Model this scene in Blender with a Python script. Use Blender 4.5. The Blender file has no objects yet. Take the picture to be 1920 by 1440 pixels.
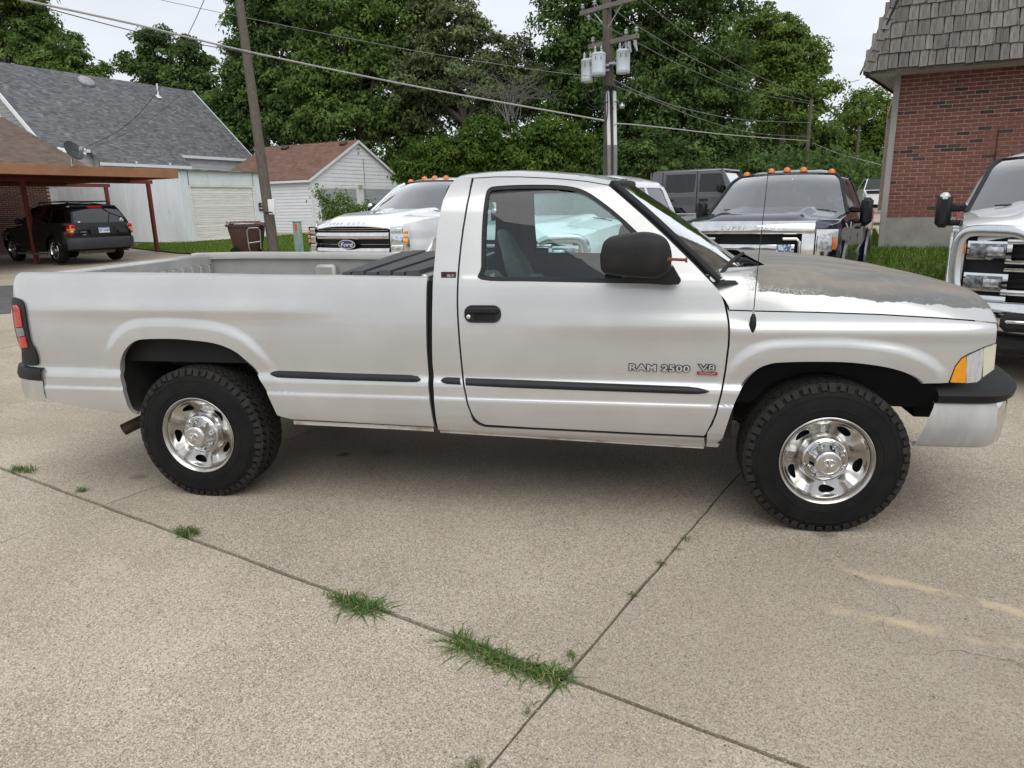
import bpy, math, random
import numpy as np
from mathutils import Vector, Matrix
from mathutils.geometry import delaunay_2d_cdt
R = math.radians
sc = bpy.context.scene
col = sc.collection
rng = np.random.default_rng(7)
random.seed(7)

# ---------------------------------------------------------------- camera
CX, CY, CZ = -0.904, -3.482, 1.638
YAW, PITCH, ROLL, FPX = -0.18639, -0.24689, -0.02131, 1331.0
_cy, _sy, _cp, _sp = math.cos(YAW), math.sin(YAW), math.cos(PITCH), math.sin(PITCH)
c_f = Vector((_sy*_cp, _cy*_cp, _sp))
_r0 = Vector((_cy, -_sy, 0)); _u0 = _r0.cross(c_f)
c_r = math.cos(ROLL)*_r0 + math.sin(ROLL)*_u0
c_u = c_r.cross(c_f)
cam_d = bpy.data.cameras.new("camera")
cam = bpy.data.objects.new("camera", cam_d); col.objects.link(cam)
cam_d.sensor_fit = 'HORIZONTAL'; cam_d.sensor_width = 36.0
cam_d.lens = 36.0*FPX/1920.0
cam_d.clip_start = 0.05; cam_d.clip_end = 2000
_m = Matrix((c_r, c_u, -c_f)).transposed().to_4x4(); _m.translation = Vector((CX, CY, CZ))
cam.matrix_world = _m
sc.camera = cam

# ---------------------------------------------------------------- sky, sun, exposure
SUN_EL, SUN_AZ = R(56), R(160)          # azimuth from +y towards +x
w = bpy.data.worlds.new("World"); sc.world = w; w.use_nodes = True
nt = w.node_tree; nt.nodes.clear()
def N(t, typ, **k):
    n = t.nodes.new(typ)
    for a, b in k.items(): setattr(n, a, b)
    return n
o_ = N(nt, 'ShaderNodeOutputWorld'); bg = N(nt, 'ShaderNodeBackground')
sky = N(nt, 'ShaderNodeTexSky'); sky.sky_type = 'NISHITA'; sky.sun_disc = False
sky.sun_elevation = SUN_EL; sky.sun_rotation = SUN_AZ
tc = N(nt, 'ShaderNodeTexCoord'); mp = N(nt, 'ShaderNodeMapping'); mp.inputs['Scale'].default_value = (1, 1, 2.6)
nz = N(nt, 'ShaderNodeTexNoise'); nz.inputs['Scale'].default_value = 2.3; nz.inputs['Detail'].default_value = 6; nz.inputs['Roughness'].default_value = .55
rp = N(nt, 'ShaderNodeValToRGB'); e = rp.color_ramp.elements
e[0].position = .28; e[0].color = (6.9, 7.5, 8.3, 1); e[1].position = .72; e[1].color = (9.2, 9.5, 9.9, 1)
mx = N(nt, 'ShaderNodeMixRGB'); mx.inputs[0].default_value = .93
L = nt.links.new
L(tc.outputs['Generated'], mp.inputs[0]); L(mp.outputs[0], nz.inputs[0]); L(nz.outputs[0], rp.inputs[0])
L(sky.outputs[0], mx.inputs[1]); L(rp.outputs[0], mx.inputs[2]); L(mx.outputs[0], bg.inputs[0]); L(bg.outputs[0], o_.inputs[0])
bg.inputs[1].default_value = 0.10
sun_d = bpy.data.lights.new("sun", 'SUN'); sun = bpy.data.objects.new("sun", sun_d); col.objects.link(sun)
sun_d.energy = 1.5; sun_d.angle = R(60); sun_d.color = (1, .97, .92)
_sd = Vector((math.sin(SUN_AZ)*math.cos(SUN_EL), math.cos(SUN_AZ)*math.cos(SUN_EL), math.sin(SUN_EL)))
sun.rotation_euler = (-_sd).to_track_quat('-Z', 'Y').to_euler(); sun.location = _sd*60
sc.view_settings.view_transform = 'Standard'; sc.view_settings.look = 'None'
sc.view_settings.exposure = 0.12; sc.view_settings.gamma = 1.0; sc.view_settings.use_curve_mapping = False
sc.cycles.max_bounces = 10; sc.cycles.transparent_max_bounces = 16; sc.cycles.diffuse_bounces = 3; sc.cycles.glossy_bounces = 4
sc.cycles.caustics_reflective = False; sc.cycles.caustics_refractive = False; sc.cycles.sample_clamp_indirect = 6.0
sc.render.use_persistent_data = False

# ---------------------------------------------------------------- pixel rays (surveying the photograph: 1920 x 1440)
def ray(u, v): return c_f + c_r*((u-960)/FPX) - c_u*((v-720)/FPX)
CAMV = Vector((CX, CY, CZ))
def at_d(u, v, d): return CAMV + ray(u, v)*d
def at_y(u, v, Y):
    d = ray(u, v); return CAMV + d*((Y-CY)/d.y)
def gz(x, y): return 0.022*max(0.0, min(y, 25.0)-2.5)
def at_g(u, v):
    d = ray(u, v); z = 0.0
    for _ in range(60):
        P = CAMV + d*((z-CZ)/d.z); z = .6*z+.4*gz(P.x, P.y)
    return P

# ---------------------------------------------------------------- object helpers
def empty(name, loc=(0, 0, 0), rz=0.0, label=None, cat=None, group=None, kind=None):
    o = bpy.data.objects.new(name, None); o.location = loc; o.rotation_euler = (0, 0, rz)
    o.empty_display_size = .2; col.objects.link(o); tag(o, label, cat, group, kind); return o
def tag(o, label=None, cat=None, group=None, kind=None):
    if label: o['label'] = label
    if cat: o['category'] = cat
    if group: o['group'] = group
    if kind: o['kind'] = kind
    return o
def kids(o): return [c for c in bpy.data.objects if c.parent == o]
class MB:
    def __init__(s): s.v = []; s.f = []; s.n = {}; s.mi = []; s.cm = 0
    def add(s, vs, fs, norms=None):
        b = len(s.v); s.v += [tuple(p) for p in vs]
        s.f += [tuple(i+b for i in f) for f in fs]; s.mi += [s.cm]*len(fs)
        if norms is not None:
            for i, q in enumerate(norms): s.n[b+i] = tuple(q)
        return s
    def box(s, c, d, rot=None, taper=1.0):
        hx, hy, hz = d[0]/2, d[1]/2, d[2]/2
        P = [Vector((x*hx*(taper if z > 0 else 1), y*hy*(taper if z > 0 else 1), z*hz)) for z in (-1, 1) for y in (-1, 1) for x in (-1, 1)]
        if rot is not None: P = [rot @ p for p in P]
        c = Vector(c); P = [p+c for p in P]
        return s.add(P, [(0, 2, 3, 1), (4, 5, 7, 6), (0, 1, 5, 4), (2, 6, 7, 3), (0, 4, 6, 2), (1, 3, 7, 5)])
    def bbox(s, x0, x1, y0, y1, z0, z1): return s.box(((x0+x1)/2, (y0+y1)/2, (z0+z1)/2), (x1-x0, y1-y0, z1-z0))
    def cbox(s, x0, x1, y0, y1, z0, z1, b):      # chamfered box
        xs = (x0, x1); ys = (y0, y1); zs = (z0, z1); P = []; 
        def sg(i): return 1 if i == 0 else -1
        idx = {}
        for i in (0, 1):
            for j in (0, 1):
                for k in (0, 1):
                    for a in range(3):
                        d = [b, b, b]; d[a] = 0
                        idx[(i, j, k, a)] = len(P)
                        P.append((xs[i]+sg(i)*d[0], ys[j]+sg(j)*d[1], zs[k]+sg(k)*d[2]))
        F = []
        def q(*t): F.append(tuple(idx[x] for x in t))
        for i in (0, 1):
            t = [(i, 0, 0, 0), (i, 1, 0, 0), (i, 1, 1, 0), (i, 0, 1, 0)]; q(*(t if i else t[::-1]))
            t = [(0, i, 0, 1), (1, i, 0, 1), (1, i, 1, 1), (0, i, 1, 1)]; q(*(t[::-1] if i else t))
            t = [(0, 0, i, 2), (1, 0, i, 2), (1, 1, i, 2), (0, 1, i, 2)]; q(*(t if i else t[::-1]))
        for i in (0, 1):
            for j in (0, 1):
                q((i, j, 0, 0), (i, j, 0, 1), (i, j, 1, 1), (i, j, 1, 0))
                q((i, 0, j, 0), (i, 0, j, 2), (i, 1, j, 2), (i, 1, j, 0))
                q((0, i, j, 1), (0, i, j, 2), (1, i, j, 2), (1, i, j, 1))
                for k in (0, 1): q((i, j, k, 0), (i, j, k, 1), (i, j, k, 2))
        return s.add(P, F)
    def tube(s, pts, r, n=8, cap=True):
        pts = [Vector(p) for p in pts]; rs = r if isinstance(r, (list, tuple)) else [r]*len(pts)
        V = []; up = None
        for i, p in enumerate(pts):
            t = (pts[min(i+1, len(pts)-1)]-pts[max(i-1, 0)]).normalized()
            if up is None:
                up = Vector((0, 0, 1)) if abs(t.z) < .9 else Vector((1, 0, 0))
            a = t.cross(up)
            if a.length < 1e-6: a = t.orthogonal()
            a.normalize(); b = a.cross(t).normalized(); up = b
            V += [p+(a*math.cos(2*math.pi*k/n)+b*math.sin(2*math.pi*k/n))*rs[i] for k in range(n)]
        F = [(i*n+k, (i+1)*n+k, (i+1)*n+(k+1) % n, i*n+(k+1) % n) for i in range(len(pts)-1) for k in range(n)]
        if cap: F += [tuple(range(n)), tuple(range(len(pts)*n-1, len(pts)*n-n-1, -1))]
        return s.add(V, F)
    def lathe(s, prof, c=(0, 0, 0), axis='z', n=32, close=False, cap=True):
        V = []; c = Vector(c)
        for r, h in prof:
            for k in range(n):
                a = 2*math.pi*k/n; x, y = r*math.cos(a), r*math.sin(a)
                V.append(c+Vector({'z': (x, y, h), 'y': (x, h, y), 'x': (h, x, y)}[axis]))
        m = len(prof)
        F = [(i*n+k, i*n+(k+1) % n, ((i+1) % m)*n+(k+1) % n, ((i+1) % m)*n+k) for i in range(m if close else m-1) for k in range(n)]
        if not close and cap:
            if prof[0][0] > 1e-6: F.append(tuple(range(n-1, -1, -1)))
            if prof[-1][0] > 1e-6: F.append(tuple(range((m-1)*n, m*n)))
        return s.add(V, F)
    def prism(s, poly, d, M=None):          # poly: list of (a,b) extruded along third axis by d, placed by matrix M (a->x, b->y, ext->z)
        n = len(poly); V = [Vector((a, b, 0)) for a, b in poly]+[Vector((a, b, d)) for a, b in poly]
        if M is not None: V = [M @ p for p in V]
        F = [tuple(range(n-1, -1, -1)), tuple(range(n, 2*n))]+[(i, (i+1) % n, n+(i+1) % n, n+i) for i in range(n)]
        return s.add(V, F)
    def grid(s, rows, norms=None, closed=False):
        m = len(rows); n = len(rows[0]); V = [p for r in rows for p in r]
        F = [(i*n+j, i*n+j+1, (i+1)*n+j+1, (i+1)*n+j) for i in range(m-1) for j in range(n-1)]
        return s.add(V, F, norms)
    def quad(s, *p): return s.add(p, [tuple(range(len(p)))])
    def build(s, name, mat, parent=None, smooth=True, label=None, sharp=None, kind=None, fix=True):
        me = bpy.data.meshes.new(name); me.from_pydata(s.v, [], s.f)
        mats = mat if isinstance(mat, (list, tuple)) else [mat]
        for m in mats: me.materials.append(m)
        if len(mats) > 1: me.polygons.foreach_set('material_index', s.mi)
        if fix:
            import bmesh
            bm = bmesh.new(); bm.from_mesh(me)
            if not s.n: bmesh.ops.recalc_face_normals(bm, faces=bm.faces)
            bm.to_mesh(me); bm.free()
        me.polygons.foreach_set('use_smooth', [smooth]*len(me.polygons))
        if smooth and not s.n: me.set_sharp_from_angle(angle=R(sharp or 38))
        if s.n:
            me.normals_split_custom_set_from_vertices([s.n.get(i, (0, 0, 0)) for i in range(len(s.v))])
        o = bpy.data.objects.new(name, me); col.objects.link(o)
        if parent: attach(o, parent)
        if label: o['label'] = label
        if kind: o['kind'] = kind
        return o
def rootm(o):
    M = Matrix.Translation(o.location) @ o.rotation_euler.to_matrix().to_4x4()
    if o.parent: M = rootm(o.parent) @ o.matrix_parent_inverse @ M
    return M
LOCAL = [False]                  # False: meshes are given in world coordinates; True: in the parent's own coordinates
def attach(o, parent):
    o.parent = parent
    if not LOCAL[0]: o.matrix_parent_inverse = rootm(parent).inverted()
    return o
def copy_tree(o, parent=None, deep=True):
    c = o.copy(); col.objects.link(c)
    if parent is not None: c.parent = parent
    if deep:
        for ch in kids(o): copy_tree(ch, c)
    return c
def smst(a, b, x):
    t = np.clip((x-a)/(b-a), 0, 1); return t*t*(3-2*t)
def in_poly(P, poly):
    x, y = P[:, 0], P[:, 1]; ins = np.zeros(len(P), bool); q = np.asarray(poly)
    x1, y1 = q[:, 0], q[:, 1]; x2, y2 = np.roll(x1, -1), np.roll(y1, -1)
    for a, b, c, d in zip(x1, y1, x2, y2):
        if b == d: continue
        k = ((b > y) != (d > y)) & (x < (c-a)*(y-b)/(d-b)+a); ins ^= k
    return ins
def dist_poly(P, q, closed=True):
    q = np.asarray(q, float); A = q if closed else q[:-1]; B = np.roll(q, -1, 0) if closed else q[1:]
    best = np.full(len(P), 1e9)
    for a, b in zip(A, B):
        ab = b-a; l = ab@ab
        t = np.clip(((P-a)@ab)/max(l, 1e-12), 0, 1)
        best = np.minimum(best, np.hypot(*(P-(a+t[:, None]*ab)).T))
    return best
def resample(poly, step, closed=True):
    q = [np.array(p, float) for p in poly]; out = []
    m = len(q)
    for i in range(m if closed else m-1):
        a, b = q[i], q[(i+1) % m]; n = max(1, int(round(np.hypot(*(b-a))/step)))
        out += [a+(b-a)*k/n for k in range(n)]
    if not closed: out.append(q[-1])
    return np.array(out)
def smooth_line(pts, n=8, closed=False):     # Catmull-Rom
    p = [np.array(q, float) for q in pts]; out = []; m = len(p)
    for i in range(m if closed else m-1):
        if closed: a, b, c, d = p[i-1], p[i], p[(i+1) % m], p[(i+2) % m]
        else: a, b, c, d = p[max(i-1, 0)], p[i], p[i+1], p[min(i+2, m-1)]
        for k in range(n):
            t = k/n
            out.append(.5*((2*b)+(c-a)*t+(2*a-5*b+4*c-d)*t*t+(3*b-a-3*c+d)*t**3))
    if not closed: out.append(p[-1])
    return out
def cdt(poly, holes, step, bstep=None, extra=None, drop=None):
    bs = bstep or step
    loops = [resample(poly, bs)]+[resample(h, bs) for h in holes]
    allb = np.concatenate(loops)
    lo, hi = allb.min(0), allb.max(0)
    gx, gy = np.arange(lo[0]+step*.37, hi[0], step), np.arange(lo[1]+step*.37, hi[1], step)
    G = np.stack(np.meshgrid(gx, gy), -1).reshape(-1, 2)
    if drop is not None: G = G[~drop(G)]
    if extra is not None: G = np.concatenate([G, extra])
    if len(G):
        k = in_poly(G, loops[0])
        for h in loops[1:]: k &= ~in_poly(G, h)
        G = G[k]
        if len(G):
            k = np.ones(len(G), bool)
            for l in loops: k &= dist_poly(G, l) > .45*bs
            G = G[k]
    edges = []; b = 0
    for l in loops:
        n = len(l); edges += [(b+i, b+(i+1) % n) for i in range(n)]; b += n
    P = np.concatenate([allb, G]) if len(G) else allb
    vo, eo, fo, ov, oe, of = delaunay_2d_cdt([Vector(p) for p in P], edges, [], 0, 1e-6)
    vo = np.array([tuple(q) for q in vo]); F = np.array([f for f in fo if len(f) == 3])
    c = vo[F].mean(1); k = in_poly(c, loops[0])
    for h in loops[1:]: k &= ~in_poly(c, h)
    return vo, F[k], loops
def panel(poly, Yf, holes=(), step=.03, bstep=None, edge=.03, sgn=1, yc=None, flip=False, mb=None, extra=None, drop=None):
    """sheet over the (x,z) outline with depth y = Yf(x,z); mirrored about yc when sgn is -1; the rim turns inwards by edge"""
    V, F, loops = cdt(poly, holes, step, bstep, extra, drop)
    y = Yf(V[:, 0], V[:, 1]); h = 1e-3
    dx = (Yf(V[:, 0]+h, V[:, 1])-Yf(V[:, 0]-h, V[:, 1]))/(2*h); dz = (Yf(V[:, 0], V[:, 1]+h)-Yf(V[:, 0], V[:, 1]-h))/(2*h)
    n = np.stack([dx, -np.ones_like(dx), dz], 1); n /= np.linalg.norm(n, axis=1)[:, None]
    def mir(Y): return Y if sgn > 0 else 2*yc-Y
    if sgn < 0: n[:, 1] *= -1
    X = np.stack([V[:, 0], mir(y), V[:, 1]], 1)
    d1 = V[F[:, 1]]-V[F[:, 0]]; d2 = V[F[:, 2]]-V[F[:, 0]]; ar = d1[:, 0]*d2[:, 1]-d1[:, 1]*d2[:, 0]
    # for near side (facing -y) order must be counter-clockwise in (x,z)
    want = ar > 0 if sgn > 0 else ar < 0
    F = np.where(want[:, None], F, F[:, ::-1])
    mb = mb or MB(); mb.add(X.tolist(), F.tolist(), n.tolist())
    if edge:
        for li, l in enumerate(loops):
            m = len(l); yl = Yf(l[:, 0], l[:, 1])
            a = np.stack([l[:, 0], mir(yl), l[:, 1]], 1); b = np.stack([l[:, 0], mir(yl+edge), l[:, 1]], 1)
            ar = 0.5*np.sum(l[:, 0]*np.roll(l[:, 1], -1)-np.roll(l[:, 0], -1)*l[:, 1])
            cw = (ar > 0) == (li == 0)
            if sgn < 0: cw = not cw
            fs = [((i, i+m, (i+1) % m+m, (i+1) % m) if cw else (i, (i+1) % m, (i+1) % m+m, i+m)) for i in range(m)]
            mb.add(a.tolist()+b.tolist(), fs)
    return mb
def inset(poly, d):
    q = np.asarray(poly, float); a = .5*np.sum(q[:, 0]*np.roll(q[:, 1], -1)-np.roll(q[:, 0], -1)*q[:, 1])
    s = 1 if a > 0 else -1; n = len(q); out = []
    for i in range(n):
        e1 = q[i]-q[i-1]; e2 = q[(i+1) % n]-q[i]
        n1 = np.array([-e1[1], e1[0]])/max(1e-9, np.hypot(*e1))*s; n2 = np.array([-e2[1], e2[0]])/max(1e-9, np.hypot(*e2))*s
        m = n1+n2; l = m@m
        m = m*(2/l) if l > .4 else n1
        out.append(q[i]+m*d)
    return np.array(out)
def text_mb(txt, size, M, depth=.004, mb=None, shear=0.0, spacing=1.0, bold=0.0, align='CENTER'):
    c = bpy.data.curves.new('txt', 'FONT'); c.body = txt; c.size = size; c.extrude = depth/2; c.align_x = align; c.align_y = 'CENTER'
    c.shear = shear; c.space_character = spacing; c.offset = bold; c.resolution_u = 3
    o = bpy.data.objects.new('txt', c); me = bpy.data.meshes.new_from_object(o)
    V = [M @ v.co for v in me.vertices]; F = [tuple(p.vertices) for p in me.polygons]
    bpy.data.objects.remove(o); bpy.data.curves.remove(c); bpy.data.meshes.remove(me)
    mb = mb or MB(); mb.add(V, F); return mb
def frame(o, x, y, z=None):               # matrix from origin and axes
    x = Vector(x).normalized(); y = Vector(y).normalized(); z = x.cross(y).normalized() if z is None else Vector(z).normalized()
    M = Matrix((x, y, z)).transposed().to_4x4(); M.translation = Vector(o); return M

# ---------------------------------------------------------------- materials
MATS = {}
def mat(name, c, rough=.6, metal=0.0, coat=0.0, c2=None, sc_=4.0, lo=.35, hi=.65, detail=4, stretch=(1, 1, 1), bump=0.0, bsc=60.0, spec=None,
        c3=None, sc3=1.0, lo3=.5, hi3=.7, emit=None, rvar=0.0, coord='Object', bdist=None, crough=.05, rnd=0.0):
    if name in MATS: return MATS[name]
    m = bpy.data.materials.new(name); m.use_nodes = True; t = m.node_tree; b = t.nodes['Principled BSDF']; l = t.links.new
    MATS[name] = m
    b.inputs['Roughness'].default_value = rough; b.inputs['Metallic'].default_value = metal
    b.inputs['Coat Weight'].default_value = coat; b.inputs['Coat Roughness'].default_value = crough
    if spec is not None: b.inputs['Specular IOR Level'].default_value = spec
    m.diffuse_color = (*c, 1)
    if c2 is None and bump == 0 and c3 is None and not rvar and not rnd:
        b.inputs['Base Color'].default_value = (*c, 1); return m
    tcn = N(t, 'ShaderNodeTexCoord'); mpn = N(t, 'ShaderNodeMapping'); mpn.inputs['Scale'].default_value = stretch
    l(tcn.outputs[coord], mpn.inputs[0])
    def noise(s, d=detail):
        n = N(t, 'ShaderNodeTexNoise'); n.inputs['Scale'].default_value = s; n.inputs['Detail'].default_value = d; n.inputs['Roughness'].default_value = .6
        l(mpn.outputs[0], n.inputs[0]); return n
    def ramp(src, a, z):
        r = N(t, 'ShaderNodeMapRange'); r.inputs[1].default_value = a; r.inputs[2].default_value = z; l(src, r.inputs[0]); return r.outputs[0]
    def mixc(f, A, B):
        x = N(t, 'ShaderNodeMixRGB'); l(f, x.inputs[0])
        for k, q in ((1, A), (2, B)):
            if isinstance(q, tuple): x.inputs[k].default_value = (*q, 1)
            else: l(q, x.inputs[k])
        return x.outputs[0]
    colr = None
    if c2 is not None: n1 = noise(sc_); colr = mixc(ramp(n1.outputs[0], lo, hi), c, c2)
    if c3 is not None: n3 = noise(sc3); colr = mixc(ramp(n3.outputs[0], lo3, hi3), colr if colr is not None else c, c3)
    if rnd:
        oi = N(t, 'ShaderNodeObjectInfo'); h = N(t, 'ShaderNodeHueSaturation'); l(oi.outputs['Random'], (rr := N(t, 'ShaderNodeMapRange')).inputs[0])
        rr.inputs[3].default_value = 1-rnd; rr.inputs[4].default_value = 1+rnd; l(rr.outputs[0], h.inputs['Value'])
        if colr is not None: l(colr, h.inputs['Color'])
        else: h.inputs['Color'].default_value = (*c, 1)
        colr = h.outputs[0]
    if colr is not None: l(colr, b.inputs['Base Color'])
    else: b.inputs['Base Color'].default_value = (*c, 1)
    if rvar:
        n4 = noise(sc_*1.7); r = N(t, 'ShaderNodeMapRange'); r.inputs[3].default_value = max(0, rough-rvar); r.inputs[4].default_value = min(1, rough+rvar)
        l(n4.outputs[0], r.inputs[0]); l(r.outputs[0], b.inputs['Roughness'])
    if bump:
        n5 = noise(bsc, 6); bn = N(t, 'ShaderNodeBump'); bn.inputs['Strength'].default_value = bump; bn.inputs['Distance'].default_value = bdist or min(.012, .45/bsc)
        l(n5.outputs[0], bn.inputs['Height']); l(bn.outputs[0], b.inputs['Normal'])
    return m
def glass(name, tint, refl=1.0, rough=0.0):
    m = bpy.data.materials.new(name); m.use_nodes = True; t = m.node_tree; t.nodes.clear(); l = t.links.new
    o = N(t, 'ShaderNodeOutputMaterial'); tr = N(t, 'ShaderNodeBsdfTransparent'); gl = N(t, 'ShaderNodeBsdfGlossy'); mxs = N(t, 'ShaderNodeMixShader')
    fr = N(t, 'ShaderNodeFresnel'); fr.inputs[0].default_value = 1.52
    mm = N(t, 'ShaderNodeMath', operation='MULTIPLY'); mm.inputs[1].default_value = refl; mm.use_clamp = True
    tr.inputs[0].default_value = (*tint, 1); gl.inputs[0].default_value = (1, 1, 1, 1); gl.inputs['Roughness'].default_value = rough
    l(fr.outputs[0], mm.inputs[0]); l(mm.outputs[0], mxs.inputs[0]); l(tr.outputs[0], mxs.inputs[1]); l(gl.outputs[0], mxs.inputs[2]); l(mxs.outputs[0], o.inputs[0])
    MATS[name] = m; return m
chrome = mat('chrome', (.78, .78, .78), .07, 1.0, c2=(.66, .65, .63), sc_=9, rvar=.05)
black_plastic = mat('black_plastic', (.014, .014, .015), .5, spec=.28, c2=(.019, .019, .021), sc_=14, bump=.08, bsc=400)
dark_void = mat('dark_void', (.008, .008, .008), .9, c2=(.012, .012, .012), sc_=10)
rubber = mat('rubber', (.006, .006, .0065), .72, spec=.2, c2=(.012, .0115, .011), sc_=7, bump=.15, bsc=220)
rust = mat('rust', (.11, .045, .022), .85, c2=(.05, .025, .018), sc_=18, bump=.3, bsc=90)
amber = mat('amber_lens', (.85, .33, .005), .25, coat=.6, c2=(.75, .27, .005), sc_=20, spec=.5)
orange_lens = mat('orange_lens', (.7, .17, .02), .3, coat=.5, c2=(.6, .13, .02), sc_=20)
red_lens = mat('red_lens', (.58, .012, .018), .15, coat=.7, c2=(.46, .01, .012), sc_=20)
clear_lens = mat('clear_lens', (.72, .73, .73), .12, .2, coat=.9, c2=(.52, .53, .54), sc_=40, stretch=(6, 1, .5))
aged_lens = mat('aged_lens', (.56, .54, .42), .38, coat=.2, c2=(.66, .62, .46), sc_=12)
grey_trim = mat('grey_trim', (.10, .115, .12), .8, c2=(.12, .135, .14), sc_=20, bump=.1, bsc=300)
seat_cloth = mat('seat_cloth', (.15, .17, .17), .95, c2=(.2, .22, .22), sc_=40, bump=.2, bsc=300)
white_paint = mat('white_trim_paint', (.83, .84, .85), .5, c2=(.76, .77, .78), sc_=3, bump=.04, bsc=90)
# ================================================================ GROUND
def concrete_mat(name, joints=True, dark=1.0):
    m = bpy.data.materials.new(name); m.use_nodes = True; t = m.node_tree; b = t.nodes['Principled BSDF']; l = t.links.new
    g = N(t, 'ShaderNodeNewGeometry')
    def noise(s, d=5, r=.6, stretch=None):
        n = N(t, 'ShaderNodeTexNoise'); n.inputs['Scale'].default_value = s; n.inputs['Detail'].default_value = d; n.inputs['Roughness'].default_value = r
        if stretch:
            mp = N(t, 'ShaderNodeMapping'); mp.inputs['Scale'].default_value = stretch; mp.inputs['Rotation'].default_value = (0, 0, R(22)); l(g.outputs['Position'], mp.inputs[0]); l(mp.outputs[0], n.inputs[0])
        else: l(g.outputs['Position'], n.inputs[0])
        return n.outputs[0]
    def rng_(src, a, z, lo=0., hi=1.):
        r = N(t, 'ShaderNodeMapRange'); r.inputs[1].default_value = a; r.inputs[2].default_value = z; r.inputs[3].default_value = lo; r.inputs[4].default_value = hi; l(src, r.inputs[0]); return r.outputs[0]
    def mix(f, A, B, mode='MIX'):
        x = N(t, 'ShaderNodeMixRGB'); x.blend_type = mode
        for k, q in ((0, f), (1, A), (2, B)):
            if isinstance(q, tuple): x.inputs[k].default_value = (*q, 1)
            elif isinstance(q, float): x.inputs[k].default_value = q
            else: l(q, x.inputs[k])
        return x.outputs[0]
    A = tuple(v*dark for v in (.53, .448, .350)); B = tuple(v*dark for v in (.365, .302, .232)); C = tuple(v*dark for v in (.63, .54, .42))
    c = mix(rng_(noise(.9, 6, .62), .36, .64), A, B)
    c = mix(rng_(noise(.45, 4, .6), .55, .72), c, C)
    c = mix(rng_(noise(2.6, 5, .65, (1, .35, 1)), .58, .72, 0, .55), c, B)
    # aggregate speckle
    v = N(t, 'ShaderNodeTexVoronoi'); v.inputs['Scale'].default_value = 210; l(g.outputs['Position'], v.inputs[0])
    sep = N(t, 'ShaderNodeSeparateColor'); l(v.outputs['Color'], sep.inputs[0])
    c = mix(rng_(sep.outputs[0], .45, 1.0, 0, .85), c, tuple(k*dark for k in (.74, .66, .54)))
    c = mix(rng_(sep.outputs[1], .50, 1.0, 0, .85), c, tuple(k*dark for k in (.14, .115, .09)))
    c = mix(rng_(noise(420, 3), .45, .75, 0, .5), c, tuple(k*dark for k in (.16, .135, .115)))
    # pale sandy spots
    c = mix(rng_(noise(3.4, 2, .5), .70, .76, 0, .45), c, (.56, .47, .33))
    c = mix(rng_(noise(.31, 4, .55), .46, .66, 0, .5), c, tuple(k*dark for k in (.275, .225, .17)))
    # hairline cracks
    wv = N(t, 'ShaderNodeTexVoronoi'); wv.feature = 'DISTANCE_TO_EDGE'; wv.inputs['Scale'].default_value = .55
    dm = N(t, 'ShaderNodeVectorMath', operation='MULTIPLY_ADD'); nv = N(t, 'ShaderNodeTexNoise'); nv.inputs['Scale'].default_value = 2.4; nv.inputs['Detail'].default_value = 6; l(g.outputs['Position'], nv.inputs[0])
    l(nv.outputs['Color'], dm.inputs[0]); dm.inputs[1].default_value = (.55, .55, .0); l(g.outputs['Position'], dm.inputs[2]); l(dm.outputs[0], wv.inputs[0])
    mm_ = N(t, 'ShaderNodeMath', operation='MULTIPLY'); l(rng_(wv.outputs['Distance'], .0024, .0006), mm_.inputs[0]); l(rng_(noise(.7, 2), .55, .62, 0, .6), mm_.inputs[1])
    c = mix(mm_.outputs[0], c, (.11, .09, .072))
    if joints:
        # washed-out tan sand streaks on the right of the slab (two bands)
        sx = N(t, 'ShaderNodeSeparateXYZ'); l(g.outputs['Position'], sx.inputs[0])
        wob = noise(3.0, 4)
        for (P0, P1, wd) in (SAND):
            d = (P1-P0).normalized(); nrm = Vector((-d.y, d.x, 0)); L_ = (P1-P0).length
            def lin(vx, off):
                a = N(t, 'ShaderNodeVectorMath', operation='DOT_PRODUCT'); l(g.outputs['Position'], a.inputs[0]); a.inputs[1].default_value = vx
                s = N(t, 'ShaderNodeMath', operation='SUBTRACT'); l(a.outputs['Value'], s.inputs[0]); s.inputs[1].default_value = off; return s.outputs[0]
            ac = lin(nrm, nrm.dot(P0)); al = lin(d, d.dot(P0))
            w1 = N(t, 'ShaderNodeMath', operation='MULTIPLY_ADD'); l(wob, w1.inputs[0]); w1.inputs[1].default_value = .12; l(ac, w1.inputs[2])
            s2 = N(t, 'ShaderNodeMath', operation='SUBTRACT'); l(w1.outputs[0], s2.inputs[0]); s2.inputs[1].default_value = .06
            ab = N(t, 'ShaderNodeMath', operation='ABSOLUTE'); l(s2.outputs[0], ab.inputs[0])
            f1 = rng_(ab.outputs[0], wd, wd*.3)
            f2 = rng_(al, -.03, .1); f3 = rng_(al, L_+.1, L_-.05); f4 = rng_(noise(6.0, 4), .44, .58, .0, .78)
            p = f1
            for q in (f2, f3, f4):
                mm = N(t, 'ShaderNodeMath', operation='MULTIPLY'); l(p, mm.inputs[0]); l(q, mm.inputs[1]); p = mm.outputs[0]
            c = mix(p, c, (.60, .48, .31))
        # oil drips
        for (P0, rad, k) in OIL:
            a = N(t, 'ShaderNodeVectorMath', operation='DISTANCE'); l(g.outputs['Position'], a.inputs[0]); a.inputs[1].default_value = P0
            w1 = N(t, 'ShaderNodeMath', operation='MULTIPLY_ADD'); l(noise(14, 4), w1.inputs[0]); w1.inputs[1].default_value = rad*.9; l(a.outputs['Value'], w1.inputs[2])
            c = mix(rng_(w1.outputs[0], rad*1.45, rad*.8, 0, k), c, (.07, .058, .048))
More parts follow.
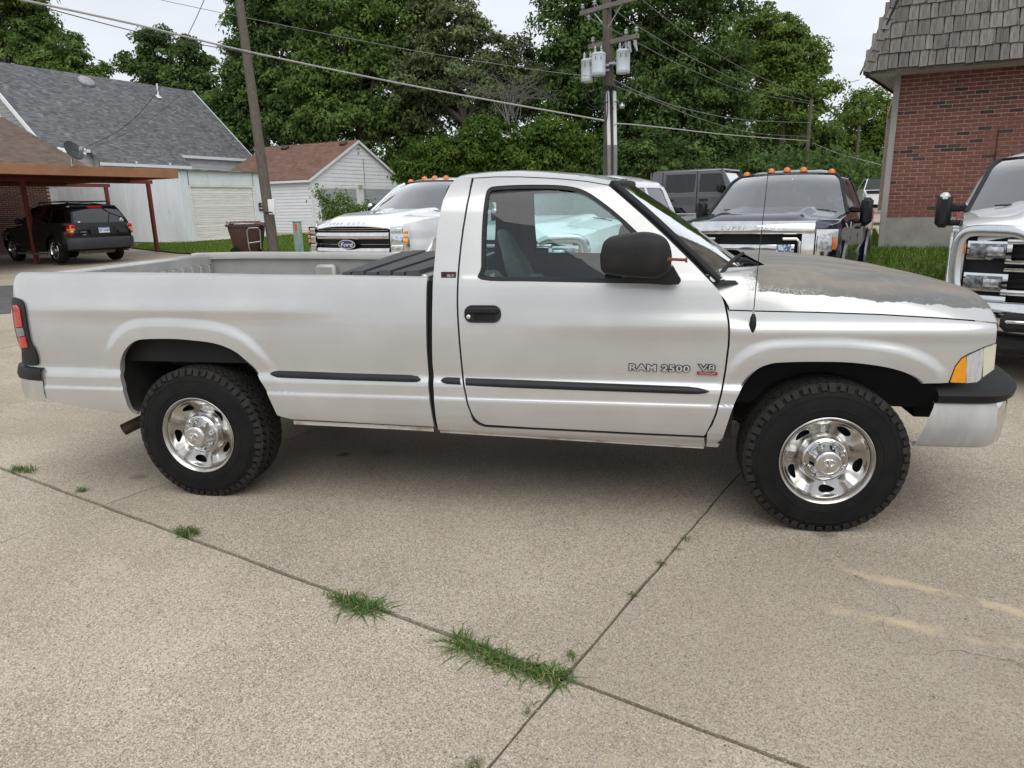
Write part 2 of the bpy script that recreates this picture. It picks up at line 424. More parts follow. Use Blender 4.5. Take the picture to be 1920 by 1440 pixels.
    oi = N(t, 'ShaderNodeObjectInfo'); hv = N(t, 'ShaderNodeHueSaturation'); l(rng_(oi.outputs['Random'], 0, 1, .93, 1.05), hv.inputs['Value']); l(c, hv.inputs['Color']); c = hv.outputs[0]
    l(c, b.inputs['Base Color']); b.inputs['Roughness'].default_value = .88; b.inputs['Specular IOR Level'].default_value = .3
    n1 = noise(190, 4); bn = N(t, 'ShaderNodeBump'); bn.inputs['Strength'].default_value = .35; bn.inputs['Distance'].default_value = .004
    l(n1, bn.inputs['Height']); l(bn.outputs[0], b.inputs['Normal'])
    MATS[name] = m
    return m
SAND = [(at_g(1578, 1066), at_g(1935, 1153), .05), (at_g(1540, 1143), at_g(1940, 1208), .055)]
OIL = [(at_g(645, 853), .06, .8), (at_g(262, 894), .07, .45), (at_g(1545, 1000), .08, .5), (at_g(720, 850), .12, .3)]
conc = concrete_mat('exposed_concrete')
conc_far = concrete_mat('yard_concrete', joints=False, dark=.95)
joint_dirt = mat('joint_dirt', (.06, .048, .037), .95, c2=(.10, .08, .06), sc_=30, bump=.4, bsc=120)
asphalt = mat('asphalt', (.075, .072, .068), .9, c2=(.11, .10, .092), sc_=5, bump=.4, bsc=160)
# one large ground sheet that follows the gentle rise away from the camera
def sheet(name, x0, x1, y0, y1, nx, ny, dz, m, kind='structure', jag=0):
    mb = MB(); xs = np.linspace(x0, x1, nx); ys = np.linspace(y0, y1, ny)
    mb.grid([[(x, y, gz(x, y)+dz) for x in xs] for y in ys]); o = mb.build(name, m); o['kind'] = kind; return o
ys_ = np.concatenate([np.linspace(-120, 2.5, 4), np.linspace(3, 60, 20), np.linspace(80, 400, 6)])
mb = MB(); mb.grid([[(x, y, min(gz(x, y), 2.6)-.03) for x in np.linspace(-400, 400, 30)] for y in ys_])
tag(mb.build('ground', conc_far), kind='structure')
# slabs of the lot: a grid of joints, every slab its own piece
JO = at_g(1058, 1272); JO.z = 0
JA = Vector((.928, -.373, 0)); JB = Vector((.373, .928, 0))
pave = empty('pavement', (0, 0, 0), kind='structure')
bed_mb = MB()
SA, SB = 3.02, 3.66
ra = np.random.default_rng(3)
for i in range(-6, 5):
    for j in range(-2, 4):
        gap = .0045
        a0, a1 = i*SA+gap*(.8 if i else 1.0), (i+1)*SA-gap*(.8 if i+1 else 1.0)
        b0, b1 = j*SB+gap*(2.3 if j == 0 else 1), (j+1)*SB-gap*(2.3 if j == -1 else 1)
        na = 26; nb = 30
        A = np.linspace(a0, a1, na); B = np.linspace(b0, b1, nb)
        dz = ra.uniform(-.003, .003)
        def jit(s): return (math.sin(s*9.1+i)*.0018+math.sin(s*23.7+j)*.0016+ra.uniform(-.0015, .0015))
        rows = []
        for ib, bb in enumerate(B):
            row = []
            for ia, aa in enumerate(A):
                e = 0
                a2, b2 = aa, bb
                if ia == 0: a2 += jit(bb)+.001
                if ia == na-1: a2 += jit(bb)-.001
                if ib == 0: b2 += jit(aa)
                if ib == nb-1: b2 += jit(aa)
                P = JO+JA*a2+JB*b2
                row.append((P.x, P.y, gz(P.x, P.y)+dz))
            rows.append(row)
        mb = MB(); mb.grid(rows)
        ring = rows[0]+[r[-1] for r in rows[1:]]+rows[-1][-2::-1]+[r[0] for r in rows[-2:0:-1]]
        n = len(ring); low = [(x, y, z-.028) for x, y, z in ring]
        mb.add(ring+low, [(k, (k+1) % n, n+(k+1) % n, n+k) for k in range(n)])
        mb.build('concrete_slab', conc, pave, smooth=False)
P = [JO+JA*a+JB*b for a, b in ((-6*SA, -2*SB), (5*SA, -2*SB), (5*SA, 4*SB), (-6*SA, 4*SB))]
mb = MB(); K = 14
mb.grid([[tuple((lambda Q: (Q.x, Q.y, gz(Q.x, Q.y)-.018))(P[0].lerp(P[1], i/K).lerp(P[3].lerp(P[2], i/K), j/K))) for i in range(K+1)] for j in range(K+1)])
mb.build('joint_bed', joint_dirt, pave)
# darker asphalt lane at the far left
mb = MB(); a, b = at_g(-260, 545), at_g(30, 535); c, d = at_g(20, 588), at_g(-260, 600); a = a+(a-b).normalized()*70; d = d+(d-c).normalized()*70
mb.grid([[tuple(Vector((*(p.lerp(q, t).xy), gz(0, p.lerp(q, t).y)+.004))) for t in np.linspace(0, 1, 40)] for p, q in [(a.lerp(d, s), b.lerp(c, s)) for s in np.linspace(0, 1, 6)]])
tag(mb.build('road', asphalt), kind='structure')
# ================================================================ BUILDINGS (a town grid: VA runs along the street fronts, VB to the back)
VA = Vector((.295, .955, 0)).normalized(); VB = Vector((-VA.y, VA.x, 0)); UP = Vector((0, 0, 1))
RZA = math.atan2(VA.y, VA.x)
def shingle_mat(name, cols, w_, h_, mort=.004, rough=.9, noise_amt=.16):
    m = bpy.data.materials.new(name); m.use_nodes = True; t = m.node_tree; b = t.nodes['Principled BSDF']; l = t.links.new; MATS[name] = m
    tcn = N(t, 'ShaderNodeTexCoord')
    br = N(t, 'ShaderNodeTexBrick'); br.inputs['Scale'].default_value = 1; br.inputs['Brick Width'].default_value = w_; br.inputs['Row Height'].default_value = h_
    br.inputs['Mortar Size'].default_value = mort; br.inputs['Color1'].default_value = (0, 0, 0, 1); br.inputs['Color2'].default_value = (1, 1, 1, 1); br.inputs['Mortar'].default_value = (.2, .2, .2, 1)
    br.inputs['Mortar Smooth'].default_value = .3; br.inputs['Bias'].default_value = 0; br.offset = .37; br.offset_frequency = 3; br.squash = .7; br.squash_frequency = 2
    l(tcn.outputs['Object'], br.inputs['Vector'])
    rp_ = N(t, 'ShaderNodeValToRGB'); el = rp_.color_ramp.elements
    for i, c in enumerate(cols):
        e_ = el[i] if i < 2 else el.new(0); e_.position = i/(len(cols)-1); 
    for i, c in enumerate(cols): el[i].position = i/(len(cols)-1); el[i].color = (*c, 1)
    l(br.outputs['Color'], rp_.inputs[0])
    n = N(t, 'ShaderNodeTexNoise'); n.inputs['Scale'].default_value = 1.3; n.inputs['Detail'].default_value = 8; n.inputs['Roughness'].default_value = .7; l(tcn.outputs['Object'], n.inputs[0])
    mr = N(t, 'ShaderNodeMapRange'); mr.inputs[1].default_value = .3; mr.inputs[2].default_value = .7; mr.inputs[3].default_value = 1-noise_amt; mr.inputs[4].default_value = 1+noise_amt; l(n.outputs[0], mr.inputs[0])
    h = N(t, 'ShaderNodeHueSaturation'); l(rp_.outputs[0], h.inputs['Color']); l(mr.outputs[0], h.inputs['Value']); l(h.outputs[0], b.inputs['Base Color'])
    b.inputs['Roughness'].default_value = rough; b.inputs['Specular IOR Level'].default_value = .2
    n2 = N(t, 'ShaderNodeTexNoise'); n2.inputs['Scale'].default_value = 60; l(tcn.outputs['Object'], n2.inputs[0])
    bn = N(t, 'ShaderNodeBump'); bn.inputs['Strength'].default_value = .4; bn.inputs['Distance'].default_value = .01; l(n2.outputs[0], bn.inputs['Height']); l(bn.outputs[0], b.inputs['Normal'])
    return m
def place_local(o, parent, M):
    o.parent = parent; o.matrix_parent_inverse = rootm(parent).inverted() @ M; return o
def roof_plane(parent, O, u, v, poly, m, course=.14, name='roof', th=.008, deck=.06):
    """shingle courses lapped up the slope; poly is (along, up) in metres"""
    q = np.array(poly); h1 = q[:, 1].max(); mb = MB(); k = 0.0
    def span(y):
        xs = []
        for i in range(len(q)):
            a, b = q[i], q[(i+1) % len(q)]
            if (a[1] <= y) != (b[1] <= y): xs.append(a[0]+(b[0]-a[0])*(y-a[1])/(b[1]-a[1]))
        return (min(xs), max(xs)) if len(xs) > 1 else None
    while k < h1-1e-4:
        y0, y1 = k, min(k+course, h1); s0, s1 = span(y0+1e-4), span(y1-1e-4)
        if s0 and s1:
            V = [(s0[0], y0, 0), (s0[1], y0, 0), (s0[1], y0, th), (s0[0], y0, th), (s1[0], y1, th*.15), (s1[1], y1, th*.15)]
            mb.add(V, [(0, 1, 2, 3), (3, 2, 5, 4)])
        k += course
    mb.prism([tuple(p) for p in poly], -deck, Matrix.Translation((0, 0, -.002)))
    o = mb.build(name, m, None, smooth=False, fix=False); place_local(o, parent, frame(O, u, v)); return o
def wall_prism(parent, O, u, poly, m, th=.12, name='wall', **k):
    """flat wall with outline poly (along u, up); thickness goes inwards (away from the outer side u x up)"""
    o = MB().prism(poly, -th).build(name, m, None, smooth=False, **k); place_local(o, parent, frame(O, u, UP)); return o
def clip_span(poly, y):
    q = poly; xs = []
    for i in range(len(q)):
        a, b = q[i], q[(i+1) % len(q)]
        if (a[1] <= y) != (b[1] <= y): xs.append(a[0]+(b[0]-a[0])*(y-a[1])/(b[1]-a[1]))
    xs.sort(); return xs
def siding(parent, O, u, poly, m, pitch=.18, th=.022, holes=(), name='siding_board', off=.004):
    """lapped boards, each a piece of its own; holes are (x0,x1,y0,y1) openings"""
    M = frame(O, u, UP); ys = [p[1] for p in poly]; y = min(ys); top_ = max(ys)
    while y < top_-.03:
        y1 = min(y+pitch, top_); ym = min(y+pitch*.5, (y+top_)/2+.001); sp = clip_span(poly, ym)
        if len(sp) >= 2:
            segs = [(sp[0], sp[-1])]
            for (a, b, c, d) in holes:
                if c < ym < d:
                    ns = []
                    for s0, s1 in segs:
                        if b <= s0 or a >= s1: ns.append((s0, s1)); continue
                        if a > s0: ns.append((s0, a))
                        if b < s1: ns.append((b, s1))
                    segs = ns
            for s0, s1 in segs:
                if s1-s0 < .03: continue
                w0 = clip_span(poly, y+.002); w1 = clip_span(poly, y1-.002)
                def cl(w, s, lo): 
                    if len(w) < 2: return s
                    return max(s, w[0]) if lo else min(s, w[-1])
                a0, b0, a1, b1 = cl(w0, s0, 1), cl(w0, s1, 0), cl(w1, s0, 1), cl(w1, s1, 0)
                V = [(a0, y, off), (b0, y, off), (b0, y, off+th), (a0, y, off+th), (a1, y1-.002, off+.004), (b1, y1-.002, off+.004), (a1, y1-.002, off), (b1, y1-.002, off)]
                ob = MB().add(V, [(0, 1, 2, 3), (3, 2, 5, 4), (4, 5, 7, 6), (0, 3, 4, 6), (1, 7, 5, 2)]).build(name, m, None, smooth=False)
                place_local(ob, parent, M)
        y += pitch
def lbox(parent, M, x0, x1, y0, y1, z0, z1, m, name, b=0.0, label=None):
    mb = MB()
    if b: mb.cbox(x0, x1, y0, y1, z0, z1, b)
    else: mb.bbox(x0, x1, y0, y1, z0, z1)
    o = mb.build(name, m, None, smooth=False, label=label); place_local(o, parent, M); return o

# ---------------------------------------------------------------- brick building with the shake mansard (right)
W0 = Vector((3.590, 11.407, 0)); WD = Vector((.966, -.26, 0)).normalized(); WN = Vector((WD.y, -WD.x, 0))   # WN faces the camera
SD = Vector((.43, .90, 0)).normalized(); SIN = Vector((SD.y, -SD.x, 0))     # the side wall runs back at a slight skew
bb = empty('brick_building', (W0.x+4, W0.y+2, .7), label='single storey red brick building under a weathered wooden shake mansard', cat='building')
mortar = mat('mortar', (.56, .43, .37), .95, c2=(.44, .34, .29), sc_=9, bump=.3, bsc=130)
brick_m = mat('red_brick', (.235, .082, .058), .9, c2=(.16, .066, .05), sc_=26, c3=(.28, .13, .095), sc3=9, lo3=.55, hi3=.75, bump=.3, bsc=120, rnd=.22)
brick_d = mat('dark_brick', (.085, .052, .045), .9, c2=(.05, .035, .032), sc_=26, bump=.3, bsc=120, rnd=.25)
found_m = mat('foundation_concrete', (.36, .34, .30), .92, c2=(.27, .255, .225), sc_=2.2, detail=8, stretch=(1, 1, .6), c3=(.19, .175, .15), sc3=1.1, lo3=.52, hi3=.75, bump=.35, bsc=50)
BW, BZ0, BZ1, BL = None, 1.26, 3.95, 10.0
MW = frame(W0, WD, UP)           # x along the wall, y up, z towards the camera side
wl_ = MB(); wl_.bbox(0.0, BL, BZ0, BZ1, -.30, -.012); wl_.bbox(BL-.25, BL, BZ0, BZ1, -8.5, -.3); wl_.bbox(0, BL, BZ0, BZ1, -8.7, -8.5); wl_.bbox(0, BL, BZ1-.1, BZ1, -8.5, -.3)
wall_o = wl_.build('wall', mortar, None, smooth=False); place_local(wall_o, bb, MW)
fd = MB(); fd.bbox(-.03, BL+.03, .2, BZ0, -.8, .03); fo = fd.build('foundation', found_m, None, smooth=False); place_local(fo, bb, MW)
CH, BLN, JT = .0677, .203, .0125
def brick_mesh(l, sd):
    r = np.random.default_rng(sd); mb = MB(); b = .004
    mb.cbox(0, l, 0, CH-JT, -.05, 0.0, b); me = mb.build('brick', [brick_m], None, smooth=False); return me
bm_full = brick_mesh(BLN, 1); bm_half = brick_mesh(BLN/2-JT/2, 2); mesh_full, mesh_half = bm_full.data, bm_half.data
bpy.data.objects.remove(bm_full); bpy.data.objects.remove(bm_half)
rb_ = np.random.default_rng(11)
rest = MB(); cnt = 0; rows_n = int((BZ1-BZ0)/CH)
dark_mesh = {}
for me in (mesh_full, mesh_half):
    d2 = me.copy(); d2.materials.clear(); d2.materials.append(brick_d); dark_mesh[me.name] = d2
for j in range(rows_n-1, -1, -1):
    z = BZ0+j*CH+.004; x = .0 if j % 2 == 0 else -(BLN+JT)/2
    while x < BL-.05:
        x0, l = x, BLN
        if x0 < 0: x0, l = 0.0, BLN/2-JT/2
        hidden = (x0 > 1.25 and z < 2.9) or x0 > 2.45
        if not hidden and cnt < 300:
            me = mesh_full if l > .15 else mesh_half
            if rb_.random() < .085: me = dark_mesh[me.name]
            o = bpy.data.objects.new('brick', me); col.objects.link(o); o.parent = bb
            o.matrix_parent_inverse = rootm(bb).inverted() @ MW
            o.location = (x0, z, rb_.uniform(-.0025, .0025)); o.rotation_euler = (rb_.uniform(-.008, .008), rb_.uniform(-.006, .006), rb_.uniform(-.006, .006)); cnt += 1
        else:
            rest.cm = 1 if rb_.random() < .07 else 0
            dz = rb_.uniform(-.002, .002); rest.bbox(x0, min(x0+l, BL), z, z+CH-JT, -.05, dz)
        x += BLN+JT
ro = rest.build('brick_rest', [brick_m, brick_d], None, smooth=False, kind='stuff', fix=False); place_local(ro, bb, MW); ro.name = 'brick_field'
trim_m = mat('corner_trim_paint', (.38, .36, .33), .7, c2=(.30, .285, .26), sc_=4, stretch=(1, .3, 1))
lbox(bb, MW, -.105, .0, BZ0-.60, BZ1, -.06, .035, trim_m, 'corner_board', .008)
cond = MB(); cond.tube([(1.62, 1.0, .012), (1.60, BZ1-1.2, .012)], .006, 6); co_ = cond.build('cable', black_plastic, None); place_local(co_, bb, MW)
# mansard: two sloped faces meeting at a hip, covered with individual shakes
OV, OL, SL = .70, .62, .30           # overhang towards the camera, past the corner, inset per metre of rise
ZE, HM = 3.80, 2.3
shake_m = mat('weathered_shake', (.23, .207, .183), .92, c2=(.10, .088, .078), sc_=7, stretch=(5, .45, 5), detail=7, lo=.3, hi=.7, c3=(.065, .06, .055), sc3=1.6, lo3=.56, hi3=.74, bump=.7, bsc=26, rnd=.30)
def shake_mesh(w_, l_, sd):
    r = np.random.default_rng(sd); t0 = .022+r.uniform(0, .008); d = r.uniform(-.012, .012, 2)
    V = [(.004, d[0], 0), (w_-.004, d[1], 0), (w_-.004, l_, 0), (.004, l_, 0), (.004, d[0], t0), (w_-.004, d[1], t0*r.uniform(.8, 1.15)), (w_-.004, l_, .004), (.004, l_, .004)]
    me = MB().add(V, [(3, 2, 1, 0), (4, 5, 6, 7), (0, 1, 5, 4), (1, 2, 6, 5), (2, 3, 7, 6), (3, 0, 4, 7)]).build('shake', shake_m, None, smooth=False)
    d_ = me.data; bpy.data.objects.remove(me); return d_
sm_ = [(w_, shake_mesh(w_, .40, int(w_*1000))) for w_ in (.11, .13, .15, .165, .18, .20, .22)]
sl_len = math.hypot(1, SL); EXP = .275
C0 = W0-WD*OL+WN*OV+UP*ZE
def mansard_face(O, u, inward, L_, name, limit, hipsign):
    v = (UP+inward*SL).normalized(); Mf = frame(O, u, v); 
    dk = MB(); h = HM*sl_len; k = SL/sl_len
    dk.prism([(0, 0), (L_, 0), (L_-k*h*(0 if hipsign > 0 else 1), h), (k*h if hipsign > 0 else 0, h)], -.03, Matrix.Translation((0, 0, -.012)))
    ob = dk.build('mansard_deck', dark_void, None, smooth=False); place_local(ob, bb, Mf)
    r = np.random.default_rng(5+limit); n = 0; y = 0; row = 0
    while y < h-.1:
        x0 = k*y if hipsign > 0 else 0.0; x1 = L_ if hipsign > 0 else L_-k*y
        x = x0-(.05 if row % 2 else 0)
        while x < x1-.02 and n < limit:
            w_, me = sm_[r.integers(len(sm_))]
            xx = max(x, x0+.0)
            if xx+w_ > x1+.02: break
            o = bpy.data.objects.new('shake', me); col.objects.link(o); o.parent = bb; o.matrix_parent_inverse = rootm(bb).inverted() @ Mf
            o.location = (xx, y-.02+r.uniform(-.014, .010), .004+(row % 2)*.001); o.rotation_euler = (R(-1.6), r.uniform(-.03, .03), r.uniform(-.012, .012)); n += 1
            x += w_+r.uniform(.002, .009)
        y += EXP; row += 1
mansard_face(C0, WD, -WN, 4.2, 'front', 170, 1)
mansard_face(C0+SD*9.8, -SD, SIN, 9.8, 'side', 120, -1)
MSD = frame(Vector((C0.x, C0.y, 0)), SIN, UP)
lbox(bb, MSD, .66, .9, BZ0-.6, BZ1, -9.3, -1.05, brick_m, 'side_wall')
# shakes bent over the hip, lapped along the corner line
hipd = (UP+WD*SL-WN*SL).normalized(); hl = HM*math.sqrt(1+2*SL*SL)
for fi_, (ux_, nrm_) in enumerate(((WD, (WN+UP*SL).normalized()), (WN, (-WD+UP*SL).normalized()))):
    xa = (hipd.cross(nrm_) if fi_ == 0 else -hipd.cross(nrm_)).normalized()
    if xa.dot(WD if fi_ == 0 else -WN) < 0: xa = -xa
    k_ = 0.0
    while k_ < hl-.1:
        w_, me = sm_[1]; o = bpy.data.objects.new('shake', me); col.objects.link(o); o.parent = bb
        Mh = frame(C0+hipd*(k_-.02)+nrm_*.026, xa, hipd, nrm_) if fi_ == 0 else frame(C0+hipd*(k_-.02)+nrm_*.026+xa*w_, -xa, hipd, nrm_)
        o.matrix_parent_inverse = rootm(bb).inverted() @ Mh; o.rotation_euler = (R(-2.5), 0, 0); k_ += .19
dk = MB(); dk.prism([(0, 0), (BL-3.6+OL, 0), (BL-3.6+OL, HM*sl_len), (0, HM*sl_len)], -.03)
ob = dk.build('mansard_front', shake_m, None, smooth=False); place_local(ob, bb, frame(C0+WD*4.2, WD, (UP-WN*SL).normalized()))
rt = MB(); rt.bbox(2.2, BL, 6.0, 6.08, -6.2, OV-.70); ro_ = rt.build('flat_roof', mat('tar_roof', (.06, .06, .06), .9, c2=(.09, .088, .085), sc_=3), None, smooth=False); place_local(ro_, bb, MW)
soff_m = mat('soffit_vinyl', (.66, .655, .63), .55, c2=(.58, .575, .55), sc_=3)
x = -OL+.03
for i in range(int((OV-.03)/.10)):
    lbox(bb, MW, -OL+.03, BL, ZE-.035, ZE-.015, .005+i*.10, .005+i*.10+.094, soff_m, 'soffit_board', .004)
for i in range(8):
    lbox(bb, MSD, .03+i*.096, .03+i*.096+.09, ZE-.035, ZE-.015, -9.2, -OV-.06, soff_m, 'soffit_board', .004)
lbox(bb, MW, -OL-.01, BL, ZE-.06, ZE+.02, OV-.025, OV+.0, mat('brown_fascia', (.10, .075, .055), .8, c2=(.06, .045, .035), sc_=5), 'fascia')
lbox(bb, MSD, -.01, .02, ZE-.06, ZE+.02, -9.3, -.03, MATS['brown_fascia'], 'fascia')

# ---------------------------------------------------------------- corrugated metal garage with a weathered roll door
G0 = Vector((-18.63, 22.27, .47))
cg = empty('corrugated_garage', tuple(G0+VA*2-VB*0+VB*3), label='white corrugated metal garage with a weathered overhead door', cat='garage')
corr = mat('painted_corrugated', (.84, .87, .89), .5, .0, c2=(.74, .78, .80), sc_=2.5, stretch=(1, .3, 1), c3=(.36, .30, .25), sc3=5, lo3=.68, hi3=.80, rvar=.1)
CW, CL, CHT = 4.15, 8.0, 2.78
def corrugated(O, u, L_, h, y0=0.0, sheetw=.92, name='wall_sheet', skip=None):
    M = frame(O, u, UP); s = 0
    while s < L_-.02:
        e_ = min(s+sheetw, L_); n = max(4, int((e_-s)/.0195)); mb = MB(); rows_ = []
        for k in range(n+1):
            x = s+(e_-s)*k/n; z = .016*math.cos(2*math.pi*x/.078)+.002*((int(s/sheetw)) % 2)
            a, b = y0, h
            rows_.append([(x, a, z), (x, b, z)])
        mb.grid(rows_); o = mb.build(name, corr, None, smooth=True, sharp=80); place_local(o, cg, M); s = e_
corrugated(G0+VB*CL, -VB, CL, CHT)
dx0, dx1, dh = .42, 3.55, 2.12
corrugated(G0, VA, dx0-.06, CHT); corrugated(G0+VA*(dx1+.06), VA, CW-dx1-.06, CHT); corrugated(G0+VA*(dx0-.06), VA, dx1-dx0+.12, CHT, dh+.08)
MF = frame(G0, VA, UP)
fin = MB(); fin.bbox(.05, CW-.05, 0, CHT-.05, -CL+.1, -.06); place_local(fin.build('core', dark_void, None, smooth=False), cg, MF)
old_wood = mat('weathered_white_wood', (.84, .82, .77), .85, c2=(.64, .60, .54), sc_=3, stretch=(.5, 7, 1), detail=8, lo=.48, hi=.72, c3=(.22, .19, .155), sc3=6, lo3=.64, hi3=.74, bump=.3, bsc=60, rnd=.06)
for a, b, c, d in ((dx0-.07, dx0, 0, dh+.07), (dx1, dx1+.07, 0, dh+.07), (dx0, dx1, dh, dh+.07)):
    lbox(cg, MF, a, b, c, d, -.03, .025, old_wood, 'door_frame', .006)
gd = MB(); gd.bbox(dx0, dx1, .02, dh, -.06, -.045); gdo = gd.build('garage_door', old_wood, None, smooth=False); place_local(gdo, cg, MF)
y = .03; i = 0
while y < dh-.04:
    hgt = .075 if i % 3 else .115
    V = [(dx0+.005, y, 0), (dx1-.005, y, 0), (dx1-.005, y, .018), (dx0+.005, y, .018), (dx0+.005, y+hgt-.008, .006), (dx1-.005, y+hgt-.008, .006), (dx0+.005, y+hgt-.008, 0), (dx1-.005, y+hgt-.008, 0)]
    s = MB().add(V, [(0, 1, 2, 3), (3, 2, 5, 4), (4, 5, 7, 6), (0, 3, 4, 6), (1, 7, 5, 2), (0, 6, 7, 1)]).build('slat', old_wood, None, smooth=False); s.parent = gdo; s.matrix_parent_inverse = rootm(gdo).inverted() @ MF @ Matrix.Translation((0, 0, -.044)); y += hgt; i += 1
MB().lathe([(.03, -.03), (.035, -.01), (.012, .01), (0, .01)], (2.0, .72, 0), 'z', 10).build('lock_plate', rust, None).parent = gdo
_lk = bpy.data.objects['lock_plate']; _lk.matrix_parent_inverse = rootm(gdo).inverted() @ MF
rfm = mat('old_roll_roofing', (.17, .165, .155), .9, c2=(.35, .34, .32), sc_=2, stretch=(1, 1, 1), lo=.5, hi=.6, bump=.5, bsc=30)
o = MB().add([(-.12, CHT-.04, .15), (CW+.15, CHT-.04, .15), (CW+.15, CHT+.16, -CL/2), (-.12, CHT+.16, -CL/2), (-.12, CHT+.0, .15), (CW+.15, CHT+.0, .15), (CW+.15, CHT+.20, -CL/2), (-.12, CHT+.20, -CL/2), (-.12, CHT-.04, -CL-.1), (CW+.15, CHT-.04, -CL-.1), (CW+.15, CHT, -CL-.1), (-.12, CHT, -CL-.1)],
             [(4, 5, 6, 7), (0, 3, 2, 1), (0, 1, 5, 4), (7, 6, 10, 11), (3, 8, 9, 2), (1, 2, 6, 5), (0, 4, 7, 3), (2, 9, 10, 6), (3, 7, 11, 8), (8, 11, 10, 9)]).build('roof', rfm, None, smooth=False); place_local(o, cg, MF)
# the black and white sign on the front wall
sg = empty('parking_sign', tuple(G0+VA*(CW-.1)), label='small black and white no parking sign on the corrugated garage beside the leaning pole', cat='sign')
Ms = frame(G0+VA*(CW-.15)-VB*.03+UP*1.32, VA, UP)
sgb = MB().cbox(-.22, .22, -.17, .17, 0, .012, .004).build('sign_board', mat('sign_black', (.02, .021, .023), .5, c2=(.028, .028, .03)), None, smooth=False); place_local(sgb, sg, Ms)
for txt, yy, sz in (('NO', .075, .13), ('PARKING', -.06, .095)):
    tb = text_mb(txt, sz, Matrix.Translation((0, yy, .014)), .004, bold=.002).build('lettering', white_paint, None, smooth=False); place_local(tb, sg, Ms)

# ---------------------------------------------------------------- white sided garage with a brown shingle roof
K0 = Vector((-18.0, 32.1, .42)); KW, KL, KE, KA = 7.9, 6.9, 2.75, 4.83
wg = empty('white_garage', tuple(K0+VA*3.5+VB*3), label='white lap sided two door garage with a brown shingle gable roof', cat='garage')
MK = frame(K0, VA, UP); vinyl = mat('white_vinyl_siding', (.85, .87, .89), .55, c2=(.79, .81, .83), sc_=2, rnd=.03)
gpoly = [(0, 0), (KW, 0), (KW, KE), (KW/2, KA), (0, KE)]
wall_prism(wg, K0, VA, gpoly, white_paint, .12)
wall_prism(wg, K0+VB*KL, -VB, [(0, 0), (KL-.13, 0), (KL-.13, KE), (0, KE)], white_paint, .12)
wall_prism(wg, K0+VB*KL+VA*KW, -VA, [(0, 0), (KW, 0), (KW, KE), (KW/2, KA), (0, KE)], white_paint, .12)
wall_prism(wg, K0+VA*KW, VB, [(.13, 0), (KL, 0), (KL, KE), (.13, KE)], white_paint, .12)
dr = [(.62, 3.62, 0, 2.28), (4.2, 7.2, 0, 2.28)]
siding(wg, K0, VA, gpoly, vinyl, .205, .024, dr)
siding(wg, K0+VB*KL, -VB, [(0, 0), (KL, 0), (KL, KE), (0, KE)], vinyl, .16, .024)
greyd = mat('grey_garage_door', (.42, .45, .48), .6, c2=(.36, .385, .41), sc_=3)
for (a, b, c, d) in dr:
    dk = MB().bbox(a, b, c, d, .0, .006).build('garage_door', greyd, None, smooth=False); place_local(dk, wg, MK)
    n = 4
    for k in range(n):
        s = MB().cbox(a+.02, b-.02, c+k*(d-c)/n+.015, c+(k+1)*(d-c)/n-.01, .006, .024, .006).build('door_panel', greyd, None, smooth=False); s.parent = dk; s.matrix_parent_inverse = rootm(dk).inverted() @ MK
for a, b, c, d in ((-.05, .10, 0, KE), (.48, .62, 0, 2.38), (3.62, 4.2, 0, 2.42), (7.2, 7.33, 0, 2.38), (.62, 3.62, 2.28, 2.40), (4.2, 7.2, 2.28, 2.40)):
    lbox(wg, MK, a, b, c, d, .004, .045, white_paint, 'trim_board', .006)
lbox(wg, MK, 3.76, 4.06, 2.30, 2.50, .03, .12, mat('aged_light', (.55, .5, .4), .6, c2=(.4, .35, .27), sc_=9), 'wall_light', .01)
brn = shingle_mat('brown_shingle', [(.15, .088, .066), (.19, .112, .085), (.225, .135, .105), (.17, .098, .075)], .30, .14)
sl = math.hypot(KW/2, KA-KE); vs = (VA*(KW/2)+UP*(KA-KE)).normalized(); vs2 = (-VA*(KW/2)+UP*(KA-KE)).normalized()
ovr, ovg = .22, .16
roof_plane(wg, K0+VB*(KL+ovg)+UP*KE-vs*ovr+UP*.07, -VB, vs, [(0, 0), (KL+2*ovg, 0), (KL+2*ovg, sl+ovr), (0, sl+ovr)], brn)
roof_plane(wg, K0-VB*ovg+VA*KW+UP*KE-vs2*ovr+UP*.07, VB, vs2, [(0, 0), (KL+2*ovg, 0), (KL+2*ovg, sl+ovr), (0, sl+ovr)], brn)
def beam(parent, a, b, w_, h_, m, name, up=UP):
    a, b = Vector(a), Vector(b); d = (b-a); M = frame(a, d, up-d.normalized()*up.dot(d.normalized()))
    o = MB().bbox(0, d.length, -h_/2, h_/2, -w_/2, w_/2).build(name, m, None, smooth=False); place_local(o, parent, M); return o
for sgn, st in ((1, K0+UP*KE), (-1, K0+VA*KW+UP*KE)):
    vv = vs if sgn > 0 else vs2
    beam(wg, st-vv*ovr-VB*(ovg-.0)-UP*.01, K0+VA*KW/2+UP*(KA-.01)-VB*ovg, .03, .13, white_paint, 'rake_board')
beam(wg, K0-vs*ovr-VB*ovg+UP*(KE-.02), K0-vs*ovr+VB*(KL+ovg)+UP*(KE-.02), .10, .11, white_paint, 'gutter')
for k in range(5):
    p = K0+VB*(.5+k*1.25)+UP*(KE-.09); beam(wg, p-VA*.18, p, .05, .10, white_paint, 'rafter_tail')
for vx in (.55, 4.9):
    p = K0+VB*vx+VA*(KW/2-.45)+UP*(KA-.16); o = MB().cbox(-.22, .22, -.17, .17, 0, .16, .05).build('roof_vent', mat('vent_brown', (.07, .045, .035), .7, c2=(.1, .065, .05), sc_=6), None); place_local(o, wg, frame(p, -VB, vs))
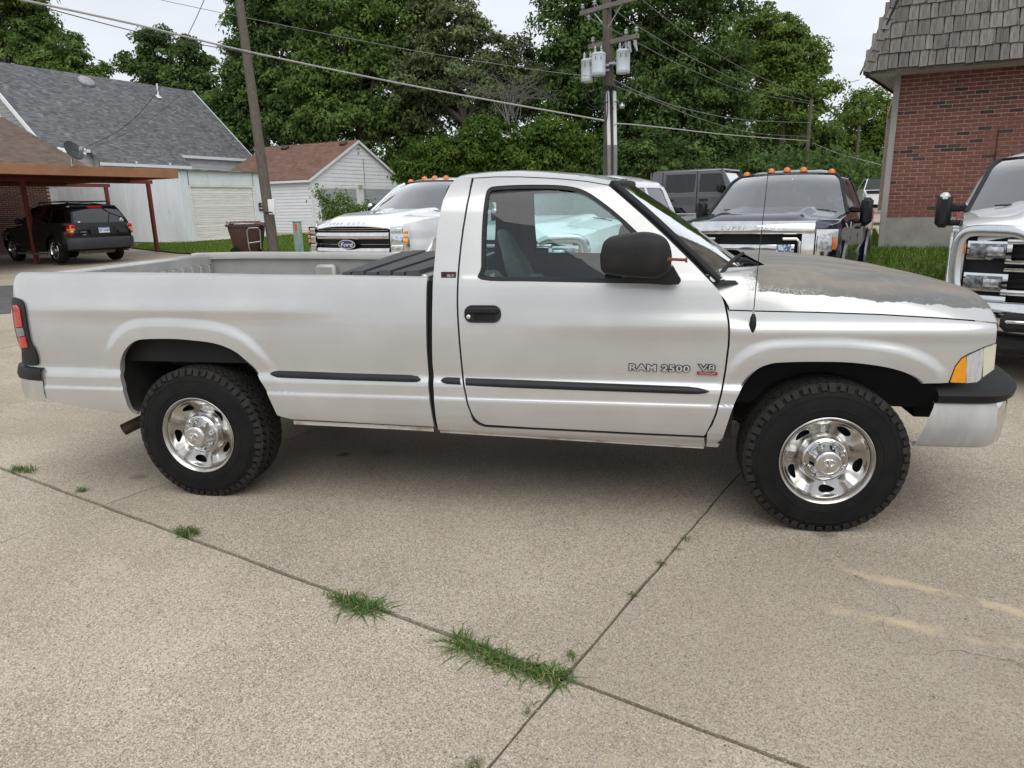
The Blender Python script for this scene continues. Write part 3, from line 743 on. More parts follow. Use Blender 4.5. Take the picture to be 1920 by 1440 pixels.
kn = MB(); kn.tube([(KW/2-.12, KA-.42, .06), (KW/2+.05, KA-.36, .07), (KW/2+.17, KA-.42, .06)], .02, 6); kn.tube([(KW/2-.05, KA-.62, .07), (KW/2+.08, KA-.56, .08), (KW/2+.04, KA-.66, .08), (KW/2-.05, KA-.62, .07)], .016, 6)
kn.tube([(KW/2+.42, KA-.9, .05), (KW/2+.42, .4, .05)], .012, 6); place_local(kn.build('service_cable', mat('grey_cable', (.12, .12, .12), .7, c2=(.16, .16, .16)), None), wg, MK)

# ---------------------------------------------------------------- grey shingled house
H0 = Vector((-29.02, 27.73, .56)); HL, HWD, HE, HT = 12.0, 9.4, 4.32, .90      # length, width, eave height, pitch
gh = empty('grey_house', tuple(H0+VA*6+VB*4.7), label='grey house with a large grey shingle gable roof behind the corrugated garage', cat='house')
gsid = mat('grey_siding', (.36, .37, .37), .7, c2=(.31, .32, .32), sc_=2, rnd=.03)
MHf = frame(H0+VB*HWD, -VB, UP)                                   # near gable end, facing -VA
hp = HWD/2*HT
gp = [(0, 0), (HWD, 0), (HWD, HE), (HWD/2, HE+hp), (0, HE)]
wall_prism(gh, H0+VB*HWD, -VB, gp, gsid, .15)
wall_prism(gh, H0, VA, [(.16, 0), (HL-.16, 0), (HL-.16, HE), (.16, HE)], gsid, .15)
wall_prism(gh, H0+VA*HL, VB, gp, gsid, .15); wall_prism(gh, H0+VB*HWD+VA*HL, -VA, [(.16, 0), (HL-.16, 0), (HL-.16, HE), (.16, HE)], gsid, .15)
gwin = [(HWD-4.55, HWD-3.75, HE+.35, HE+1.75)]
siding(gh, H0+VB*HWD, -VB, [(HWD/2-1.2, 2.4), (HWD, 2.4), (HWD, HE), (HWD/2, HE+hp), (HWD/2-1.2, HE+hp-1.2*HT)], gsid, .20, .022, gwin)
siding(gh, H0, VA, [(0, .2), (HL, .2), (HL, HE), (0, HE)], mat('pale_siding', (.60, .61, .62), .7, c2=(.54, .55, .56), sc_=2, rnd=.03), .20, .022)
gsh = shingle_mat('grey_shingle', [(.10, .103, .11), (.135, .14, .148), (.18, .185, .19), (.115, .12, .127), (.225, .228, .23)], .26, .145)
vh = (VB*(HWD/2)+UP*hp).normalized(); vh2 = (-VB*(HWD/2)+UP*hp).normalized(); slh = math.hypot(HWD/2, hp); og, oe = .45, .30
ex0, ex1, exd = 1.75, 7.05, .95
roof_plane(gh, H0-VA*og+UP*(HE+.08)-vh*oe, VA, vh, [(0, 0), (HL+2*og, 0), (HL+2*og, slh+oe), (0, slh+oe)], gsh)
roof_plane(gh, H0+VA*(HL+og)+VB*HWD+UP*(HE+.08)-vh2*oe, -VA, vh2, [(0, 0), (HL+2*og, 0), (HL+2*og, slh+oe), (0, slh+oe)], gsh)
roof_plane(gh, H0+VA*ex0+UP*(HE+.08)-vh*(oe+exd), VA, vh, [(0, 0), (ex1-ex0, 0), (ex1-ex0, exd-.001), (0, exd-.001)], gsh)
ex_o = exd*vh.dot(VB); ex_z = exd*vh.z
MX = frame(H0+VA*ex0-VB*ex_o, VA, UP)
wall_prism(gh, H0+VA*(ex0+.2)-VB*(ex_o-.12), VA, [(0, 0), (ex1-ex0-.4, 0), (ex1-ex0-.4, HE-ex_z), (0, HE-ex_z)], MATS['pale_siding'], .12)
for s0 in (ex0+.2, ex1-.35): wall_prism(gh, H0+VA*s0-VB*.0, -VB, [(0, 0), (ex_o-.13, 0), (ex_o-.13, HE-ex_z), (0, HE)], gsid, .12)
for a, b in ((-og, ex0), (ex1, HL+og)): beam(gh, H0+VA*a-vh*oe+UP*(HE+.0), H0+VA*b-vh*oe+UP*(HE+.0), .12, .15, white_paint, 'gutter')
beam(gh, H0+VA*ex0-vh*(oe+exd)+UP*HE, H0+VA*ex1-vh*(oe+exd)+UP*HE, .12, .15, white_paint, 'gutter')
beam(gh, H0-VA*og-vh*oe+UP*(HE+.0), H0-VA*og+VB*HWD/2+UP*(HE+hp+.03), .05, .20, white_paint, 'rake_board')
beam(gh, H0-VA*og-vh2*oe+VB*HWD+UP*(HE+.0), H0-VA*og+VB*HWD/2+UP*(HE+hp+.03), .05, .20, white_paint, 'rake_board')
beam(gh, H0+VA*(HL+og)-vh*oe+UP*(HE+.0), H0+VA*(HL+og)+VB*HWD/2+UP*(HE+hp+.03), .05, .16, white_paint, 'rake_board')
for s0 in (ex0+.1, ex1-.05): beam(gh, H0+VA*s0-vh*(oe+exd)+UP*(HE-.02), H0+VA*s0-vh*oe+UP*(HE-.02), .07, .12, white_paint, 'rake_board')
for s0 in (ex0+2.0, ex1-1.3):
    p = H0+VA*s0-VB*(ex_o-.04)+UP*(HE-ex_z); o = MB().tube([p-VB*.22+UP*.0, p-VB*.22-UP*.12, p-UP*.30, p-UP*2.6], .055, 8).build('downspout', white_paint, gh)
hw = hw2 = gwin[0]
fr_ = MB(); a, b, c, d = hw
for q in ((a-.08, a, c-.08, d+.08), (b, b+.08, c-.08, d+.08), (a, b, d, d+.08), (a, b, c-.08, c), (a, b, (c+d)/2-.03, (c+d)/2+.03)): fr_.bbox(q[0], q[1], q[2], q[3], .0, .05)
wo = fr_.build('window', white_paint, None, smooth=False); place_local(wo, gh, MHf)
pn = MB().bbox(a, b, c, d, .004, .012).build('pane', mat('dark_pane', (.03, .035, .04), .08, c2=(.05, .055, .06), sc_=2), None, smooth=False); pn.parent = wo; pn.matrix_parent_inverse = rootm(wo).inverted() @ MHf
ac = empty('air_conditioner', tuple(H0), label='window air conditioner on brackets in the grey house gable', cat='air conditioner')
ax0 = HWD-3.0
aco = MB().cbox(ax0, ax0+.75, HE+.28, HE+.80, .03, .52, .02).build('housing', mat('ac_paint', (.60, .61, .60), .5, c2=(.5, .5, .49), sc_=4), None, smooth=False); place_local(aco, ac, MHf)
for k in range(5): place_local(MB().bbox(ax0+.06+k*.135, ax0+.14+k*.135, HE+.33, HE+.76, .518, .528).build('grille', dark_void, None, smooth=False), ac, MHf)
br_ = MB()
for xx in (ax0+.08, ax0+.67): br_.tube([(xx, HE+.27, .5), (xx, HE-.15, .03)], .014, 6); br_.tube([(xx, HE+.27, .02), (xx, HE+.27, .5)], .014, 6)
place_local(br_.build('bracket', white_paint, None), ac, MHf)
def on_roof(s, t): return H0+VA*s+UP*(HE+.09)+vh*t
o = MB().lathe([(.42, 0), (.44, .05), (.40, .14), (.25, .20), (0, .22)], n=20).build('roof_vent', mat('vent_grey', (.36, .37, .38), .5, .3, c2=(.3, .3, .31)), None); place_local(o, gh, frame(on_roof(5.0, slh-.75), VA, vh))
p = on_roof(9.2, slh-1.2); MB().tube([p-UP*.05, p+UP*.75], .05, 8).build('vent_pipe', white_paint, gh); o = MB().box((0, 0, .02), (.26, .30, .03)).build('pipe_flashing', white_paint, None); place_local(o, gh, frame(p, VA, vh))
# the entry wires on the roof slope
# ---------------------------------------------------------------- brown roofed brick house (far left) and the carport
B0 = Vector((-22.10, 19.63, .44))
bh = empty('brick_house', tuple(B0-VA*4+VB*4), label='low brick house with a brown shingle roof behind the carport at far left', cat='house')
BHL = 11.0; MBH = frame(B0-VA*BHL, VA, UP)
wall_b = MB(); 
wx0, wx1, wz0, wz1 = BHL-3.95, BHL-2.55, .62, 2.05
for q in ((0, wx0, 0, 2.75), (wx1, BHL, 0, 2.75), (wx0, wx1, 0, wz0), (wx0, wx1, wz1, 2.75)): wall_b.bbox(q[0], q[1], q[2], q[3], -.22, -.008)
wall_b.bbox(BHL-.22, BHL, 0, 2.75, -7.5, -.23)
place_local(wall_b.build('wall', mortar, None, smooth=False), bh, MBH)
r = np.random.default_rng(21); fld = MB(); n_ = 0
hb_m = mat('house_brick', (.14, .05, .036), .9, c2=(.075, .032, .027), sc_=9, c3=(.24, .15, .11), sc3=5, lo3=.66, hi3=.8, bump=.3, bsc=100, rnd=.30)
hbm = MB().cbox(0, BLN, 0, CH-JT, -.05, 0, .004).build('brick', hb_m, None, smooth=False); hb_data = hbm.data; bpy.data.objects.remove(hbm)
for j in range(40):
    z = j*CH+.003; x = BHL-BLN-(0 if j % 2 else .105)
    while x > BHL-7:
        if not (x+BLN > wx0-.02 and x < wx1+.02 and z+CH > wz0 and z < wz1):
            if n_ < 300 and BHL-2.6 < x and 1.15 < z:
                o = bpy.data.objects.new('brick', hb_data); col.objects.link(o); o.parent = bh; o.matrix_parent_inverse = rootm(bh).inverted() @ MBH; o.location = (x, z, r.uniform(-.003, .003)); n_ += 1
            else: fld.bbox(x, x+BLN, z, z+CH-JT, -.05, r.uniform(-.003, .003))
        x -= BLN+JT
    if j % 2: fld.bbox(BHL-.095, BHL, z, z+CH-JT, -.05, r.uniform(-.003, .003))
place_local(fld.build('brick_field', hb_m, None, smooth=False, kind='stuff', fix=False), bh, MBH)
fr_ = MB(); a, b, c, d = wx0, wx1, wz0, wz1
for q in ((a, a+.09, c, d), (b-.09, b, c, d), (a+.09, b-.09, d-.09, d), (a+.09, b-.09, c, c+.09), (a+.09, b-.09, (c+d)/2-.04, (c+d)/2+.04)): fr_.bbox(q[0], q[1], q[2], q[3], -.10, .02)
wo = fr_.build('window', white_paint, None, smooth=False); place_local(wo, bh, MBH)
pn = MB().bbox(a+.09, b-.09, c+.09, d-.09, -.08, -.06).build('pane', MATS['dark_pane'], None, smooth=False); pn.parent = wo; pn.matrix_parent_inverse = rootm(wo).inverted() @ MBH
sh_o = MB().cbox(wx1+.03, wx1+.53, wz0-.05, wz1+.05, 0, .035, .006).build('shutter', mat('shutter_black', (.018, .02, .022), .6, c2=(.026, .028, .03)), None, smooth=False); place_local(sh_o, bh, MBH)
for k in range(24):
    s = MB().box((0, 0, 0), (.40, .045, .012), Matrix.Rotation(R(35), 3, 'X')).build('louvre', MATS['shutter_black'], None, smooth=False); s.parent = sh_o; s.matrix_parent_inverse = rootm(sh_o).inverted() @ MBH @ Matrix.Translation((wx1+.28, wz0+.02+k*.059, .04))
brn2 = shingle_mat('faded_brown_shingle', [(.125, .09, .07), (.165, .12, .095), (.19, .145, .118), (.14, .10, .08)], .30, .13)
ph = .42; vb_ = (VB+UP*ph).normalized(); RX = 1.75
roof_plane(bh, B0-VA*BHL-vb_*.5+UP*2.86, VA, vb_, [(0, 0), (BHL+RX, 0), (BHL+RX, 6.2), (0, 6.2)], brn2, .13)
vb2 = (-VB+UP*ph).normalized(); tp = B0+UP*2.86+vb_*5.7
roof_plane(bh, tp+VA*RX-vb2*6.2, -VA, vb2, [(0, 0), (BHL+RX, 0), (BHL+RX, 6.2), (0, 6.2)], brn2, .13)
# carport
cp = empty('carport', (-17.2, 17.2, .3), label='flat roofed carport with a rust brown fascia on red posts', cat='carport')
F1 = Vector((-15.256, 17.30, 0)); F0 = F1-VA*10
rustf = mat('rust_brown_fascia', (.36, .17, .085), .6, c2=(.29, .135, .068), sc_=3, stretch=(1, 1, 1))
redp = mat('red_post_paint', (.20, .035, .022), .6, c2=(.15, .028, .02), sc_=5)
Mc = frame(F0, VA, UP)
lbox(cp, Mc, -0.0, 10.0, 2.66, 2.92, -.03, 0.0, rustf, 'fascia', .006); lbox(cp, Mc, 9.97, 10.0, 2.66, 2.92, -6.6, -.031, rustf, 'fascia', .006)
lbox(cp, Mc, .0, 9.96, 2.84, 2.90, -6.6, -.032, mat('carport_deck', (.11, .03, .022), .8, c2=(.08, .024, .018), sc_=3), 'roof_deck')
for k in range(6): lbox(cp, Mc, 0.05, 9.94, 2.70, 2.835, -6.5+k*1.05, -6.42+k*1.05, MATS['carport_deck'], 'joist')
P1 = Vector((-18.54, 14.83, 0))
for p in (P1, P1+VA*4.0, P1+VA*4.75+VB*3.4, P1-VA*4.2):
    z0 = gz(p.x, p.y)-.02; pm = frame(p, VA, VB)
    lbox(cp, pm, -.055, .055, -.055, .055, z0, 2.70, redp, 'post', .008)
for bk in (0, 3.4): lbox(cp, frame(P1+VB*bk, VA, VB), -5.5, 4.15+.75*(bk > 0), -.05, .05, 2.58, 2.70, redp, 'beam', .006)
# satellite dish on the carport roof edge
sd_p = at_d(134, 302, 19.2)
sdo = empty('satellite_dish', tuple(sd_p), label='dark satellite dish standing above the carport roof', cat='satellite dish')
mb = MB(); rows_ = []
for r_ in np.linspace(0, 1, 7):
    rows_.append([(.24*r_*math.cos(a), .30*r_*math.sin(a), .06*r_*r_) for a in np.linspace(0, 2*math.pi, 29)])
mb.grid(rows_); mb.grid([[(x, y, z-.012) for x, y, z in rr_] for rr_ in rows_])
dk = mb.build('dish', mat('dish_grey', (.016, .018, .022), .5, c2=(.04, .042, .046), sc_=5), None); tdir = Vector((.80, -.22, .55)).normalized(); sx = Vector((0, 0, 1)).cross(tdir).normalized()
dc = at_d(137, 284, 19.2); place_local(dk, sdo, frame(dc, sx, tdir.cross(sx)))
ar = MB(); ar.tube([dc, dc-tdir*.12-UP*.12, sd_p+Vector((.0, 0, -.06)), Vector((sd_p.x, sd_p.y, 2.9))], .025, 8); ar.build('mast', mat('galvanised', (.45, .46, .47), .4, .7, c2=(.35, .36, .37), sc_=8), sdo)
a2 = MB(); a2.tube([dc-sx*.0-UP*.33, dc+tdir*.42-UP*.22], .015, 6); a2.cbox(*(lambda q: (q.x-.05, q.x+.05, q.y-.05, q.y+.05, q.z-.05, q.z+.05))(dc+tdir*.44-UP*.2), .01); a2.build('receiver_arm', MATS['galvanised'], sdo)
for pp in (at_d(118, 281, 30), at_d(156, 288, 30)):
    fl = MB()
    for k in range(5):
        q = pp+Vector((random.uniform(-.2, .2), 0, random.uniform(-.12, .15))); fl.lathe([(0, -.1), (.09, -.05), (.11, 0), (.08, .07), (0, .1)], q, 'z', 8)
    fl.build('flood_lamp', white_paint, gh)
# ================================================================ LAWNS, TREES, POLES, WIRES
def leaf_mat(name, c1, c2, trans=.25, dry=None):
    m = bpy.data.materials.new(name); m.use_nodes = True; t = m.node_tree; t.nodes.clear(); l = t.links.new
    o = N(t, 'ShaderNodeOutputMaterial'); d = N(t, 'ShaderNodeBsdfPrincipled'); tr = N(t, 'ShaderNodeBsdfTranslucent'); mx_ = N(t, 'ShaderNodeMixShader'); mx_.inputs[0].default_value = trans
    at = N(t, 'ShaderNodeAttribute'); at.attribute_name = 'tint'; c0 = N(t, 'ShaderNodeMixRGB'); c0.inputs[1].default_value = (*c1, 1); c0.inputs[2].default_value = (*c2, 1); l(at.outputs['Fac'], c0.inputs[0])
    c = N(t, 'ShaderNodeMixRGB'); l(c0.outputs[0], c.inputs[1]); c.inputs[2].default_value = (*(dry or c2), 1); dm = N(t, 'ShaderNodeMapRange'); dm.inputs[1].default_value = .86; dm.inputs[2].default_value = .9; l(at.outputs['Fac'], dm.inputs[0]); l(dm.outputs[0], c.inputs[0]); l(c.outputs[0], d.inputs['Base Color']); d.inputs['Roughness'].default_value = .65; d.inputs['Specular IOR Level'].default_value = .14
    h = N(t, 'ShaderNodeHueSaturation'); h.inputs['Value'].default_value = 1.25; h.inputs['Hue'].default_value = .485; l(c.outputs[0], h.inputs['Color']); l(h.outputs[0], tr.inputs[0])
    l(d.outputs[0], mx_.inputs[1]); l(tr.outputs[0], mx_.inputs[2]); l(mx_.outputs[0], o.inputs[0]); MATS[name] = m; return m
def quads_obj(name, V, tint, m, parent=None, tri=False, kind=None):
    """V: (n, 4 or 3, 3) array of leaf corners"""
    n, k = V.shape[:2]; me = bpy.data.meshes.new(name); me.vertices.add(n*k); me.vertices.foreach_set('co', V.reshape(-1).astype(np.float32))
    me.loops.add(n*k); me.loops.foreach_set('vertex_index', np.arange(n*k, dtype=np.int32)); me.polygons.add(n)
    me.polygons.foreach_set('loop_start', np.arange(0, n*k, k, dtype=np.int32)); me.polygons.foreach_set('loop_total', np.full(n, k, dtype=np.int32))
    at = me.attributes.new('tint', 'FLOAT', 'FACE'); at.data.foreach_set('value', tint.astype(np.float32))
    me.materials.append(m); me.update(); me.validate()
    o = bpy.data.objects.new(name, me); col.objects.link(o)
    if parent: attach(o, parent)
    if kind: o['kind'] = kind
    return o
def leaves(P, nrm, size, r, asp=.55, droop=.25):
    n = len(P); a = r.normal(size=(n, 3)); nn = nrm+r.normal(size=(n, 3))*.55; nn /= np.linalg.norm(nn, axis=1)[:, None]
    t = np.cross(nn, a); t /= np.linalg.norm(t, axis=1)[:, None]; b = np.cross(nn, t)
    s = size*r.uniform(.6, 1.35, n)[:, None]; w_ = s*asp
    return np.stack([P-t*s*.5, P+b*w_*.5+nn*s*.08, P+t*s*.5-np.array([0, 0, droop])*s, P-b*w_*.5+nn*s*.08], 1)
def crown_pts(lobes, n, r, clump=.8, per=110, inner=.35):
    vol = np.array([l[1][0]*l[1][2] for l in lobes]); vol = vol/vol.sum(); P = []; Nn = []; T = []
    for (c, rad), f in zip(lobes, vol):
        k = max(4, int(n*f/per)); rad = np.array(rad)
        d = r.normal(size=(k, 3)); d /= np.linalg.norm(d, axis=1)[:, None]
        rr_ = np.where(r.random(k) < inner, r.uniform(.3, .85, k), r.uniform(.82, 1.06, k))
        cc = np.array(c)+d*rad*rr_[:, None]
        for q, dd in zip(cc, d):
            m = int(per*r.uniform(.5, 1.5)); g = r.normal(size=(m, 3)); g /= np.linalg.norm(g, axis=1)[:, None]
            cs = clump*r.uniform(.6, 1.35); g = g*(r.random(m)**(1/2.2))[:, None]*np.array([cs, cs, cs*.55]); g[:, 2] -= .25*cs*(np.hypot(g[:, 0], g[:, 1])/cs)**2
            P.append(q+g); Nn.append(g/cs*.6+dd*.35+np.array([0, 0, .65])); T.append(np.clip(r.normal(.45, .22)+r.normal(0, .13, m), 0, 1))
    return np.concatenate(P), np.concatenate(Nn), np.concatenate(T)
bark = mat('bark', (.085, .07, .055), .95, c2=(.05, .042, .034), sc_=6, stretch=(3, 3, .6), bump=.6, bsc=20)
def pxlobes(L, depth, rd=.75):
    out = []
    for l in L:
        u, v, a, b = l[:4]; d = depth+(l[4] if len(l) > 4 else 0); c = at_d(u, v, d); out.append((tuple(c), (a*d/FPX, a*d/FPX*rd, b*d/FPX)))
    return out
def tree(name, label, cat, L, depth, n, size, m, base_px=None, seed=0, clump=.85, group='trees beyond the yards', inner=.35, per=110, limbs=6, rt=.28, asp=.55):
    r = np.random.default_rng(100+seed); n = int(n*1.55); size *= 1.06; lob = pxlobes(L, depth)
    cx = np.mean([l[0][0] for l in lob]); cy = np.mean([l[0][1] for l in lob])
    if base_px is not None: p = at_d(base_px, 330, depth); cx, cy = p.x, p.y
    g = min(gz(cx, cy), 2.0); root = empty(name, (cx, cy, g), label=label, cat=cat, group=group)
    P, Nn, T = crown_pts(lob, n, r, clump, per, inner)
    quads_obj('crown', leaves(P, Nn, size, r, asp), T, m, root)
    tb = MB(); top_ = max(l[0][2] for l in lob); h = max(1.2, (min(l[0][2]-l[1][2]*.3 for l in lob)-g))
    fork = Vector((cx+r.uniform(-.3, .3), cy, g+min(h, .5*(top_-g))))
    tb.tube([(cx, cy, g-.2), (cx+.03, cy, g+.5), tuple(fork)], [rt*1.25, rt, rt*.75], 9)
    for k in range(min(limbs, len(lob))):
        c, rad = lob[k]; e = Vector(c)+Vector((0, 0, rad[2]*.5)); mid = fork.lerp(e, .5)+Vector((r.uniform(-.4, .4), r.uniform(-.3, .3), r.uniform(-.2, .5)))
        tb.tube([fork, mid, e], [rt*.6, rt*.38, rt*.1], 7)
        for _ in range(5):
            t = r.uniform(.3, .9); p = fork.lerp(mid, t*2) if t < .5 else mid.lerp(e, t*2-1)
            q = Vector(c)+Vector(tuple(r.uniform(-.55, .55, 3)*np.array(rad))); tb.tube([p, p.lerp(q, .5)+Vector((0, 0, .2)), q], [rt*.2, rt*.13, rt*.04], 5)
    tb.build('trunk', bark, root, sharp=80)
    return root
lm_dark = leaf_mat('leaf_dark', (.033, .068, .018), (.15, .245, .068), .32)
lm_mid = leaf_mat('leaf_mid', (.05, .095, .022), (.19, .295, .078), .34)
lm_bright = leaf_mat('leaf_bright', (.075, .13, .022), (.19, .28, .065), .34)
lm_olive = leaf_mat('leaf_olive', (.072, .10, .04), (.20, .25, .112), .3)
lm_shrub = leaf_mat('leaf_shrub', (.045, .10, .016), (.15, .235, .045), .32)
tree('broadleaf_tree', 'bright green broad tree rising over the left end of the grey roof', 'tree', [(15, 45, 85, 65), (75, 95, 75, 50), (150, 128, 48, 24), (100, 125, 80, 30), (-70, 60, 80, 80), (40, 10, 55, 35), (180, 142, 20, 12)], 50, 26000, .30, lm_mid, 20, 1)
tree('sparse_tree', 'open crowned tree with sky showing through, behind the grey roof ridge', 'tree', [(310, 78, 58, 24), (262, 112, 38, 22), (352, 118, 50, 30), (300, 140, 55, 28), (378, 165, 32, 22), (285, 62, 30, 10), (245, 130, 22, 12), (335, 160, 55, 25)], 55, 9500, .30, lm_dark, 322, 2, clump=.75, per=75, limbs=8, rt=.2)
tree('tall_tree', 'tall dark tree directly behind the leaning pole', 'tree', [(490, 60, 62, 90), (560, 0, 80, 75), (455, 130, 40, 55), (510, 180, 75, 70), (450, 215, 52, 45), (430, 250, 40, 30), (560, 230, 75, 45)], 47, 36000, .27, lm_dark, 500, 3)
tree('leafy_tree', 'large leafy tree above the white garage roof', 'tree', [(640, 70, 95, 105), (740, 45, 95, 95), (690, 170, 110, 85), (600, 150, 60, 80), (640, 240, 90, 45), (760, 240, 70, 55)], 44, 40000, .26, lm_mid, 680, 4)
tree('olive_tree', 'dusty olive tree with bare twigs left of the transformer pole', 'tree', [(835, 45, 68, 62), (850, 130, 95, 75), (950, 125, 62, 52), (790, 170, 70, 60), (900, 200, 95, 50), (985, 175, 45, 60), (880, 60, 30, 35)], 42, 30000, .24, lm_olive, 880, 5, clump=.7)
tree('maple_tree', 'massive dark green maple behind the transformer pole', 'tree', [(1085, 45, 76, 110), (1200, 10, 140, 110), (1310, 50, 85, 120), (1150, 170, 110, 95), (1280, 185, 115, 105), (1360, 150, 45, 95), (1215, 275, 140, 55), (1052, 150, 42, 85), (1330, 280, 80, 55)], 40, 62000, .24, lm_dark, 1220, 6, rt=.4)
tree('light_tree', 'yellow green tree between the maple and the far poles', 'tree', [(1450, 75, 58, 60), (1490, 110, 52, 65), (1430, 150, 48, 62), (1520, 165, 42, 42), (1470, 200, 70, 60), (1410, 50, 26, 30)], 60, 22000, .33, lm_bright, 1460, 7, clump=1.0)
tree('far_tree', 'pale green tree filling the gap beside the brick building', 'tree', [(1615, 225, 65, 52), (1580, 275, 50, 45), (1650, 290, 55, 60), (1600, 320, 70, 40)], 72, 15000, .38, lm_bright, 1620, 8, clump=1.2)
tree('rear_tree', 'mid green tree low behind the two far utility poles', 'tree', [(1500, 265, 62, 52), (1440, 300, 62, 45), (1540, 300, 50, 40), (1380, 310, 50, 35)], 66, 14000, .36, lm_mid, 1480, 9, clump=1.1)
tree('edge_tree', 'tree showing between the grey roof end and the leaning pole', 'tree', [(405, 215, 34, 42), (425, 265, 40, 30), (390, 240, 22, 28)], 52, 7000, .30, lm_mid, 415, 10)
sh = 'overgrown shrubs below the trees'
for i, (lab, L, d, n, m) in enumerate((
    ('bright green shrub behind the hood of the left white truck', [(800, 302, 52, 28), (770, 318, 30, 18), (845, 290, 45, 35)], 37, 8000, lm_shrub),
    ('tallest bright shrub under the olive tree', [(905, 268, 62, 45), (880, 300, 60, 30), (950, 290, 50, 40)], 36.5, 10000, lm_shrub),
    ('bright shrub just left of the transformer pole', [(1030, 262, 55, 42), (1010, 300, 50, 30), (1075, 285, 38, 40)], 36, 9000, lm_shrub),
    ('dark shrub just right of the transformer pole base', [(1180, 300, 60, 35), (1230, 318, 60, 25), (1130, 318, 30, 22)], 36, 7000, lm_dark),
    ('low dark hedge behind the grey off road wagon', [(1320, 320, 70, 22), (1400, 318, 50, 24), (1260, 325, 50, 20)], 38, 7000, lm_dark))):
    tree('shrub', lab, 'shrub', L, d, n, .20, m, None, 20+i, clump=.55, group=sh, limbs=3, rt=.06, asp=.5)
# dark undergrowth closing the view under the crowns, far behind
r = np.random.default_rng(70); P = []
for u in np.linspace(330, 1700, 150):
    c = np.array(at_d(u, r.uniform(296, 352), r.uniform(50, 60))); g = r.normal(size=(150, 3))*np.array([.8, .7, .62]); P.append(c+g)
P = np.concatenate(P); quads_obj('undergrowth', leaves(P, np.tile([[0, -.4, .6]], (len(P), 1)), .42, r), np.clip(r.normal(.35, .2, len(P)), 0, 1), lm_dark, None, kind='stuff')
# bare twigs in the olive tree
dt = empty('dead_tree', (-8, 33, .7), label='bare grey twiggy branches hanging in front of the olive tree', cat='tree')
tw = MB(); r = np.random.default_rng(55); b0 = at_d(960, 260, 37)
tw.tube([Vector((b0.x, b0.y, .6)), b0, at_d(945, 190, 37)], [.09, .07, .05], 7)
for k in range(34):
    p = at_d(r.uniform(925, 975), r.uniform(165, 235), 37); a = r.uniform(-.5, 3.6); ln = r.uniform(60, 130); pts = [p]
    for s in (.4, .75, 1.0): pts.append(at_d(0, 0, 1) if False else at_d(950+(math.cos(a)*ln*s)+r.uniform(-5, 5), 185-math.sin(a)*ln*.42*s+r.uniform(-5, 5)-6*s, 37-1.0*s*r.uniform(-1, 1)))
    tw.tube(pts, [.022, .016, .011, .005], 5)
    for _ in range(5):
        i = r.integers(1, 4); q = pts[i]; e = q+Vector((r.uniform(-.9, .9), r.uniform(-.3, .3), r.uniform(-.5, .6))); tw.tube([q, q.lerp(e, .5)+Vector((0, 0, .06)), e], [.009, .006, .003], 4)
tw.build('branches', mat('dead_bark', (.17, .155, .135), .9, c2=(.11, .10, .09), sc_=8), dt)
# ---- lawns
grass_soil = mat('lawn_soil', (.11, .15, .035), .95, c2=(.07, .10, .024), sc_=6, c3=(.16, .14, .09), sc3=1.6, lo3=.60, hi3=.72, bump=.5, bsc=60)
lm_grass = leaf_mat('grass_blade', (.085, .155, .02), (.20, .30, .055), .35)
def lawn(poly, zf, name, n, h, seed, dens_hi=None):
    V, F, lp = cdt([tuple(p) for p in poly], [], .7)
    o = MB().add([(x, y, zf(x, y)) for x, y in V], F.tolist()).build(name, grass_soil); o['kind'] = 'structure'
    r = np.random.default_rng(seed); q = np.array(poly); lo, hi = q.min(0), q.max(0); P = r.uniform(lo, hi, size=(n*4, 2)); P = P[in_poly(P, q)][:n]
    z = np.array([zf(x, y) for x, y in P]); B = np.column_stack([P, z]); m = len(B); a = r.uniform(0, 6.28, m); hh = h*r.uniform(.4, 1.5, m); wd = h*.16
    dx = np.stack([np.cos(a), np.sin(a), 0*a], 1); ln = np.stack([np.cos(a+1.3), np.sin(a+1.3), 0*a], 1)*(hh*r.uniform(.1, .8, m))[:, None]
    T = B+ln; T[:, 2] += hh
    quads_obj('grass', np.stack([B-dx*wd, B+dx*wd, T], 1), np.clip(r.normal(.5, .25, m), 0, 1), lm_grass, None, kind='stuff')
def zl(x, y): return gz(x, y)+.012
lawn([tuple(at_g(u, v).xy) for u, v in ((205, 461), (260, 466), (330, 474), (420, 478), (560, 482), (760, 484), (900, 470), (930, 441), (800, 432), (700, 433), (580, 439), (505, 446), (430, 451), (350, 456), (290, 458))], zl, 'lawn', 42000, .085, 5)
def zr(x, y):
    p = Vector((x, y, 0))-W0; d = p.dot(WN); s = p.dot(WD); t = smst(3.2, .1, d)*smst(-3.6, -.3, s) if d > -.01 else smst(-3.0, -.3, s)
    return gz(x, y)+.012+max(0, (.66-gz(x, y)))*float(t)
LW = [W0+WD*-3.0+WN*1.6, W0+WD*-1.2+WN*3.3, W0+WD*5+WN*3.3, W0+WD*5-WN*.0, W0-WN*.0+WD*.0, W0-WN*9, W0-WN*9-WD*2.6]
lawn([tuple(p.xy) for p in LW], zr, 'lawn', 42000, .075, 6)
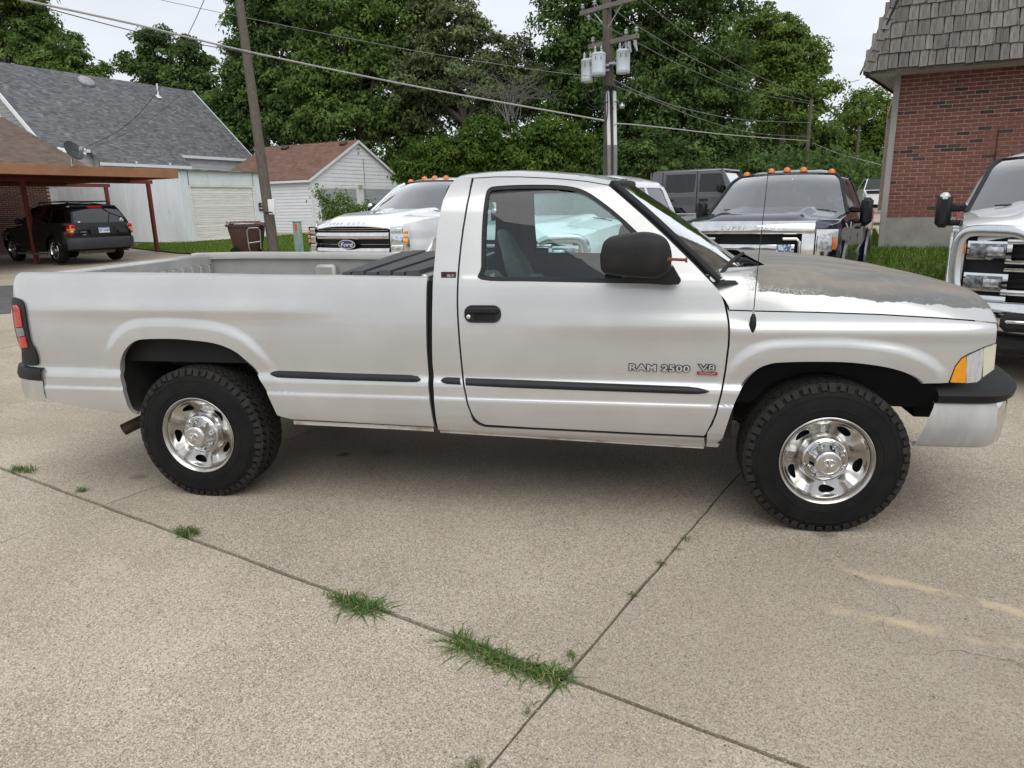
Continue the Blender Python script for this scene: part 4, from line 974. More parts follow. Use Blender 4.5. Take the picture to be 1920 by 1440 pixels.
# ---- clump of vine shrub growing up the white garage
def stem_shrub(name, label, px, depth, n, size, m, seed, cat='shrub'):
    r = np.random.default_rng(seed); p0 = at_g(px[0][0], px[0][1]); root = empty(name, tuple(p0), label=label, cat=cat); st = MB(); P = []; 
    for (u0, v0, u1, v1) in px[1]:
        a = at_d(u0, v0, depth); b = at_d(u1, v1, depth+r.uniform(-.4, .4)); mid = a.lerp(b, .55)+Vector((r.uniform(-.15, .15), r.uniform(-.2, .2), .1)); st.tube([a, mid, b], [.022, .014, .006], 5)
        for t in np.linspace(.25, 1, n): 
            q = (a.lerp(mid, t*2) if t < .5 else mid.lerp(b, t*2-1)); P += [np.array(q)+r.normal(size=3)*np.array([.16, .16, .13]) for _ in range(9)]
    P = np.array(P); quads_obj('foliage', leaves(P, np.tile([[.2, -.5, .7]], (len(P), 1)), size, r, .5), np.clip(r.normal(.5, .25, len(P)), 0, 1), m, root); st.build('stem', bark, root)
stem_shrub('vine_shrub', 'straggly green shrub climbing in front of the white garage doors', ((640, 440), [(640, 425, 600, 362), (640, 425, 592, 352), (642, 425, 625, 372), (645, 425, 641, 362), (645, 425, 655, 372), (648, 425, 668, 385), (650, 425, 690, 382), (640, 425, 612, 395), (650, 425, 678, 398), (645, 425, 632, 392), (652, 425, 700, 398), (640, 425, 604, 408)]), 30.6, 16, .15, lm_shrub, 77)
# ---- poles
wood = mat('pole_wood', (.135, .112, .088), .92, c2=(.085, .07, .056), sc_=3, stretch=(9, 9, .35), detail=7, c3=(.20, .175, .145), sc3=2, lo3=.58, hi3=.75, bump=.5, bsc=30)
def pole(name, label, pts, rads, cat='utility pole', **k):
    r_ = empty(name, tuple(pts[0]), label=label, cat=cat, **k); MB().tube(pts, rads, 14).build('pole', wood, r_, sharp=60); return r_
lp0, lp1 = at_g(515, 478), at_d(436, -90, 21.0)
lp = pole('utility_pole', 'leaning weathered wooden pole beside the corrugated garage', [lp0-Vector((0, 0, .2)), lp0.lerp(lp1, .5), lp1], [.165, .145, .115])
o = MB().cbox(-.10, .10, -.02, .05, -.22, .22, .01).build('meter_tag', white_paint, None); place_local(o, lp, Matrix.Translation(at_d(509, 388, 21.15)))
kb = MB(); kb.tube([at_d(497, 398, 21.4), at_d(508, 398, 21.0), at_d(513, 400, 21.3)], .02, 6); kb.build('strap', black_plastic, lp)
TPX, TPY = -2.10, 19.9
tz0 = gz(TPX, TPY)
def tp(u, v): return at_y(u, v, TPY)
ptop = tp(1133, -140)
tpole = pole('transformer_pole', 'tall wooden utility pole carrying three grey transformers', [Vector((TPX, TPY, tz0-.2)), Vector((TPX, TPY, 5)), Vector((ptop.x, TPY, ptop.z))], [.175, .155, .125])
galv = mat('galvanised', (.45, .46, .47), .4, .7); xarm_m = mat('crossarm_wood', (.22, .20, .18), .9, c2=(.14, .125, .11), sc_=3, stretch=(1, 1, 6), bump=.4, bsc=30)
insul = mat('insulator_glass', (.30, .32, .34), .25, coat=.5, c2=(.42, .44, .46), sc_=8)
AD = Vector((.80, -.60, 0)).normalized()                  # crossarm direction: its right end comes forward
def arm(cu, cv, half0, half1, name='crossarm', th=.12):
    c = tp(cu, cv)-Vector((-.60*.16, .80*.16, 0)); o = MB().bbox(-half0, half1, -.055, .055, -th/2, th/2).build(name, xarm_m, None, smooth=False); place_local(o, tpole, frame(c, AD, UP.cross(AD))); return c
def pin(p, parent, s=1.0, down=False):
    g = -1 if down else 1
    MB().lathe([(.012, 0), (.012, .06*g), (.05*s, .065*g), (.06*s, .10*g), (.035*s, .12*g), (.055*s, .15*g), (.03*s, .19*g), (0, .20*g)], p, 'z', 12).build('insulator', insul, parent)
c1 = arm(1133, 14, 1.05, 1.05); c2 = arm(1143, 80, .92, .95)
for s in (-.98, -.5, .55, .98): pin(c1+AD*s+UP*.06, tpole)
for s in (-.78, .5, .88): pin(c2+AD*s+UP*.06, tpole)
for s in (-.72,): pin(c1+AD*s-UP*.06, tpole, .9, True)
bs = MB()
for c, s in ((c1, .55), (c2, .52)):
    for g in (-1, 1): bs.tube([c+AD*s*g-UP*.05, c-UP*.62], .018, 6)
bs.build('brace', galv, tpole)
for s in (.62, .84):
    p = c2+AD*s-UP*.10; MB().tube([p, p-UP*.10, p-UP*.30+AD*.08], [.045, .05, .02], 8).build('fuse_cutout', insul, tpole)
can_m = mat('transformer_grey', (.58, .63, .66), .4, .1, c2=(.50, .54, .56), sc_=3, stretch=(1, 1, .4), c3=(.32, .33, .32), sc3=3, lo3=.66, hi3=.78)
for (u, v0, v1, dy, rad) in ((1102, 110, 154, -.28, .20), (1122, 98, 142, -.5, .205), (1168, 92, 138, -.42, .20)):
    a, b = at_y(u, v1, TPY+dy), at_y(u, v0, TPY+dy); h = b.z-a.z
    tr = MB().lathe([(rad*.93, .0), (rad, .02), (rad, h*.10), (rad*1.02, h*.12), (rad, h*.14), (rad, h*.86), (rad*1.05, h*.88), (rad*1.05, h*.92), (rad*.9, h*.97), (rad*.4, h*1.0), (0, h*1.0)], a, 'z', 24).build('transformer', can_m, tpole)
    for sx in (-.10, .08):
        q = a+Vector((sx, -.02, h*.97)); MB().lathe([(.02, 0), (.045, .02), (.03, .05), (.045, .075), (.028, .10), (.042, .125), (.02, .16), (.012, .2), (0, .2)], q, 'z', 10).build('bushing', insul, tr)
    for sx in (-.07, .09): MB().tube([a+Vector((sx, -rad*.98, h*.8)), a+Vector((sx, -rad*1.12, h*.76)), a+Vector((sx, -rad*1.12, h*.62))], .008, 6).build('lug', black_plastic, tr)
    MB().bbox(min(a.x, TPX), max(a.x, TPX), TPY+dy*.5-.04, TPY+dy*.5+.04, a.z+h*.45, a.z+h*.55).build('bracket', galv, tpole)
for (u0, u1, m_) in ((1139, 1143, white_paint), (1152, 1153.5, galv)):
    a, b, c = at_y(u0, 163, TPY-.22), at_y((u0+u1)/2+1, 272, TPY-.22), at_y(u1+2, 345, TPY-.2)
    MB().tube([a, b], .055, 10).build('conduit', white_paint, tpole); MB().tube([b, Vector((c.x, c.y, tz0))], .062, 10).build('conduit', mat('grey_conduit', (.26, .265, .27), .6, c2=(.22, .22, .225)), tpole)
    MB().tube([a-UP*.1, a+UP*.03], .09, 10).build('weatherhead', black_plastic, tpole)
cb = MB(); r = np.random.default_rng(9)
for (u0, v0, um, vm, u1, v1) in ((1092, 150, 1098, 225, 1140, 190), (1098, 158, 1110, 215, 1136, 175), (1112, 145, 1118, 195, 1138, 168), (1128, 142, 1130, 180, 1140, 162), (1184, 108, 1196, 150, 1190, 165), (1175, 138, 1180, 200, 1150, 165), (1190, 165, 1178, 205, 1152, 190), (1138, 170, 1142, 215, 1135, 235), (1140, 165, 1152, 190, 1146, 215), (1148, 160, 1140, 185, 1150, 205), (1100, 200, 1120, 215, 1130, 190)):
    q = [np.array(at_y(a, b, TPY-.3-.1*r.random())) for a, b in ((u0, v0), (um, vm), (u1, v1))]; cb.tube([q[0]*(1-t)**2+q[1]*2*t*(1-t)+q[2]*t*t for t in np.linspace(0, 1, 12)], .016, 5)
cb.build('cable_loop', black_plastic, tpole, kind='stuff')
p = at_y(1166, 200, TPY-.3); MB().lathe([(.03, .12), (.07, .08), (.09, 0), (.05, -.05), (0, -.05)], p, 'z', 10).build('street_light_eye', galv, tpole)
for nm, u, vt, d, lab in (('utility_pole', 1521, 187, 51, 'plain distant wooden pole rising above the dark blue truck cab'), ('utility_pole', 1611, 236, 63, 'farthest thin wooden pole near the brick building corner')):
    t_ = at_d(u, vt, d); b_ = Vector((t_.x, t_.y, min(gz(t_.x, t_.y), 2))); q = pole(nm, lab, [b_, b_.lerp(t_, .5), t_], [.15, .14, .12])
    MB().tube([t_-UP*.4+Vector((-.2, 0, 0)), t_-UP*.4+Vector((.2, 0, 0))], .04, 6).build('bracket', galv, q)
# ---- wires
wire_m = mat('wire_grey', (.22, .225, .23), .6, c2=(.17, .17, .175)); wire_w = mat('wire_pale', (.42, .42, .41), .5, c2=(.36, .36, .35)); wire_k = mat('wire_black', (.03, .03, .032), .6, c2=(.04, .04, .04))
def wire(label, pts, r_, m, name='overhead_wire'):
    q = [np.array(at_d(*p)) for p in pts]; q = smooth_line(q, 10); o = MB().tube([tuple(p) for p in q], r_, 6).build(name, m); tag(o, label, 'wire', 'overhead wires'); return o
wire('thick pale cable sloping across the left sky to the transformer pole', [(-60, -22, 12), (250, 45, 14), (480, 100, 16.5), (800, 166, 19.3), (1133, 226, 20.2)], .021, wire_w)
wire('thin wire slung just under the thick pale cable at top left', [(60, 8, 12.4), (250, 58, 14.1), (380, 84, 15.3), (480, 102.5, 16.5)], .009, wire_k)
wire('thin wire high on the left reaching the transformer cans', [(270, -7, 22), (440, 29, 22), (760, 92, 22), (1000, 130, 22), (1108, 143, 21)], .009, wire_m)
wire('black service wire dropping from the sky onto the grey roof', [(388, -12, 21), (352, 66, 24), (290, 178, 28), (230, 240, 30), (165, 274, 31)], .012, wire_k)
wire('faint second wire running down the grey roof slope', [(350, 170, 36), (280, 225, 34), (220, 258, 32), (175, 275, 31)], .009, wire_k)
wire('thick pale cable leaving the transformer pole to the right', [(1152, 235, 20.1), (1166, 232, 20.6), (1250, 240, 24), (1380, 254, 34), (1516, 264, 51)], .022, wire_w)
wire('topmost wire running right from the pole top', [(1150, -40, 20), (1215, 8, 21.5), (1310, 80, 27), (1420, 142, 38), (1519, 184, 51)], .010, wire_m)
wire('second wire running right from the upper crossarm', [(1152, 19, 19.6), (1210, 58, 21.5), (1310, 115, 27), (1420, 166, 38), (1519, 190, 51)], .010, wire_m)
wire('third wire running right from the left end of the upper crossarm', [(1096, 29, 20.3), (1180, 72, 21.5), (1290, 128, 27), (1400, 172, 38), (1519, 194, 51)], .010, wire_m)
wire('sagging wire running right below the transformer cans', [(1150, 149, 20), (1210, 178, 22), (1290, 205, 27), (1400, 225, 38), (1519, 230, 51)], .012, wire_m)
wire('lowest faint wire against the maple', [(1150, 160, 20), (1230, 190, 22), (1320, 225, 28), (1420, 250, 38), (1519, 256, 51)], .009, wire_m)
wire('wire descending from the far pole to the brick building', [(1523, 268, 51), (1570, 287, 42), (1610, 298, 32), (1652, 309, 20)], .010, wire_w)
wire('short pale wire above the far poles meeting the mansard corner', [(1519, 172, 51), (1570, 160, 30), (1611, 150, 12.2)], .006, wire_m)
# ================================================================ THE SILVER PICKUP
YC = 1.01
_ctl = np.array([(.30, .085), (.44, .056), (.455, .040), (.475, .027), (.51, .017), (.56, .010), (.62, .005), (.645, .004), (.655, .006), (.662, .011), (.70, .0125), (.718, .013),
                 (.735, .017), (.752, .027), (.765, .034), (.785, .0355), (.82, .034), (.86, .0325), (.90, .032), (.95, .0325), (1.0, .035), (1.05, .039), (1.10, .0445), (1.15, .0515), (1.20, .060), (1.24, .069), (1.28, .081), (1.31, .096), (1.36, .13)])
_zz = np.linspace(.30, 1.36, 1061)
_k = np.exp(-np.linspace(-3, 3, 15)**2/2); _k /= _k.sum()
_yy = np.interp(_zz, _ctl[:, 0], _ctl[:, 1]); _yy = np.convolve(np.pad(_yy, 7, mode='edge'), _k, 'valid')
def prof(z): return np.interp(z, _zz, _yy)
def unp(poly, Yf):
    out = []
    for u, v in poly:
        Y = .03
        for _ in range(14):
            p = at_y(u, v, Y); Y = .4*Y+.6*float(np.asarray(Yf(np.array([p.x]), np.array([p.z]))).ravel()[0])
        out.append((p.x, p.z))
    return out
def pla(x):                                   # plan curve of the nose and the tail
    return .21*np.clip((x-.42)/.55, 0, None)**2.6 + .10*np.clip((-4.30-x)/.32, 0, None)**2.6
def swoosh(x, z):
    f = smst(-1.75, -.55, x)*.016*np.exp(-((z-1.05-.01*(x+.4))/.055)**2)*(x > -2.0)
    r = smst(-2.35, -3.1, x)*smst(-4.75, -3.9, x)*.013*np.exp(-((z-1.115)/.05)**2)*(x < -2.0)
    return f+r
ARCH_F = ARCH_R = None
def lower(x, z):
    x = np.asarray(x, float); z = np.asarray(z, float)
    y = prof(np.minimum(z, 1.36)) - swoosh(x, z) + pla(x)
    P = np.stack([x.ravel(), z.ravel()], 1)
    for A, zlo in ((ARCH_F, .70), (ARCH_R, .66)):
        if A is None: continue
        lo = A.min(0)-.2; hi = A.max(0)+.2
        k = (P[:, 0] > lo[0]) & (P[:, 0] < hi[0]) & (P[:, 1] > lo[1])
        if k.any():
            d = dist_poly(P[k], A, False)
            g = np.zeros(len(P)); g[k] = .014*(1-smst(.068, .122, d))*smst(.64, .92, P[k][:, 1])
            y = y-g.reshape(y.shape)
    return y
def shoulder(x, z):                            # fender rounds over towards the hood seam
    k = smst(-.75, -.35, x)
    return k*(.11*np.clip((z-1.0)/.13, 0, None)**2.2)
def fenderY(x, z): return lower(x, z)+shoulder(np.asarray(x, float), np.asarray(z, float))
def cabY(x, z):
    z = np.asarray(z, float); t = np.clip(z-1.285, 0, None)
    return np.where(z < 1.285, lower(x, np.minimum(z, 1.285)), float(prof(1.285))+.33*t+2.4*np.clip(z-1.60, 0, None)**2)
ARCH_R = np.array(smooth_line(unp([(260, 777), (243, 768), (231, 735), (227, 700), (230, 672), (240, 652), (256, 639), (276, 635), (325, 634.5), (361, 637), (405, 643), (441, 657), (466, 678), (484, 702), (500, 733), (520, 779)], lower), 14))
ARCH_F = np.array(smooth_line(unp([(1351, 831), (1360, 806), (1374, 765), (1393, 721), (1417, 693), (1444, 681), (1475, 678), (1533, 677), (1592, 678.5), (1650, 685.5), (1689, 695), (1715, 707), (1728, 719)], lower), 14))

paint = mat('silver_paint', (.575, .57, .558), .31, .52, coat=1.0, c2=(.52, .517, .506), sc_=2.5, crough=.015, rvar=.03)
paint_in = mat('bed_inner_paint', (.44, .432, .41), .42, .2, coat=.3, c2=(.385, .375, .355), sc_=6, c3=(.27, .22, .18), sc3=3, lo3=.70, hi3=.8)
cream = paint
def add_dirt(m):
    """road grime gathering low on the panels"""
    t = m.node_tree; b = t.nodes['Principled BSDF']; l = t.links.new
    src = b.inputs['Base Color'].links[0].from_socket
    g = N(t, 'ShaderNodeTexCoord'); s = N(t, 'ShaderNodeSeparateXYZ'); l(g.outputs['Object'], s.inputs[0])
    n = N(t, 'ShaderNodeTexNoise'); n.inputs['Scale'].default_value = 3.2; n.inputs['Detail'].default_value = 7; l(g.outputs['Object'], n.inputs[0])
    a = N(t, 'ShaderNodeMath', operation='MULTIPLY_ADD'); l(n.outputs[0], a.inputs[0]); a.inputs[1].default_value = -.30; l(s.outputs['Z'], a.inputs[2])
    r = N(t, 'ShaderNodeMapRange'); r.inputs[1].default_value = .42; r.inputs[2].default_value = .28; r.inputs[4].default_value = .22; l(a.outputs[0], r.inputs[0])
    x = N(t, 'ShaderNodeMixRGB'); l(r.outputs[0], x.inputs[0]); l(src, x.inputs[1]); x.inputs[2].default_value = (.34, .30, .25, 1); l(x.outputs[0], b.inputs['Base Color'])
add_dirt(paint)

LEDGED = (lower, fenderY, cabY)
truck = empty('pickup_truck', (-1.71, YC, 0), label='silver regular cab long bed pickup with a peeling hood, parked side on in the foreground', cat='pickup truck')
def both(name, poly, Yf, m=None, holes=(), step=.03, bstep=.02, edge=.03, far=True, label=None, farlabel=None, arch=None):
    ex = dr_ = None
    if arch is not None:
        q = resample([tuple(p) for p in arch], .012, False); t_ = np.gradient(q, axis=0); t_ /= np.linalg.norm(t_, axis=1)[:, None]; nn = np.stack([-t_[:, 1], t_[:, 0]], 1)
        if ((q-q.mean(0))*nn).sum() < 0: nn = -nn
        ex = np.concatenate([q+nn*d for d in (.012, .03, .05, .064, .074, .083, .091, .099, .107, .116, .126, .138, .155)])
        dd = dist_poly(ex, arch, False); exp_d = np.repeat([.012, .03, .05, .064, .074, .083, .091, .099, .107, .116, .126, .138, .155], len(q)); ex = ex[np.abs(dd-exp_d) < .003]
        dr0 = lambda P: dist_poly(P, arch, False) < .165
    if Yf in LEDGED:
        q0 = np.array(poly); zr_ = (.625, .638, .647, .653, .658, .664, .672, .69, .712, .722, .731, .740, .748, .756, .764, .773, .784, .80)
        rws = np.array([(x, z) for z in zr_ for x in np.arange(q0[:, 0].min()+.01, q0[:, 0].max(), .03)])
        if arch is not None: rws = rws[dist_poly(rws, arch, False) > .165]
        ex = rws if ex is None else np.concatenate([ex, rws]); a0 = arch
        dr_ = (lambda P: ((P[:, 1] > .615) & (P[:, 1] < .81)) | (dr0(P) if a0 is not None else False))
    o = panel(poly, Yf, holes, step, bstep, edge, extra=ex, drop=dr_).build(name, m or paint, truck, label=label, fix=False)
    if far: panel(poly, Yf, holes, step*1.6, bstep*1.6, edge, sgn=-1, yc=YC).build(name, m or paint, truck, label=farlabel, fix=False)
    return o
# --- outlines, surveyed on the photograph
bed_poly = unp([(30, 517), (34, 514), (155, 514), (361, 516), (480, 518.5), (640, 519.5), (801, 522), (799.5, 540), (798.8, 600), (799.8, 657), (803, 729), (809, 775), (814, 800), (700, 794), (547, 786), (521, 779)], lower)
bed_poly += [tuple(p) for p in ARCH_R[::-1][1:-1]]
bed_poly += unp([(259, 777.5), (202, 772), (145, 761.5), (91, 751), (70, 729), (54, 704), (47, 685), (70, 684), (67, 658), (57, 640), (49, 600), (45, 572), (35, 561), (24, 559), (24.5, 534)], lower)
bed_side = both('bed_side', bed_poly, lower, step=.018, bstep=.014, arch=ARCH_R)
seamR = [(888, 334), (881, 365), (874.5, 397), (869, 430), (864.7, 463), (861, 500), (859, 533), (858.3, 565), (859, 592), (863, 650), (868.6, 708), (878, 759), (884, 775), (891, 786), (900, 793), (910, 797)]
seamB = [(1000, 802.5), (1092, 807), (1200, 812.5), (1320, 818)]
seamF = [(1322, 817), (1331, 800), (1341, 778), (1349, 748), (1355, 720), (1359.5, 694), (1362.6, 669.5), (1365.5, 646), (1366.5, 623), (1365.5, 604), (1362.6, 588), (1358.5, 569), (1353, 553), (1346, 541), (1335, 529.5)]
apil = [(1300, 493), (1250, 444), (1200, 398), (1160, 363), (1141, 347)]
top = [(1100, 340), (1060, 336), (1030, 334), (975, 331.5), (930, 331.5), (888, 334)]
door_px = seamR+seamB+seamF+apil+top[:-1]
door_poly = inset(unp(door_px, cabY), .0028)
win_px = smooth_line([(902.5, 524.5), (902, 500), (903, 440), (906, 395), (911, 363), (917, 353), (930, 349), (976, 346.5), (1034, 346.5), (1072, 350), (1100, 359), (1131, 379.5), (1162, 404.5), (1193, 433), (1230, 470), (1262, 505), (1276, 522), (1273, 531.5), (1255, 532.5), (1150, 531), (1000, 528)], 4, True)
win_poly = unp([tuple(p) for p in win_px], cabY)
door = both('door', door_poly, cabY, holes=[win_poly], step=.02, bstep=.015)
cs_px = [(855, 334), (870, 331), (884.5, 333.5)]+[(u-2.4, v) for u, v in seamR[1:-3]]+[(887, 790), (897, 797), (909, 801)]+[(u, v+3.2) for u, v in seamB]+[(1322, 836.5), (1200, 830), (1060, 822), (900, 811), (822, 806), (817, 780), (814, 745), (811, 680), (810.2, 620), (811, 560), (812, 525), (815, 490), (818, 452), (821, 424), (831, 376), (845, 346)]
cab_side = both('cab_side', unp(cs_px, cabY), cabY, step=.022, bstep=.015)
fen_px = [(1324.5, 837.5), (1326, 812), (1336, 797)]+[(u+2.6, v) for u, v in seamF[2:-2]]+[(1358, 560), (1366, 583)]
hood_seam_px = [(1366, 583), (1413, 584.5), (1533, 587), (1592, 589), (1650, 591), (1710, 594.5), (1767, 598), (1820, 602), (1868, 607)]
fen_poly = unp(fen_px[:-1]+hood_seam_px, fenderY)+unp([(1868.5, 625), (1867, 642), (1845, 650), (1820, 660.5), (1802, 670.5), (1790, 686), (1778, 717.5), (1739, 718.7)], fenderY)+[tuple(p) for p in ARCH_F[::-1][1:-1]]+unp([(1346, 838.5)], lower)
fender = both('fender', fen_poly, fenderY, step=.016, bstep=.012, arch=ARCH_F)
# black weatherstrip round the window + glass
wi = inset(win_poly, .020)
both('window_seal', win_poly, lambda x, z: cabY(x, z)+.004, black_plastic, holes=[wi], step=.05, bstep=.03, edge=.02)
tinted = glass('side_glass', (.76, .92, .905), 1.1)
both('door_glass', inset(win_poly, .016), lambda x, z: cabY(x, z)+.012, tinted, step=.08, bstep=.05, edge=0)
# inner door trim and pillar trim (grey)
tr_poly = inset(unp(door_px, cabY), -.004)
both('door_trim', tr_poly, lambda x, z: cabY(x, z)+.045+.03*smst(1.28, 1.22, z), grey_trim, holes=[inset(win_poly, .014)], step=.06, bstep=.05, edge=.02)
both('pillar_trim', inset(unp([(855, 336), (886, 336)]+seamR[1:11]+[(812, 700), (812, 525), (818, 452), (831, 376)], cabY), -.004), lambda x, z: cabY(x, z)+.055, grey_trim, step=.08, bstep=.06, edge=.02)
# --- roof: a crowned grid between the two roof edges
edge_px = [(858, 333.5), (868, 331.5), (888, 333.3), (930, 330.8), (975, 330.8), (1030, 333.3), (1060, 335.3), (1100, 339.3), (1141, 346.3)]
edge = np.array(unp(edge_px, cabY)); eX = edge[:, 0]
crown_px = [(857, 331), (871, 326.8), (917, 320.2), (975, 317.6), (1034, 319.2), (1092, 324.5), (1143, 334.5), (1178, 340)]
cr = np.array([(lambda p: (p.x, p.z))(at_y(u, v, .62)) for u, v in crown_px])
xs = np.linspace(eX[0], eX[-1], 28); rows = []
for x in xs:
    ze = np.interp(x, eX, edge[:, 1]); ye = float(cabY(np.array([x]), np.array([ze]))[0]); zc_ = max(np.interp(x, cr[:, 0], cr[:, 1]), ze+.02)
    row = []
    for s in np.linspace(-1, 1, 41):
        t = math.copysign(abs(s)**.45, s)          # denser near the edges
        u = 1-abs(t)
        row.append((x+.075*smst(-1.4, -1.08, x)*(1-t*t), YC+t*(YC-ye), ze+(zc_-ze)*(1-(1-u)**5.0)))
    rows.append(row)
roof = MB(); roof.grid(rows); roof = roof.build('roof', paint, truck)
MB().grid([[(x, y, z-.035) for x, y, z in r] for r in rows]).build('headliner', mat('headliner', (.16, .165, .165), .95, c2=(.18, .185, .185)), truck)
# --- windshield
wsL = [np.array((p[0], float(cabY(np.array([p[0]]), np.array([p[1]]))[0]), p[1])) for p in unp([(1343, 526), (1300, 484), (1250, 436), (1200, 390), (1147, 344.5)], cabY)]
wsL = smooth_line(wsL, 4)
def ws_pt(p, t, off=0.0):
    y = p[1]+(2*(YC-p[1]))*t; return (p[0]+float(np.interp(p[2], [1.30, 1.75], [.225, .085]))*(1-(2*t-1)**2)+off, y, p[2]+.012*(1-(2*t-1)**2))
T = np.linspace(0, 1, 25)
MB().grid([[ws_pt(p, t) for t in T] for p in wsL]).build('windshield', glass('windshield_glass', (.76, .91, .885), 2.7), truck)
blk = MB()
for side in (0, 1):
    blk.tube([ws_pt(p, .004 if side == 0 else .996, .012) for p in wsL], .0165, 8)
blk.tube([ws_pt(wsL[-1], t, .004) for t in T], .016, 8)
blk.build('windshield_trim', black_plastic, truck)
# cowl under the windshield
base = wsL[0]
cw = []
for t in np.linspace(0, 1, 25):
    a = ws_pt(base, t)
    q = abs(2*t-1)**5
    cw.append([(a[0]-.06, a[1], a[2]-.02), (a[0]+.005, a[1], a[2]-.005), (a[0]-.004+.034*(1-q), a[1], a[2]-.008-.004*(1-q)), (a[0]-.002+.15*(1-q), a[1], a[2]-.011-.002*(1-q)), (a[0]+.21*(1-q), a[1], a[2]-.015-.035*(1-q))])
MB().grid(cw).build('cowl', black_plastic, truck)
wip = MB()
for y0, y1, xo in ((.35, .95, .05), (1.0, 1.6, .05)):
    t0, t1 = (y0-.17)/1.68, (y1-.17)/1.68
    a = Vector(ws_pt(wsL[1], t0, .03)); b = Vector(ws_pt(wsL[0], t1, .03))
    wip.tube([a, a.lerp(b, .5)+Vector((.01, 0, .012)), b], .009, 6)
    wip.tube([Vector(ws_pt(wsL[0], t1, .09))+Vector((0, 0, -.005)), a.lerp(b, .5)+Vector((.02, 0, .02))], .007, 6)
wip.tube([at_y(1347, 517, .20), at_y(1372, 490, .23), at_y(1394, 474, .27)], [.009, .011, .008], 6)
wip.tube([at_y(1376, 489, .25), at_y(1398, 487, .28), at_y(1420, 496, .30)], [.01, .012, .006], 6)
wip.build('wiper', black_plastic, truck)
# --- hood
seam = np.array(unp(hood_seam_px, fenderY)); 
sil_px = [(1395, 486), (1425, 486.5), (1456, 486), (1533, 489), (1611, 497), (1689, 510.6), (1767, 530), (1825, 553), (1856, 573), (1871, 588)]
sil = np.array([(lambda p: (p.x, p.z))(at_y(u, v, .80)) for u, v in sil_px])
hx = np.linspace(seam[0, 0]+.004, seam[-1, 0], 44); rows = []
Nn = 49
for x in hx:
    zs = np.interp(x, seam[:, 0], seam[:, 1])+.006; ys = float(fenderY(np.array([x]), np.array([zs-.004]))[0])+.001
    zc_ = np.interp(x, sil[:, 0], sil[:, 1]); row = []
    fr = smst(.4, .95, x)
    for s in np.linspace(-1, 1, Nn):
        t = math.copysign(1-(1-abs(s))**1.8, s) ; u = 1-abs(t)
        h = (1-(1-u)**(7+17*(1-smst(hx[0], hx[0]+.55, x))-1.5*smst(.2, .9, x)))
        bow = .07*smst(.3, .98, x)*(1-t*t)
        bk_ = (1-smst(hx[0], hx[0]+.5, x)); sh_ = -.095*smst(0, .80, h)*smst(.36, .10, u)+.20*smst(.06, .34, u)
        row.append((x+bow+bk_*sh_, YC+t*(YC-ys), zs+(zc_-zs)*h))
    rows.append(row)
front = rows[-1]
rows.append([(x+.012, y, z-.012) for x, y, z in front]); rows.append([(x+.014, y, z-.04) for x, y, z in front])
